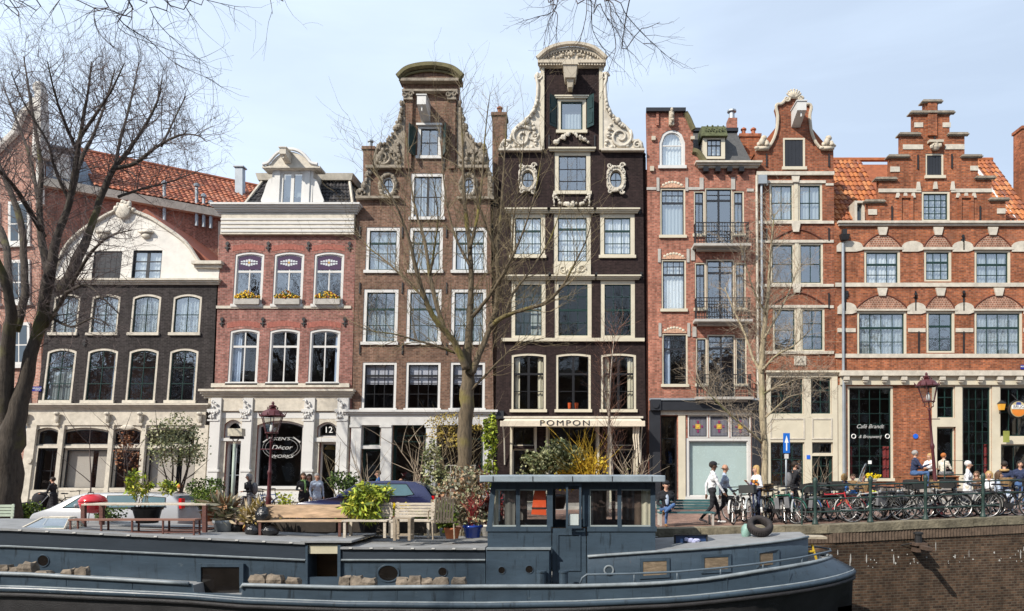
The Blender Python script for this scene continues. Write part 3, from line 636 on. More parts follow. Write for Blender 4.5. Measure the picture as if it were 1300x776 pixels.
# ground floor
h.window(285,533,307,556,1,1,6,.1,'white','white','dark','glassC',sill=False,recess=.15); h.window(285,561,307,638,2,[.45],0,.08,'white','zinc','dark','glassB',sill=False,recess=.2,name='door')
shopw=h.window(325,534,384,620,1,1,6,.1,'white','charcoal','dark','glassC',recess=.18)
tr12=h.window(403,536,428,555,1,1,6,.08,'white','charcoal','dark','glassC',sill=False,recess=.16)
h.window(404,562,427,638,1,1,0,.08,'white','black','dark','glassC',sill=False,recess=.3,name='door')
front_panel(h,'ivory',266,522,443,641.5); h.cornice('cornice','ivory',263,495,445,506,.42,4); h.bar('ivory',266,506,443,522,.14)
for (a,b) in ((267,280),(308,320),(386,399),(428,442)):
    h.bar('white',a,506,b,638,.22); h.bar('white',a-.8,520,b+.8,523.5,.28); h.bar('white',a-.6,533,b+.6,535,.26); h.bar('white',a-.6,596,b+.6,599,.26); h.bar('white',a-.8,624,b+.8,638,.28)
    cx,cz=P((a+b)/2,514); g=h.tm('white'); garland(g,[(cx-.15,cz+.2),(cx+.15,cz),(cx-.1,cz-.2)],Y-.25,.07,9,int(a)); cx,cz=P((a+b)/2,527.5); garland(g,[(cx-.2,cz+.12),(cx+.2,cz+.12),(cx-.18,cz-.1),(cx+.18,cz-.1)],Y-.25,.06,10,int(b))
h.bar('white',280.5,524,307.5,531,.05); h.bar('white',320.5,524,385.5,531,.05); h.bar('white',399.5,524,427.5,532,.05); h.bar('white',281,556.5,307,560,.08); h.bar('white',400,556,428,561,.1); h.bar('white',321,624,385,637,.1)
x_,z_=P(416,546); text('12',x_,z_,Y+.12,.42,M['white_letter'],tr12)
yy=Y+.14
for s_,py,sz,sh in (("KEN'S",557.2,.21,.25),("Décor",568.2,.30,.3),("WORKS",579.5,.21,.25)):
    x_,z_=P(356,py); text(s_,x_,z_,yy,sz,mat('faded_lettering',(.45,.45,.44),.6,.1,4),shopw,shear=sh,sx=1.45 if s_ != 'Décor' else 1.25)
mb=MB(); cx,cz=P(356,568)
for k,(rx,rz) in enumerate(((.78,.44),(.92,.55))):
    for sgn in (-1,1):
        pts=[(cx+sgn*rx*math.cos(t),yy,cz+rz*math.sin(t)) for t in [R(-75+135*i/16) for i in range(17)]]; mb.tube(pts,.008,4)
for sgn in (-1,1): mb.tube([(cx+sgn*.55,yy,cz+.50),(cx+sgn*.9,yy,cz+.24)],[.015,.04],5)
mb.build('lettering_ornament',MC['faded_lettering'],shopw)
lamp_in=MB().lathe([(.02,.25),(.12,.24),(.34,0),(.33,0)],(*[(P(409,566))[0]],Y+1.2,P(409,570)[1]),12).build('shop_lamp',mat('yellow_shade',(.7,.42,.05),.6,.05),h.root)
# entablature
h.cornice('cornice','white',281,262,452,273,.55,5); h.bar('ivory',283,273,451,299,.20)
for k in range(4): h.bar('white',283,279+k*5,451,281.4+k*5,.23)
# mansard
LE=Z(263)
def mans(pts): return [(X(px,py),yy_,Z(py)) for px,py,yy_ in pts]
yb0,yb1=Y+.1,Y+1.5
a0,a1,a2,a3=mans([(308,262,yb0),(448,262,yb0),(432,210,yb1),(322,210,yb1)])
tile_roof(h.root,'roof',a0,a1,a2,a3,26,9,M['tilesb'],.045)
mb=MB(); mb.add([(a1[0],yb0,LE),(a1[0]+.9,Y+8,LE),(a1[0]+.0,Y+8,Z(210)),(a2[0],yb1,Z(210))],[(0,1,2,3)]); mb.add([(a0[0],Y+8,LE),(a0[0],yb0,LE),(a3[0],yb1,Z(210)),(a3[0],Y+8,Z(210))],[(0,1,2,3)])
mb.add([(a3[0]-.2,yb1-.2,Z(209)),(a2[0]+.2,yb1-.2,Z(209)),(a2[0]+.2,Y+8,Z(209)),(a3[0]-.2,Y+8,Z(209))],[(0,1,2,3)]); mb.build('roof_side',M['tilesb'][0],h.root)
mb=MB(); zt=Z(211)
mb.hexa([(a3[0]-.25,yb1-.45,zt-.25),(a2[0]+.25,yb1-.45,zt-.25),(a2[0]+.4,Y+6,zt-.25),(a3[0]-.4,Y+6,zt-.25)],[(a3[0]-.35,yb1-.55,zt+.05),(a2[0]+.35,yb1-.55,zt+.05),(a2[0]+.5,Y+6,zt+.05),(a3[0]-.5,Y+6,zt+.05)])
for (p,q) in ((a0,a3),(a1,a2)): mb.tube([(p[0],p[1]-.08,p[2]),(q[0],q[1]-.1,q[2])],.08,6)
mb.build('roof_cornice',M['ivory'],h.root)
# dormer
xa,xb,za,zb=h.rect(345,216,397,263); yd=Y-.02
dl=[(xa,za),(xb,za),(xb,zb),(xa,zb)]; wa,wb,wc,wd=h.rect(357,218,385,260)
dm=MB().plate(dl,yd,yd+.12,[arch(wa,wb,wc,wd)]).box(xa,xa+.1,yd+.13,Y+2,za,zb).box(xb-.1,xb,yd+.13,Y+2,za,zb).build('dormer',M['white'],h.root)
MB().ring(arch(wa,wb,wc,wd),arch(wa+.09,wb-.09,wc+.09,wd-.09),yd+.02,yd+.1).box((wa+wb)/2-.08,(wa+wb)/2+.08,yd+.03,yd+.09,wc+.09,wd-.09).build('frame',M['white'],dm)
MB().add([(wa,yd+.08,wc),(wb,yd+.08,wc),(wb,yd+.08,wd),(wa,yd+.08,wd)],[(0,1,2,3)]).build('pane',M['glassA'],dm)
MB().box(wa,wb,yd+.5,yd+.55,wc,wd).build('curtain',M['netgrey'],dm)
for sgn,px in ((-1,345),(1,397)):
    pts=PL((px,262),(px+sgn*12,262),(px+sgn*14,254),(px+sgn*10,244),(px+sgn*7,234),(px+sgn*4,228),(px,226)); pts=pts if sgn > 0 else pts[::-1]
    MB().plate(pts,yd+.02,yd+.14).build('scroll_bracket',M['white'],dm)
    h_=MB().box(P(px-sgn*7,240)[0]-.14,P(px-sgn*7,240)[0]+.14,yd-.06,yd-.003,za+.1,zb).build('pilaster',M['white'],dm)
pts=PL((341,217),(402,217),(402,213)) + smoothpts(PL((401,212.5),(396,211.5),(393,207),(387,201),(379,197),(371,195.5),(363,197),(355,201),(349,207),(346,211.5),(341,212.5)),1)
MB().plate(pts,yd-.25,yd+.4).build('pediment',M['ivory'],dm)
tp=[(x,yd-.3,z+.03) for x,z in smoothpts(PL((406,213),(398,211.5),(394,206.5),(388,199.5),(380,195),(371,193.5),(362,195),(354,199.5),(348,206.5),(344,211.5),(337,213)),1)]
MB().tube(tp,.085,6).build('pediment_moulding',M['white'],dm); hb=hoist(h,369,204,'ivory',.32,.36,1.0)
MB().box(P(336,215)[0],P(409,215)[0],yd-.3,yd+.5,Z(216.5),Z(214)).build('pediment_base',M['ivory'],dm)
h.finish([(263,642),(444,642),(452,298),(278,298)],263,(500,402,303),roof=None)
# dark drainpipe between the rose and brown houses
LEAN[0]=True
# ------------------------------------------------------------ H3: brown neck gable
h=House('canal_house','brown brick canal house with a neck gable, carved stone scrolls and a curved pediment','b3',X(540,640))
w=h.window(530,159,560,201,2,[.5],0,.16,'white','charcoal','dark','glassA'); 
h.window(521.5,220,564,278.5,4,[.5],0,.15,'white','charcoal','netgrey','glassA',mull=.12)
for px in (492.5,594.5): h.window(px-8.2,225,px+8.2,247,2,2,0,.07,'white','charcoal','net','glassA',sill=False,shape='oval',sashw=.03)
for (a,b) in ((464.5,507),(519.8,562),(574.5,618)): h.window(a,288.5,b,346,3,[.42,.68],0,.16,'white','green','net' if a > 570 else 'netgrey','glassA',thick=.68,bar=.03)
for (a,b) in ((461,505),(516,560),(572.5,617)): h.window(a,367,b,437,3,[.33,.66],0,.16,'white','green','halfnet' if a < 470 else ('lit' if a < 520 else 'netgrey'),'glassA',thick=.66,bar=.03)
for (a,b) in ((459.5,503),(515,559),(571.5,615.5)): h.window(a,460,b,521,3,[.33,.58,.75],0,.12,'white','black','blind','glassC',thick=.75,bar=.03)
for y in (371,300,448): 
    for x in (457,511,567): rod(h,x,y-12,y+2)
for x in (521,564): rod(h,x,200,216)
for x in (514.5,578): rod(h,x,150,166)
# shopfront
h.window(459,540,483,566,1,1,0,.05,'white','green','dark','glassC',sill=False,recess=.15); h.window(459,570,483,638,1,[.45],0,.05,'green','green','dark','glassB',sill=False,recess=.18,name='door')
h.window(498,540,540,638,1,[.8,.88],0,.06,'green','green','dark','glassC',sill=False,recess=.22)
h.window(555,540,613,620,1,[.8],0,.06,'green','green','dark','glassC',sill=False,recess=.22)
h.cornice('cornice','white',444,521,627,529,.36,3); h.bar('white',446,529,626,540,.16)
for (a,b) in ((446,458.5),(484,497.5),(541,554.5),(613.5,626)): h.bar('white',a,540,b,639,.2); h.bar('white',a-.6,540,b+.6,543,.24); h.bar('white',a-.6,625,b+.6,639,.25)
h.bar('white',458.5,566,484,570,.1)
# neck: pilasters, entablature, pediment
for (a,b) in ((513.5,525),(569,580)): 
    h.bar('sandst',a+1,119,b-1,128,.24); h.bar(h.b if False else 'sandst',a,127,b,129.5,.26)
    cx,cz=P((a+b)/2,123); g=h.tm('sandst'); 
    for s_ in (-1,1): scroll(g,cx+s_*.17,cz,.14,Y-.28,1.3,s_,.045)
    q=MB(); xa,xb,za,zb=h.rect(a+1.5,129.5,b-1.5,215); q.box(xa,xb,Y-.14,Y-.004,za,zb); q.build('pilaster',M['b3'],h.root)
h.bar('sandst',512,117,582,119.5,.30); h.bar('sandst',510.5,103.5,583.5,107,.34)
ped=PL((508,106),(586.5,106)) + smoothpts(PL((586.5,100),(578,92.5),(566,88.5),(547,86.5),(529,88.5),(516,92.5),(508,100)),2)
MB().plate(ped,Y-.1,Y+.4).build('pediment',M['b3'],h.root)
tp=[(x,Y-.28,z) for x,z in smoothpts(PL((588,101.5),(578,92),(566,88),(547,86),(529,88),(516,92),(506.5,101.5)),2)]
q=MB(); q.tube(tp,.17,6); q.tube([(x,y+.1,z-.22) for x,y,z in tp[2:-2]],.07,5); q.build('pediment_moulding',mat('mossy_stone',(.13,.115,.06),.95,.4,4,.6),h.root)
hoist(h,541,143,'white',.45,.55,1.1)
# shutters open at the top window
for sgn,px in ((-1,528),(1,562)):
    x,z=P(px,180); q=MB(); q.hexa([(x,Y-.03,z-.72),(x+sgn*.22,Y-.55,z-.72),(x+sgn*.26,Y-.53,z-.72),(x+sgn*.04,Y-.01,z-.72)],[(x,Y-.03,z+.66),(x+sgn*.22,Y-.55,z+.66),(x+sgn*.26,Y-.53,z+.66),(x+sgn*.04,Y-.01,z+.66)]); q.build('shutter',M['green'],h.root)
h.bar('white',529,157.5,561.5,160,.12)
# shoulders, ledges and carved wings
h.bar('sandst',466,212.5,511,216,.3); h.bar('sandst',583,212.5,621,216,.3); h.bar('sandst',453,251,509,254,.25); h.bar('sandst',581,251,622,254,.2)
for sgn,c0,tip in ((-1,514,475),(1,580.5,617)):
    fx=lambda d: c0+sgn*d
    wl_=PL((fx(0),213),(fx(39),213),(fx(40),200),(fx(37),188),(fx(30),184),(fx(22),180),(fx(16),171),(fx(9),158),(fx(5),143),(fx(3),128),(fx(0),128))
    if sgn < 0: wl_=wl_[::-1]
    q=MB(); q.plate(wl_,Y-.02,Y+.28)
    g=lambda d,y: (X(fx(d),y),Z(y))
    garland(q,[g(4,132),g(5,146),g(9,160),g(16,174),g(24,183),g(33,187),g(38,198)],Y-.06,.13,8,11); garland(q,[g(10,208),g(14,195),g(22,190),g(30,196),g(34,206),g(26,207),g(16,208)],Y-.06,.15,7,12); garland(q,[g(6,205),g(8,185),g(12,178)],Y-.04,.1,7,15)
    cx,cz=g(27,201); scroll(q,cx,cz,.38,Y-.1,1.4,sgn,.08)
    q.build('carved_scroll',M['sandst'],h.root)
q=MB()
cx,cz=P(462,237); pts=PL((453,253),(470,253),(471,216),(468,216),(464,228),(458,242)); q.plate(pts,Y-.03,Y+.25); garland(q,[P(469,218),P(466,228),P(462,238),P(456,248)],Y-.08,.12,8,2); scroll(q,*P(458,247),.25,Y-.1,1.3,1,.07)
pts=PL((619,253),(619,216),(622,216),(626,228),(627,253)); q.plate(pts[::1] if False else pts[::-1],Y-.03,Y+.25); garland(q,[P(621,218),P(623,228),P(624,238),P(625,250)],Y-.08,.11,8,4)
for px in (492.5,594.5):
    cx,cz=P(px,236); ang=[R(a) for a in range(0,361,12)]; garland(q,[(cx+.40*math.cos(a),cz+.53*math.sin(a)) for a in ang],Y-.05,.085,14,int(px)); 
    q.ring(ellipse(cx,cz,.50,.64),ellipse(cx,cz,.33,.44),Y-.05,Y-.003)
q.build('carved_scroll',M['sandst'],h.root)
h.finish([(444,642),(628,642),(626,480),(623,300),(622,254),(621,254),(621,214),(582,214),(582,105),(512,105),(512,214),(466,214),(466,254),(453,254),(447,480)],260,(528,450,357,284,214),roof='gable')
prism_roof(h,h.xa,h.xb,Z(258),(h.xa+h.xb)/2,Z(110),Y+.34,Y+9,M['tilesb'][2])
chimney(h,'chimney',461,186,475,262,Y+1.0,.7,M['b3'],1,M['zinc'])
# ------------------------------------------------------------ H4: purple black neck gable
h=House('canal_house','very tall purple black canal house with cream neck gable scrolls and hooded windows','b4',X(728,640))
h.window(707.5,124,744,168.5,1,1,0,.17,'cream','green','halfnet','glassA',sashw=.07)
h.window(704,192,749.5,246,3,[.28,.62],0,.20,'cream','charcoal','dark','glassA',bar=.03)
for px in (670,782): h.window(px-8.4,216.5,px+8.4,239.5,2,2,0,.04,'cream','charcoal','netgrey','glassA',sill=False,shape='oval',sashw=.04)
h.window(648.5,271,692,327,3,[.30,.64],0,.20,'cream','green','net','glassA',thick=.64,bar=.03); h.window(703,271,750,336,3,[.24,.48,.74],0,.20,'cream','green','net','glassA',thick=.74,bar=.03,sill=False); h.window(761.7,271,805.7,327,3,[.30,.64],0,.20,'cream','green','net','glassA',thick=.64,bar=.03)
for (a,b) in ((649,692.5),(704,751),(762.5,806)): h.window(a,356,b,430,3,[.25,.5,.76],0,.19,'cream','green','lit' if a < 700 else 'dark','glassC',thick=.5,bar=.03,sill=False)
for i,(a,b) in enumerate(((649,693),(705.7,750),(762.7,807.5))): h.window(a,448.5,b,522.5,2,[.34,.66],2,.11,'cream','black',['drapes','dark','drapes'][i],'glassC',thick=.66,mull=.12)
for px in (723,732): 
    x,z=P(px,515); MB().lathe([(.07,-.16),(.09,.16)],(x,Y+.35,z),8).build('vase',M['orange'],h.root)
for (a,b,y) in ((645,695,266),(699,753,266),(757.5,808,266),(645,696,350.5),(700.5,754,350.5),(759,809.5,350.5)): h.cornice('window_hood','cream',a,y,b,y+5.2,.26,3)
h.cornice('window_hood','cream',699.5,189,753,193,.22,2); h.bar('cream',637,429.8,818,434,.16)
h.cornice('window_hood','cream',706,122,745.5,125.5,.12,2)
q=MB(); xa,xb,za,zb=h.rect(703,336,750,352); q.box(xa,xb,Y-.08,Y-.004,za,zb); cx,cz=P(726.5,343); q.torus((cx,Y-.1,cz),.13,.05,14,5,'y')
for s_ in (-1,1): scroll(q,cx+s_*.45,cz+.02,.2,Y-.1,1.4,s_,.05); garland(q,[(cx+s_*.2,cz-.1),(cx+s_*.75,cz+.05)],Y-.08,.06,10,8)
q.build('carved_panel',M['cream'],h.root)
# storefront
for (a,b,y0,y1,n) in ((650,679,541,566,'w'),(696,758,541,620,'w'),(776,806,541,566,'w'),(776,806,570,620,'w')): h.window(a,y0,b,y1,2 if b-a < 40 else 1,1 if y1 < 570 or b-a < 40 else [.72],0,.06,'cream','black','dark','glassC',sill=False,recess=.15)
h.window(650,570,679,638,1,[.5],0,.07,'cream','black','dark','glassB',sill=False,recess=.2,name='door')
for px in (649,680,694.5,759.5,775,808): h.bar('cream',px-1.4,538,px+1.4,638,.12)
aw=MB(); x0,x1=X(640,534),X(816,534); aw.box(x0,x1,Y-.25,Y-.005,Z(531.5),Z(529)); aw.build('awning_box',M['ivory'],h.root)
aw=MB(); x0,x1=X(642,534),X(812,534)
aw.sm=False; aw.hexa([(x0-.15,Y-1.15,Z(540)-.03),(x1+.15,Y-1.15,Z(540)-.03),(x1,Y-.2,Z(532)-.05),(x0,Y-.2,Z(532)-.05)],[(x0-.15,Y-1.15,Z(540)+.0),(x1+.15,Y-1.15,Z(540)+.0),(x1,Y-.2,Z(532)),(x0,Y-.2,Z(532))])
aw.box(x0-.15,x1+.15,Y-1.19,Y-1.152,Z(543.2),Z(536.5))
awo=aw.build('awning',mat('awning_canvas',(.66,.58,.46),.85,.12,2.5,.3),h.root)
text('POMPON',P(718,0)[0],(Z(543.2)+Z(536.5))/2+.02,Y-1.2,.36,M['charcoal'],awo,spacing=1.25,sx=1.35)
for px in (641,813): 
    x=X(px,560); MB().tube([(x,Y-1.1,Z(540)),(x,Y-.35,Z(556)),(x,Y-.06,Z(590))],.035,5).build('awning_arm',M['ivory'],h.root)
for k in range(3):
    x=X(803+k*3,560); MB().tube([(x,Y-.9,Z(541)),(x-.02,Y-.85,Z(556)),(x+.05,Y-.8,Z(572+k*8))],[.05,.04,.025],6).build('awning_fabric',MC['awning_canvas'],h.root)
# neck dressings
h.bar('cream',686.5,86,691,191,.1); h.bar('cream',760.5,86,765,191,.1); h.bar('cream',685,84.5,766.5,87.5,.12)
ped=PL((684.5,84.5),(767,84.5)) + smoothpts(PL((767,76),(757,67.5),(745,63),(726,60.5),(708,63),(695,67.5),(684.5,76)),2)
MB().plate(ped,Y-.12,Y+.4).build('pediment',M['ivory'],h.root)
q=MB(); tp=[(x,Y-.30,z) for x,z in smoothpts(PL((769.5,78.5),(757,67),(745,62),(726,59.5),(708,62),(695,67),(682.5,78.5)),2)]; q.tube(tp,.13,6); q.tube([(x,y+.1,z-.2) for x,y,z in tp[2:-2]],.05,5)
q.box(X(683,80),X(769,80),Y-.34,Y-.005,Z(84.3),Z(80.5)); q.box(X(684,80),X(768,80),Y-.24,Y-.006,Z(86),Z(84.31))
for k in range(24): x=lerp(X(685,80),X(767,80),(k+.5)/24); q.box(x-.035,x+.035,Y-.30,Y-.241,Z(80.5)-.24,Z(84.31)-.0 if False else Z(80.5)-.15)
for x,y,z in tp[2:-2:1]: q.box(x-.03,x+.03,Y-.24,Y-.15,z-.34,z-.24)
q.build('pediment_moulding',M['beige'],h.root)
q=MB(); garland(q,[P(700,78),P(712,74),P(726,70),P(741,74),P(753,78)],Y-.14,.10,8,9); scroll(q,*P(715,76),.3,Y-.15,1.3,1,.05); scroll(q,*P(738,76),.3,Y-.15,1.3,-1,.05); q.build('carved_panel',M['beige'],h.root)
for sgn,x0 in ((-1,687),(1,764)):
    f=lambda d,y: (X(x0+sgn*d,y),Z(y))
    prof=[(0,93),(4,94),(6,100),(4,108),(4.5,122),(7,135),(12,146),(20,154),(28,160),(35,167),(38,175),(39,180),(46,179),(50,184),(51.5,190)]
    wl_=[f(0,191)]+[f(51,191)]+[f(*p) for p in prof[::-1]]
    if sgn < 0: wl_=wl_[::-1]
    q=MB(); q.plate(wl_,Y-.05,Y+.28)
    q.box(min(f(-1,191)[0],f(54,191)[0]),max(f(-1,191)[0],f(54,191)[0]),Y-.25,Y+.1,Z(193.6),Z(190.8))
    q.sm=True
    q.tube([(x,Y-.07,z) for x,z in [f(*p) for p in prof[1:]]],.085,6)
    garland(q,[f(5,130),f(9,143),f(16,153),f(26,161),f(33,167)],Y-.1,.12,7,21)
    cx,cz=f(24,175); scroll(q,cx,cz,.55,Y-.09,1.5,-sgn,.09,start=.6); cx,cz=f(45,185); scroll(q,cx,cz,.22,Y-.09,1.4,sgn,.07); cx,cz=f(4,98); scroll(q,cx,cz,.2,Y-.09,1.3,sgn,.06)
    garland(q,[f(6,185),f(9,165),f(13,155)],Y-.06,.09,6,22); garland(q,[f(12,187),f(22,187),f(38,186)],Y-.05,.08,6,23); scroll(q,*f(11,172),.3,Y-.08,1.2,sgn,.06)
    q.build('carved_scroll',M['ivory'],h.root)
q=MB()
for sgn in (-1,1): pass
for px in (670,782):
    cx,cz=P(px,228); o_=ellipse(cx,cz,.48,.66,24)
    o_=[(cx+(x-cx)*(1+.10*math.cos(4*math.atan2(z-cz,x-cx)+math.pi)),cz+(z-cz)*(1+.08*math.cos(4*math.atan2(z-cz,x-cx)+math.pi))) for x,z in o_]
    q.ring(o_,ellipse(cx,cz,.30,.42,24),Y-.12,Y-.003); garland(q,[(cx+.42*math.cos(a),cz+.58*math.sin(a)) for a in [R(t) for t in range(0,361,20)]],Y-.13,.06,9,px)
    for s_ in (-1,1): scroll(q,cx+s_*.3,cz+.62,.14,Y-.12,1.2,s_,.05); scroll(q,cx+s_*.28,cz-.62,.12,Y-.12,1.2,-s_,.05)
for sgn in (-1,1): garland(q,[P(726+sgn*3,171),P(726+sgn*12,176),P(726+sgn*22,184)],Y-.08,.11,11,31+sgn); garland(q,[P(726+sgn*23,248),P(726+sgn*22,264)],Y-.08,.06,12,33); garland(q,[P(726+sgn*21,249),P(726+sgn*15,258),P(726+sgn*8,260)],Y-.08,.075,12,34)
garland(q,[P(719,261),P(733,261)],Y-.1,.13,12,41)
q.build('carved_garland',M['ivory'],h.root)
# lantern shaped hoist hood
x,z=P(724,104); q=MB(); q.hexa([(x-.26,Y-.7,z-.15),(x+.26,Y-.7,z-.15),(x+.26,Y-.01,z-.15),(x-.26,Y-.01,z-.15)],[(x-.34,Y-.8,z+.38),(x+.34,Y-.8,z+.38),(x+.34,Y-.01,z+.38),(x-.34,Y-.01,z+.38)]); q.box(x-.38,x+.38,Y-.85,Y-.01,z+.385,z+.48); q.hexa([(x-.1,Y-.5,z-.5),(x+.1,Y-.5,z-.5),(x+.1,Y-.01,z-.5),(x-.1,Y-.01,z-.5)],[(x-.18,Y-.6,z-.155),(x+.18,Y-.6,z-.155),(x+.18,Y-.01,z-.155),(x-.18,Y-.01,z-.155)]); q.build('hoist_beam',M['beige'],h.root)
for sgn,px in ((-1,706.5),(1,745)):
    x,z=P(px,143); q=MB(); dx=.33*sgn; q.hexa([(x,Y-.03,z-.75),(x+dx,Y-.35,z-.75),(x+dx,Y-.31,z-.75),(x,Y+.01,z-.75)],[(x,Y-.03,z+.75),(x+dx,Y-.35,z+.75),(x+dx,Y-.31,z+.75),(x,Y+.01,z+.75)])
    for k in (-1,1): q.hexa([(x+dx*.2,Y-.12,z+k*.35-.25),(x+dx*.8,Y-.33,z+k*.35-.25),(x+dx*.8,Y-.30,z+k*.35-.25),(x+dx*.2,Y-.09,z+k*.35-.25)],[(x+dx*.2,Y-.12,z+k*.35+.25),(x+dx*.8,Y-.33,z+k*.35+.25),(x+dx*.8,Y-.30,z+k*.35+.25),(x+dx*.2,Y-.09,z+k*.35+.25)])
    q.build('shutter',mat('teal_shutter',(.014,.038,.04),.4,.1),h.root)
for x in (697,755): rod(h,x,172,192)
for (x,y) in ((697.5,268),(755,268),(812,268),(697.5,350),(757,350),(814,350)): anchor(h,x,y,.7)
h.finish([(628,642),(822,642),(819,480),(816,193),(762,193),(762,86),(689,86),(689,193),(638,193),(633,350),(629,520)],196,(528,440,352,268,190),roof='gable')
prism_roof(h,h.xa,h.xb,Z(192),(h.xa+h.xb)/2,Z(80),Y+.34,Y+9,M['tilesb'][2])
chimney(h,'chimney',625,143,642,262,Y+.7,.8,M['b3'],1)
h.bar('charcoal',630,522,640,532,.2)
# narrow recessed infill between houses
hi=House('infill_house','narrow dark blue recessed strip of building in the slot between two tall houses','b4',X(826,640),6,YF+.5)
LEAN[0]=True
mb=MB(); mb.box(X(816,400),X(840,400),YF+.5,YF+6,-.5,Z(252)); mb.build('wall',M['bluegrey'],hi.root)
mb=MB(); mb.tube([(X(823,300),YF+.4,-.3),(X(823,300),YF+.4,Z(250))],.07,8); mb.build('drainpipe',M['zinc'],hi.root)
# ------------------------------------------------------------ H5: salmon brick with tower bay and balconies
h=House('canal_house','salmon brick townhouse with tower bay, mossy dormer and three iron balconies','b5',X(892,640))
h.window(837,165,869.7,213.5,1,[.62],16,.12,'white','white','net','glassA',full=True,bar=.06,sashw=.05)
w=h.window(838,239,870,301.5,1,[.72],0,.07,'cream','charcoal','netgrey','glassA',thick=.72); 
h.window(839.7,329.5,871,395,1,[.72],0,.07,'cream','charcoal','net','glassA',thick=.72)
h.window(840.5,423.5,873,490.5,1,[.72],0,.07,'cream','charcoal','bluedrapeL','glassB',thick=.72)
for (x,y) in ((838,239),(839.7,329.5),(840.5,423.5)):
    q=MB(); xa,xb,za,zb=h.rect(x,y,x+31,y+18)
    for k in range(1,4): q.box(lerp(xa,xb,k/4)-.015,lerp(xa,xb,k/4)+.015,Y+.08,Y+.13,za+.02,zb-.12)
    q.box(xa+.1,xb-.1,Y+.08,Y+.13,(za+zb)/2-.01,(za+zb)/2+.02); q.build('glazing_bar',M['charcoal'],h.root)
    # tile arch above
    a2=arch(*[h.rect(x+.5,y-9,x+31,y-.5)[i] for i in (0,1,2,3)],.28,8)
    MB().plate(a2,Y-.03,Y-.004).build('tile_arch',mat('cream_glazed_tile',(.50,.30,.20),.5,.5,14),h.root)
    xa,xb,za,zb=h.rect(x,y-10,x+31,y); q=MB()
    for k in range(7):
        t=(k+.5)/7; zz=za+.10+.18*(1-(2*t-1)**2); q.ball((lerp(xa+.08,xb-.08,t),Y-.035,zz),.07,.02,.06,6,4)
    q.build('tile_arch',M['cream'],h.root)
    for s_ in (-4.5,32): h.bar('greystone',x+s_,y-13,x+s_+3.5,y+4,.05)
def french(x0,x1,y0,y1,ycen,ins):
    c0,c1=lerp(x0,x1,.22),lerp(x0,x1,.78)
    h.window(x0,y0+4,c0,y1,2,[.75],0,.06,'cream','charcoal','dark','glassA',thick=.75,bar=.03)
    h.window(c1,y0+4,x1,y1,2,[.75],0,.06,'cream','charcoal','netgrey','glassA',thick=.75,bar=.03)
    h.window(c0+.3,y0,c1-.3,ycen,2,[.14,.80,.9],0,.06,'cream','charcoal',ins,'glassA',thick=.8,bar=.03,mull=.10,sill=False,name='french_door')
french(880.7,944.7,238.5,300,312,'dark'); french(882,947,329.5,394,407.7,'bluedrapeR'); french(883.5,948,425,490,505.5,'dark')
def balcony(x0,x1,ytop,ybot):
    xa,xb,zb,zt=h.rect(x0,ytop,x1,ybot); D=.55; q=MB()
    q.box(xa-.1,xb+.1,Y-D-.1,Y-.004,zb-.17,zb-.05); q.box(xa+.1,xb-.1,Y-D*.6,Y-.005,zb-.28,zb-.172); b=q.build('balcony',M['greystone'],h.root)
    q=MB(); q.box(xa,xb,Y-D-.02,Y-D+.02,zt-.04,zt); q.box(xa,xb,Y-D-.015,Y-D+.015,zb+.05,zb+.08); q.box(xa,xb,Y-D-.015,Y-D+.015,zt-.2,zt-.17)
    n_=int((xb-xa)/.12)
    for k in range(n_+1): x=lerp(xa,xb,k/n_); q.box(x-.011,x+.011,Y-D-.011,Y-D+.011,zb-.05,zt-.04)
    for k in range(n_//2): x=lerp(xa,xb,(k*2+1)/n_); q.torus((x,Y-D,(zb+zt)/2-.05),.085,.012,8,3,'y',1.6)
    for x in (xa,xb): 
        q.box(x-.02,x+.02,Y-D,Y-.01,zt-.04,zt)
        for k in range(4): q.box(x-.011,x+.011,Y-D+(k+.5)*D/4-.011,Y-D+(k+.5)*D/4+.011,zb-.05,zt-.04)
    q.build('railing',M['iron'],b)
balcony(881,947,287,312.5); balcony(882,949,381,407); balcony(884,950,477,504)
h.bar('greystone',821,238,833,241.5,.04); h.bar('greystone',873,238,888,241.5,.04); h.bar('greystone',948,240,957,243.5,.04)
for (a,y0,y1) in ((888,226,241),(928,226,241),(877,315,331),(941,318,331),(879,415,428),(944,412,428)): h.bar('greystone',a,y0,a+5,y1,.05)
# tower top
h.bar('charcoal',820,139,870,143.5,.2); h.bar('b5',833,143,836,160,.1)
q=MB(); cx,cz=P(852,150); q.box(cx-.12,cx+.12,Y-.2,Y-.004,cz-.4,cz+.25); garland(q,[(cx,cz+.3),(cx,cz-.4)],Y-.22,.1,9,61); q.build('carved_keystone',M['beige'],h.root)
for (a,y0,y1) in ((827,174,179),(876.5,174,178),(825,212,218)): h.bar('beige',a,y0,a+5,y1,.12)
q=MB(); pts=smoothpts(PL((870,143.5),(874,150),(878,160),(880.5,165)),2); q.tube([(x,Y-.02,z) for x,z in pts],.14,6); pts=smoothpts(PL((879,192),(885,193),(890,199),(895,207)),2); q.tube([(x,Y-.02,z) for x,z in pts],.16,6); q.build('shoulder_coping',mat('mossy_stone',(.13,.115,.06),.95,.4,4),h.root)
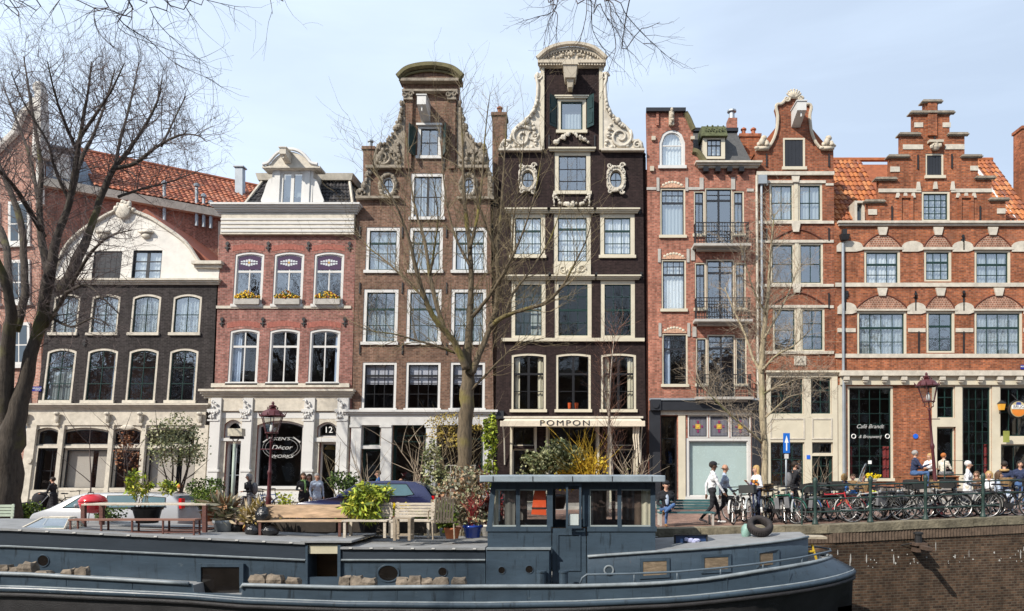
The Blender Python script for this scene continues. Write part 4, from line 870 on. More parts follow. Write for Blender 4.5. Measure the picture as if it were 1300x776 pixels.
# mansard and mossy dormer
LEAN[0]=True
a0,a1,a2,a3=(X(876,208),Y+.2,Z(208)),(X(958,208),Y+.2,Z(208)),(X(942,152),Y+1.4,Z(150)),(X(876,152),Y+1.4,Z(150))
MB().add([a0,a1,a2,a3,(a1[0]+.02,Y+8,a1[2]),(a2[0],Y+8,a2[2]),(a3[0],Y+8,a3[2])],[(0,1,2,3),(1,4,5,2),(3,2,5,6)]).build('roof',mat('slate_roof',(.075,.075,.075),.6,.35,5,.4,stretch=(1,1,6)),h.root)
MB().box(a3[0]-.0,a2[0]+.1,Y+1.25,Y+1.5,a2[2]-.05,a2[2]+.12).build('roof_trim',M['charcoal'],h.root)
dm=MB(); xa,xb,za,zb=h.rect(893,174,921,200.6); wa,wb,wc,wd=h.rect(898,176,916,197.5)
dmo=dm.plate(arch(xa,xb,za,zb),Y+.1,Y+.2,[arch(wa,wb,wc,wd)]).box(xa,xa+.1,Y+.21,Y+2,za,zb).box(xb-.1,xb,Y+.21,Y+2,za,zb).build('dormer',M['cream'],h.root)
q=MB(); q.ring(arch(wa,wb,wc,wd),arch(wa+.05,wb-.05,wc+.05,wd-.05),Y+.12,Y+.18)
for t in (.33,.66): q.box(lerp(wa,wb,t)-.02,lerp(wa,wb,t)+.02,Y+.12,Y+.17,wc,wd)
q.box(wa,wb,Y+.12,Y+.17,lerp(wc,wd,.65)-.02,lerp(wc,wd,.65)+.02); q.build('sash',M['charcoal'],dmo); MB().add([(wa,Y+.16,wc),(wb,Y+.16,wc),(wb,Y+.16,wd),(wa,Y+.16,wd)],[(0,1,2,3)]).build('pane',M['glassA'],dmo); MB().box(wa,wb,Y+.35,Y+.4,wc,wd).build('curtain',M['net'],dmo)
q=MB(); q.hexa([(xa-.1,Y-.1,zb+.02),(xb+.1,Y-.1,zb+.02),(xb+.1,Y+1.2,zb+.02),(xa-.1,Y+1.2,zb+.02)],[(xa-.05,Y+.2,Z(158)),(xb+.05,Y+.2,Z(158)),(xb+.05,Y+1.2,Z(156)),(xa-.05,Y+1.2,Z(156))])
garland(q,[(lerp(xa,xb,t),Z(172-12*((k % 3)/2))) for k,t in enumerate([i/12 for i in range(13)])],Y+.0,.05,5,71); q.build('dormer_roof',M['moss'],dmo)
h.cornice('cornice','ivory',888,208,959,214.5,.4,3)
for k in range(4): x,z=P(895+k*15,217); MB().box(x-.12,x+.12,Y-.3,Y-.004,z-.13,z+.09).build('bracket',M['black'],h.root)
# ground floor
h.bar('charcoal',826,509,965,521.5,.28); h.bar('zinc',824,506.5,966,509,.34); h.bar('charcoal',824,521.5,838,641,.16); h.bar('charcoal',954,521.5,965,641,.16); h.bar('charcoal',825,508,838,521.6,.36)
x_,z_=P(831.5,515); h.tm('charcoal').lathe([(.16,-.42),(.1,-.38)],(x_,Y,z_),10,'y')
h.bar('ivory',838.5,521.6,954,527,.10)
h.window(839,528,860,640,1,[.15,.45,.75],0,.03,'black','black','dark','glassB',sill=False,recess=.22,name='door'); h.bar('cream',861,527,870,640,.06)
sw=h.window(871,556,953.5,633,1,1,0,.14,'white','white','pale','glassB',recess=.05)
for k in range(3):
    a=873+k*27; w=h.window(a,526.8,a+26.3,556,1,1,0,.07,'white','charcoal','dark','glassB',sill=False,recess=.05)
    q=MB(); xa,xb,za,zb=h.rect(a+3,529.5,a+23.5,553.5); q.mat(mat('ribbed_glass',(.22,.22,.26),.2,.1)).box(xa,xb,Y+.09,Y+.10,za,zb)
    q.mat(mat('lead_came',(.05,.05,.06),.5,.1))
    for i in range(12): q.box(lerp(xa,xb,i/12)-.006,lerp(xa,xb,i/12)+.006,Y+.075,Y+.088,za,zb)
    cx,cz=(xa+xb)/2,(za+zb)/2; q.mat(mat('amber_glass',(.5,.3,.08),.2,.1)).box(cx-.12,cx+.12,Y+.065,Y+.074,cz-.12,cz+.12); q.mat(mat('red_glass',(.22,.05,.12),.2,.1))
    for s_ in (-1,1): q.box(cx+s_*.2-.05,cx+s_*.2+.05,Y+.06,Y+.064,cz-.05,cz+.05); q.box(cx-.05,cx+.05,Y+.06,Y+.064,cz+s_*.22-.07,cz+s_*.22+.07)
    q.mat(mat('yellow_glass',(.6,.45,.05),.2,.1)).lathe([(.06,.052),(.06,.058)],(cx,Y,cz),8,'y'); q.build('stained_glass',None,w)
h.bar('greystone',862,634,954,641,.14)
h.finish([(824,642),(960,642),(959,214),(897,214),(893,204),(888,196),(880,192),(880,168),(877,158),(873,148),(870,141),(820.5,141),(822,214)],212,(508,410,318),roof=None)
chimney(h,'chimney',940,170,965,240,Y+2.0,.8,M['b7'],2); 
q=MB(); LEAN[0]=False; x,z=W(930.5,152,Y+2)[0],W(930.5,152,Y+2)[2]; q.box(x-.22,x+.22,Y+2,Y+2.6,z-1,z+.1); c_=q.build('chimney',M['b5'],h.root); MB().lathe([(.16,0),(.14,.4),(.24,.42),(.24,.5)],(x,Y+2.3,z+.1),8).build('chimney_pot',M['zinc'],c_); LEAN[0]=True
MB().tube([(X(961,400),Y-.1,-.3),(X(961,400),Y-.1,Z(224))],.06,8).build('drainpipe',M['ivory'],h.root)
MB().tube([(X(966.5,400),Y-.16,-.3),(X(966.5,400),Y-.16,Z(232))],.06,8).box(X(966.5,230)-.2,X(966.5,230)+.2,Y-.3,Y-.005,Z(236),Z(225)).build('drainpipe',M['zinc'],h.root)
# ------------------------------------------------------------ H6: warm red brick with bell gable
h=House('canal_house','warm red brick canal house with a slender bell gable edged in sandstone','b6',X(1010,640))
h.window(994,175,1022,215,1,1,0,.09,'cream','charcoal','shutter','glassB',sill=True,recess=.04)
for (x0,y0,x1,y1,ins) in ((977,233,1044,281,'netgrey'),(978,308.5,1045,361,'dark'),(981,391,1047,446,'dark')):
    xm=(x0+x1)/2; h.window(x0,y0,xm-2.5,y1,2 if y0 < 300 else 1,[.5],0,.09,'cream','green',ins,'glassA',sill=False); h.window(xm+2.5,y0,x1,y1,2,[.5] if y0 < 380 else [.33,.66],0,.09,'cream','green',ins,'glassA',sill=False); h.bar('cream',xm-2.5,y0,xm+2.5,y1,.02)
    h.bar('ivory',x0-4,y0-3.5,x1+4,y0,.05); h.bar('ivory',962,y1,1058,y1+3.6,.08)
h.bar('ivory',960,219,1058,223.5,.14); h.bar('ivory',962,305,974,308.5,.04); h.bar('ivory',1049,305,1058,308.5,.04); h.bar('ivory',962,388,977,391.5,.04); h.bar('ivory',1051,388,1058,391.5,.04); h.bar('ivory',960,233,975,236,.04); h.bar('ivory',1048,233,1058,236,.04)
for (xm,y0,y1) in ((1010,283,295),(1011,361,372),(1009.5,221,232)):
    a,b,c,d=h.rect(xm-5,y0,xm+5,y1); h.tm('ivory').hexa([(a+.05,Y-.1,c),(b-.05,Y-.1,c),(b-.05,Y-.004,c),(a+.05,Y-.004,c)],[(a-.03,Y-.1,d),(b+.03,Y-.1,d),(b+.03,Y-.004,d),(a-.03,Y-.004,d)])
for (x0,x1,yb,r) in ((980,1046,308,14),(979,1047,390,16)):
    pts=[(X(lerp(x0,x1,i/16),yb),Z(yb-2-r*math.sin(math.pi*i/16))) for i in range(17)]; q=MB(); q.tube([(x,Y-.01,z) for x,z in pts],.05,4); q.build('brick_arch',mat('arch_brick_dark',(.12,.04,.025),.9,.3,9),h.root)
for x in (973,1052): rod(h,x,196,212); rod(h,x,290,306); rod(h,x,372,392)
q=MB(); xa,xb,za,zb=h.rect(1008,452.5,1023,464); q.box(xa,xb,Y-.06,Y-.004,za,zb); cx,cz=(xa+xb)/2,(za+zb)/2; garland(q,[(cx-.15,cz-.05),(cx,cz+.08),(cx+.15,cz-.05)],Y-.07,.05,12,5); q.build('stone_plaque',M['ivory'],h.root)
# ground floor cream front
h.cornice('cornice','cream',975,471,1062,476,.22,2)
h.window(978,479,1020,526,3,[.5],0,.04,'cream','green','dark','glassA',sill=False); h.window(1029,479,1055.5,526,2,[.33,.66],0,.04,'cream','green','dark','glassA',sill=False)
h.window(978,561.5,1021,618,3,[.3,.62],0,.04,'cream','green','dark','glassA',sill=False); h.window(1030.5,561.5,1057,576,1,1,0,.04,'cream','charcoal','dark','glassB',sill=False); h.window(1030.5,579,1057,637,2,[.3,.55,.8],0,.06,'green','green','dark','glassB',sill=False,recess=.12,name='door')
q=MB(); 
xa,xb,za,zb=h.rect(965,475.5,1063,640); cut=[hl for hl in h.holes if max(p[1] for p in hl) < Z(476)]
cp=[[(lerp(x,sum(p[0] for p in hl)/4,-.0),z) for x,z in hl] for hl in cut]
q.plate(arch(xa+.3,xb,za,zb),Y-.06,Y-.004,cp); q.build('painted_front',M['cream'],h.root)
for (a,b) in ((977,1021),(1030,1056)): 
    xa,xb,za,zb=h.rect(a,531,b,558); q=MB(); q.ring(arch(xa,xb,za,zb),arch(xa+.07,xb-.07,za+.07,zb-.07),Y-.09,Y-.062); q.build('panel_moulding',M['ivory'],h.root)
q=MB(); xa,xb,za,zb=h.rect(1023.5,578,1028,583); q.box(xa,xb,Y-.08,Y-.062,za,zb); q.build('house_number_sign',mat('sign_blue',(.02,.12,.6),.4,.05),h.root)
# gable copings
gp=[(960,191),(975,189),(981,180),(985.5,168),(987,155),(987,146),(984.5,137),(986,133),(992,133),(997,127),(1007,123.5),(1017,127),(1022,133),(1028,133),(1030,137),(1027.5,146),(1028,155),(1029.5,168),(1034,180),(1041,189),(1057,191)]
gs=smoothpts([P(*p) for p in gp],1)
q=MB(); q.tube([(x,Y-.06,z) for x,z in gs[1:-1]],.075,6); q.sm=True
cx,cz=P(1007,123); 
for k in range(-3,4): a=R(90-k*24); q.tube([(cx,Y-.1,cz-.1),(cx+.32*math.cos(a),Y-.12,cz+.27*math.sin(a)-.02)],[.08,.045],5); q.ball((cx+.32*math.cos(a),Y-.12,cz+.27*math.sin(a)),.055)
for s_ in (-1,1): scroll(q,cx+s_*.32,cz-.14,.14,Y-.1,1.3,s_,.05)
for px,s_ in ((968,1),(1050,-1)):
    cx,cz=P(px,184); scroll(q,cx,cz-.02,.24,Y-.1,1.3,s_,.09); garland(q,[(cx-.3,cz-.2),(cx,cz+.28),(cx+.3,cz-.2)],Y-.1,.13,9,81); a,b,c,d=h.rect(px-7.5,188,px+7.5,191.5); q.box(a,b,Y-.2,Y+.3,c,d)
q.build('gable_coping',M['beige'],h.root)
hoist(h,1010,149,'white',.42,.55,1.0)
h.finish([(962,642),(1063,642),(1058,191)]+gp[::-1][1:-1]+[(960,191)],195,(472,380,302,222),roof='gable')
prism_roof(h,h.xa,h.xb,Z(192),(h.xa+h.xb)/2,Z(130),Y+.34,Y+9,M['tiles7'][3])
LEAN[0]=True
# ------------------------------------------------------------ H7: orange brick step gable
h=House('canal_house','wide orange brick house with a stepped gable, cream bands and a cafe below','b7',X(1190,640))
h.window(1175,195,1198,226,1,1,0,.08,'cream','charcoal','shutter','glassB'); h.window(1170,243,1206,281,4,[.25,.5,.75],0,.10,'cream','green','netgrey','glassA',sill=False,bar=.03)
for (a,b,y1) in ((1097,1143,365),(1173,1208,357.5),(1237,1283,365.5)): h.window(a,317.5,b,y1,3,[.33,.64],0,.11,'cream','green','net' if a < 1100 else 'netgrey','glassA',thick=.64,sill=False,bar=.03)
for (a,b,y1) in ((1088,1151,454),(1176,1212,448),(1237,1298,454)): h.window(a,395,b,y1,4 if b-a > 40 else 2,[.33,.66],0,.11,'cream','green','netgrey' if a != 1176 else 'dark','glassA',thick=.66,sill=False,bar=.03)
tm=MB()
for (a,b,yb,r) in ((1095,1145,315,17.5),(1172,1209,315,17.5),(1235.5,1284,315,17.5),(1087,1152,392,17.5),(1175,1212,392,17.5),(1236,1299,392,17.5)):
    pts=[(X(lerp(a,b,i/18),yb),Z(yb-r*math.sin(math.pi*i/18)**.8)) for i in range(19)]
    MB().tube([(x,Y-.0,z) for x,z in pts],.045,4).build('brick_arch',MC['arch_brick_dark'],h.root)
    lo=pts[::-1]; lo=lo if sum(lo[i][0]*lo[(i+1)%len(lo)][1]-lo[(i+1)%len(lo)][0]*lo[i][1] for i in range(len(lo))) > 0 else lo[::-1]
    MB().plate(lo,Y-.006,Y-.002).build('arch_infill',brick('infill_brick',(.30,.13,.08),(.22,.09,.055),(.44,.33,.26),w=.12,h=.10,stain=.2) if 'infill_brick' not in MC else MC['infill_brick'],h.root)
    xm=(a+b)/2; ya,yb2=yb-r-8.5,yb-r+1.5; p,q_,c,d=h.rect(xm-6.5,ya,xm+6.5,yb2)
    h.tm('ivory').hexa([(p+.09,Y-.09,c),(q_-.09,Y-.09,c),(q_-.09,Y-.007,c),(p+.09,Y-.007,c)],[(p,Y-.09,d),(q_,Y-.09,d),(q_,Y-.007,d),(p,Y-.007,d)])
def springer(a,b,y0,y1):
    pts=smoothpts(PL((a,y1),(b,y1),(b,y0+5),(b-4,y0+1),((a+b)/2,y0-1),(a+4,y0+1),(a,y0+5)),1); 
    if sum(pts[i][0]*pts[(i+1)%len(pts)][1]-pts[(i+1)%len(pts)][0]*pts[i][1] for i in range(len(pts))) < 0: pts=pts[::-1]
    h.tm('ivory').plate(pts,Y-.06,Y-.008)
for (a,b) in ((1062,1095),(1145,1171.5),(1209,1235),(1284,1312)): springer(a,b,307,320)
for (a,b) in ((1063,1087),(1151.5,1175),(1212,1236),(1299,1312)): springer(a,b,385,399)
h.cornice('cornice','ivory',1066,282,1308,287.5,.22,2); h.bar('ivory',1060,359.5,1310,364.5,.07); h.bar('ivory',1060,449.5,1310,454.5,.07)
for (a,b) in ((1063,1086),(1152.5,1174.5),(1213,1235),(1299,1312)): h.bar('ivory',a,417,b,422,.05)
h.bar('ivory',1084.5,392.5,1154,395,.08); h.bar('ivory',1173,392.5,1215,395,.08); h.bar('ivory',1234,392.5,1301,395,.08)
for (a,b) in ((1094,1146),(1171,1210),(1234,1286)): h.bar('ivory',a,314.5,b,317.5,.08)
for (x,y0,y1) in ((1073,370,395),(1162,370,395),(1223,370,395),(1072,421,450),(1166,421,450),(1223,421,450),(1132,262,280),(1244,262,280),(1223,302,318),(1165,197,215),(1208,196,214),(1186,161,178)): rod(h,x,y0,y1)
for (x,y) in ((1075,374),(1162,376),(1223,374),(1222,303),(1186,165)): anchor(h,x,y,.8)
# step gable
h.bar('ivory',1115,240,1169,244.6,.05); h.bar('ivory',1207,240,1259,244.6,.05)
for (a,b,y0,y1) in ((1102,1113,266,273),(1265.5,1276,265,271.5),(1130,1142,212,218.5),(1231.5,1241.5,211,217),(1146,1171.5,184,190),(1199.5,1224,183.5,190),(1160.5,1171.5,156,162),(1196.5,1206.5,156,162)): h.bar('ivory',a,y0,b,y1,.04)
for (xm,y0,y1) in ((1187,231.5,240.5),(1165.5,231.5,242),(1209,231,242),(1139.5,245.5,251.5),(1149,245.5,251.5),(1159,245.5,251.5),(1216,245.5,251.5),(1226,245.5,251.5),(1236,245.5,251.5)):
    p,q_,c,d=h.rect(xm-3,y0,xm+3,y1); h.tm('ivory').hexa([(p,Y-.07,c),(q_,Y-.07,c),(q_,Y-.007,c),(p,Y-.007,c)],[(p+.05,Y-.07,d),(q_-.05,Y-.07,d),(q_-.05,Y-.007,d),(p+.05,Y-.007,d)])
for (a,b,y0,y1) in ((1144,1155.5,252,281),(1220,1232,252,281)):
    p,q_,c,d=h.rect(a,y0,b,y1); MB().ring(arch(p-.12,q_+.12,c,d+.1),arch(p,q_,c+.02,d),Y-.08,Y-.004).build('blind_niche',M['b7'],h.root)
for (a,b,y) in ((1098,1121,257),(1112,1136,228.5),(1128,1152,200),(1142,1166,172),(1156.5,1209,144.5),(1171.5,1193.5,130.5),(1204,1226.5,172),(1221,1244,200),(1239,1261,227),(1256.5,1278.5,254.5)):
    h.cornice('step_coping','sandst',a,y-1,b,y+1.5,.15,2)
    p,q_,c,d=h.rect(a,y-2.5,b,y-1); MB().box(p-.03,q_+.03,Y-.15,Y+.42,c,d).build('step_coping',M['sandst'],h.root)
h.bar('b7',1177,131,1188.5,173,.10)
q=MB(); cx,cz=P(1186,187); a,b,c,d=h.rect(1177,180,1195,183); q.box(a,b,Y-.25,Y-.004,c,d); q.ball((cx,Y-.1,cz),.24,.16,.22); garland(q,[(cx-.25,cz-.1),(cx,cz+.15),(cx+.25,cz-.1)],Y-.18,.08,9,5); q.build('carved_head',M['beige'],h.root)
# tiled roof, left and right of the gable
xa,xb=X(1058,300),X(1310,300)
tile_roof(h.root,'roof',(X(1062,290),Y+.35,Z(283)),(X(1137,290),Y+.35,Z(283)),(X(1137,200),Y+4.4,18.35),(X(1062,200),Y+4.4,18.35),12,14,M['tiles7'],.06)
tile_roof(h.root,'roof',(X(1235,290),Y+.35,Z(283)),(X(1325,290),Y+.35,Z(283)),(X(1325,200),Y+4.4,18.35),(X(1235,200),Y+4.4,18.35),15,14,M['tiles7'],.06)
MB().add([(xa,Y+.36,Z(283)-.15),(xb,Y+.36,Z(283)-.15),(xb,Y+4.45,18.15),(xa,Y+4.45,18.15),(xb,Y+9,Z(283)),(xa,Y+9,Z(283))],[(0,1,2,3),(3,2,4,5)]).build('roof_deck',M['tiles7'][3],h.root)
MB().tube([(xa,Y+4.42,18.40),(X(1325,200),Y+4.42,18.40)],.12,6).build('ridge',M['tiles7'][1],h.root)
prism_roof(h,X(1104,280),X(1274,280),Z(278),X(1187,200),Z(160),Y+.34,Y+5,M['tiles7'][3],'gable_roof')
MB().hexa([(X(1297,250),Y+.3,Z(284)),(X(1303,250),Y+.3,Z(284)),(X(1303,250),Y+.5,Z(284)),(X(1297,250),Y+.5,Z(284))],[(X(1288,250),Y+4.3,18.4),(X(1293,250),Y+4.3,18.4),(X(1293,250),Y+4.5,18.4),(X(1288,250),Y+4.5,18.4)]).build('verge_board',M['white'],h.root)
# little left skylight dormer
xa,xb,za,zb=h.rect(1088,252,1101,281); wo=MB().ring(arch(xa,xb,za,zb),arch(xa+.12,xb-.1,za+.1,zb-.1),Y+.3,Y+1.2).build('skylight',M['ivory'],h.root); MB().box(xa+.11,xb-.1,Y+.5,Y+.55,za+.1,zb-.1).build('pane',MC['dark_mirror_glass'],wo)
chimney(h,'chimney',1298,160,1330,240,Y+2.5,.8,M['b7'],0)
# ground floor of the cafe
h.bar('ivory',1064,471.5,1310,478,.34); h.bar('cream',1066,478,1310,489,.14)
for k in range(10):
    x,z=P(1072+k*24.2,483); MB().box(x-.13,x+.13,Y-.33,Y-.142,z-.02,z+.14).box(x-.09,x+.09,Y-.27,Y-.142,z-.12,z-.021).build('bracket',M['ivory'],h.root)
cafe=h.window(1076,490,1134,610,4,[.14,.25,.36,.48,.6,.72,.88],0,.10,'cream','green','reddrapes','glassB',bar=.022,sill=True)
h.window(1189,490,1212,531,2,[.33,.66],0,.05,'cream','green','dark','glassB',sill=False); h.window(1189,542,1213,640,1,1,0,.06,'cream','green','dark','glassB',sill=False,recess=.15,name='door')
h.window(1221,490,1259,606,4,[.13,.25,.37,.5,.62,.75,.87],0,.07,'cream','green','reddrapes','glassB',bar=.022)
cw2=h.window(1269,491,1306,555,3,[.5],0,.06,'cream','green','dark','glassB',sill=False); h.window(1270,564,1306,640,2,[.5],0,.05,'cream','green','reddrapes','glassB',sill=False)
q=MB(); xa,xb,za,zb=h.rect(1183,489.2,1309,641); cut=[hl for hl in h.holes if max(p[1] for p in hl) < Z(489.5) and min(p[0] for p in hl) > xa]
q.plate(arch(xa,xb,za,zb),Y-.05,Y-.005,cut); q.build('painted_front',M['cream'],h.root)
q=MB(); xa,xb,za,zb=h.rect(1064,489.2,1074,641); q.box(xa,xb,Y-.05,Y-.005,za,zb); q.build('painted_pier',M['cream'],h.root)
for s_,py,sz in (('Café Brandt',541.5,.27),('& Brouwerij',554.5,.22)): x,z=P(1105,py); text(s_,x,z,Y+.07,sz,MC['faded_lettering'],cafe,shear=.35,ext=.003,sx=1.0)
for px in (1084.5,1127.5): x,z=P(px,554); MB().torus((x,Y+.07,z),.10,.02,14,4,'y').build('lettering_ornament',M['white_letter'],cafe)
x,z=P(1105,587); MB().box(x-.08,x+.08,Y+.06,Y+.07,z-.08,z+.08).build('notice',M['white_letter'],cafe)
# round brewery sign
x,z=P(1283,521); sg=MB().lathe([(.40,-.62),(.44,-.60),(.44,-.50),(.40,-.48)],(x,Y,z),24,'y').build('round_sign',M['black'],h.root)
MB().lathe([(.37,-.64),(.37,-.63)],(x,Y,z),24,'y').build('sign_face',mat('sign_cream',(.48,.40,.22),.4,.1),sg)
MB().plate([(x-.33,z-.02),(x-.28,z-.2),(x-.14,z-.31),(x,z-.34),(x+.14,z-.31),(x+.28,z-.2),(x+.33,z-.02)],Y-.655,Y-.645).build('sign_emblem',mat('sign_orange',(.62,.2,.03),.4,.1),sg)
MB().box(x-.32,x+.32,Y-.66,Y-.646,z+.02,z+.2).build('sign_band',M['white_letter'],sg); text('BRUG',x,z+.11,Y-.665,.2,M['charcoal'],sg,ext=.002)
MB().plate([(x-.12,z+.2),(x+.12,z+.2),(x+.1,z+.33),(x-.1,z+.33)],Y-.66,Y-.646).build('sign_shield',mat('sign_navy',(.04,.07,.25),.4,.1),sg)
MB().tube([(x-.4,Y-.55,z+.1),(x-.5,Y-.02,z+.1)],.02,5).tube([(x,Y-.55,z+.43),(x,Y-.1,z+.75)],.02,5).build('sign_bracket',M['iron'],sg)
x,z=P(1268,517); lm=MB().hexa([(x-.09,Y-.32,z-.16),(x+.09,Y-.32,z-.16),(x+.09,Y-.14,z-.16),(x-.09,Y-.14,z-.16)],[(x-.13,Y-.36,z+.14),(x+.13,Y-.36,z+.14),(x+.13,Y-.1,z+.14),(x-.13,Y-.1,z+.14)]).build('wall_lantern',mat('amber_lantern',(.75,.38,.05),.3,.1),h.root); MB().hexa([(x-.15,Y-.38,z+.145),(x+.15,Y-.38,z+.145),(x+.15,Y-.08,z+.145),(x-.15,Y-.08,z+.145)],[(x-.04,Y-.25,z+.3),(x+.04,Y-.25,z+.3),(x+.04,Y-.2,z+.3),(x-.04,Y-.2,z+.3)]).box(x-.02,x+.02,Y-.2,Y-.052,z-.3,z-.26).build('lantern_cap',M['iron'],lm)
x,z=P(1270.5,555); MB().box(x-.13,x+.13,Y-.5,Y-.42,z-.27,z+.27).build('menu_board',mat('olive_sign',(.24,.26,.06),.5,.2),h.root)
x,z=P(1162,554); MB().lathe([(.12,-.05),(.12,-.003)],(x,Y,z),12,'y').build('blue_plaque',MC['sign_blue'],h.root)
mb=MB(); a,b,c,d=h.rect(1295.5,463.5,1312,469); mb.box(a,b,Y-.05,Y-.004,c,d); sg=mb.build('street_sign',MC['enamel_blue'],h.root); text('BROUWERSGRACHT',(a+b)/2,(c+d)/2+.02,Y-.055,.095,M['white_letter'],sg,ext=.002,sx=.75)
# rainwater pipe with hopper
MB().tube([(X(1069.5,450),Y-.12,-.3),(X(1069.5,450),Y-.12,Z(310))],.065,8).build('drainpipe',M['zinc'],h.root)
x,z=P(1070,300); MB().hexa([(x-.16,Y-.32,z-.25),(x+.16,Y-.32,z-.25),(x+.16,Y-.1,z-.25),(x-.16,Y-.1,z-.25)],[(x-.22,Y-.38,z+.0),(x+.22,Y-.38,z+.0),(x+.22,Y-.1,z+.0),(x-.22,Y-.1,z+.0)]).box(x-.1,x+.1,Y-.3,Y-.1,z+.01,z+.25).build('pipe_hopper',M['iron'],h.root)
st=[(1102,281),(1102,257),(1116,257),(1116,228.5),(1130,228.5),(1130,200),(1144,200),(1144,172),(1160,172),(1160,144.5),(1174.5,144.5),(1174.5,131),(1190.5,131),(1190.5,144.5),(1205.5,144.5),(1205.5,172),(1224.5,172),(1224.5,200),(1241.5,200),(1241.5,227),(1259,227),(1259,254.5),(1276.5,254.5),(1276.5,281)]
h.finish([(1062,642),(1312,642),(1312,283),(1277,283)]+st[::-1][1:-1]+[(1102,283),(1059,283)],284,(475,378,300,235),roof=None)
LEAN[0]=False
# ================================================================= GROUND, QUAY, CANAL
def quayY(x): 
    pts=[(-90,20.35),(7.0,20.35),(13.5,22.1),(90,44)]
    for (a,ya),(b,yb) in zip(pts,pts[1:]):
        if x <= b: return lerp(ya,yb,(x-a)/(b-a))
    return 44
XS=[-90,-60,-40,-30,-25,-20,-15,-10,-5,0,3,5,7,9,11,13.5,16,20,25,30,40,60,90]
def strip(mb,f0,f1,h0=0.0,h1=None):
    h1=h1 if h1 is not None else h0
    vs=[]
    for x in XS: vs += [(x,f0(x),gz(x)+h0),(x,f1(x),gz(x)+h1)]
    return mb.add(vs,[(2*i,2*i+2,2*i+3,2*i+1) for i in range(len(XS)-1)])
pave=brick('street_clinkers',(.30,.17,.13),(.22,.13,.105),(.20,.17,.14),w=.22,h=.11,stain=.3,mode='xy')
slab=brick('pavement_slabs',(.33,.30,.27),(.27,.245,.22),(.18,.16,.14),w=.6,h=.6,ms=.014,stain=.25,var=.1,mode='xy')
q=MB(); strip(q,lambda x: quayY(x)+.5,lambda x: 300); struct(q.build('street',pave))
q=MB(); strip(q,lambda x: 32.2,lambda x: 36.2,.125); strip(q,lambda x: 32.2,lambda x: 32.201,-.1,.125)
struct(q.build('pavement',slab))
q=MB()
for a,b in zip(XS,XS[1:]): q.hexa([(a,31.95,gz(a)-.1),(b,31.95,gz(b)-.1),(b,32.195,gz(b)-.1),(a,32.195,gz(a)-.1)],[(a,31.95,gz(a)+.13),(b,31.95,gz(b)+.13),(b,32.195,gz(b)+.13),(a,32.195,gz(a)+.13)])
struct(q.build('kerb',M['greystone']))
cop=mat('mossy_coping_stone',(.19,.165,.115),.9,.55,2.6,.8,fine=14)
q=MB(); x=-90
while x < 60:
    L=1.15 if -20 < x < 25 else 5; a,b=x+.006,x+L-.006; j=rnd.uniform(-.008,.008)
    pts=[]
    for px_,in ((a,),(b,)): pts.append((px_,quayY(px_)))
    (a,ya),(b,yb)=pts; za,zb=gz(a)+.03+j,gz(b)+.03+j
    q.hexa([(a,ya-.06,za-.22),(b,yb-.06,zb-.22),(b,yb+.52,zb-.22),(a,ya+.52,za-.22)],[(a,ya-.06,za),(b,yb-.06,zb),(b,yb+.52,zb),(a,ya+.52,za)]); x += L
struct(q.build('quay_coping',cop))
q=MB(); vs=[]
for x in XS: vs += [(x,quayY(x),-4.5),(x,quayY(x),gz(x)-.19)]
q.add(vs,[(2*i,2*i+2,2*i+3,2*i+1) for i in range(len(XS)-1)]); 
for a in [v for v in range(-20,30)]:
    pass
struct(q.build('quay_wall',M['bq']))
# row of upright bricks under the coping, lime runs, iron ring bollard
q=MB(); x=5.0
while x < 22:
    q.box(x,x+.085,quayY(x)-.02,quayY(x)+.05,gz(x)-.46,gz(x)-.195); x += .1
struct(q.build('brick_course',mat('soldier_brick',(.12,.085,.062),.9,.4,6,.4)))
r_=random.Random(5); lime=mat('lime_run',(.38,.37,.35),.9,.2,6)
q=MB()
for k in range(46):
    x=r_.uniform(6.5,13.5); z=r_.gauss(-.80,.12); y=quayY(x)-.004
    w,hh=r_.uniform(.008,.03),r_.uniform(.02,.08) if r_.random() < .85 else r_.uniform(.15,.3); nv=7; pts=[(x+w*math.cos(2*math.pi*i/nv)*r_.uniform(.6,1.2),y-.001*i,z+hh*.5*math.sin(2*math.pi*i/nv)) for i in range(nv)]
    q.add(pts,[tuple(range(nv))[::-1]])
struct(q.build('lime_stain',lime))
bx=(1164-730)*20.9/950
by=quayY(bx); q=MB(); q.box(bx-.17,bx+.17,by-.42,by-.001,-.42,-.34); q.box(bx-.12,bx+.12,by-.36,by-.001,-.6,-.421); q.box(bx-.06,bx+.06,by-.95,by-.421,-.5,-.4)  # last box is an added arm, there to throw a diagonal shadow down the wall
rt=q.build('bracket',mat('rusty_iron',(.09,.06,.045),.85,.4,6,.4)); tgb=thing('mooring_bollard','short iron mooring post on a bracket with an added shadow casting arm, half way up the quay wall','bollard',(bx,by,-.4)); rt.parent=tgb; rt.location=(-bx,-by,.4)
MB().lathe([(.10,-.339),(.095,-.12),(.13,-.11),(.13,-.06),(.05,-.04)],(bx,by-.22,0),12).build('post',M['iron'],tgb)
MB().tube([(bx-.15,by-.2,-.36),(bx-.5,by-.1,-.44),(bx-.95,by-.03,-.54)],.012,4).build('chain',M['iron'],tgb)
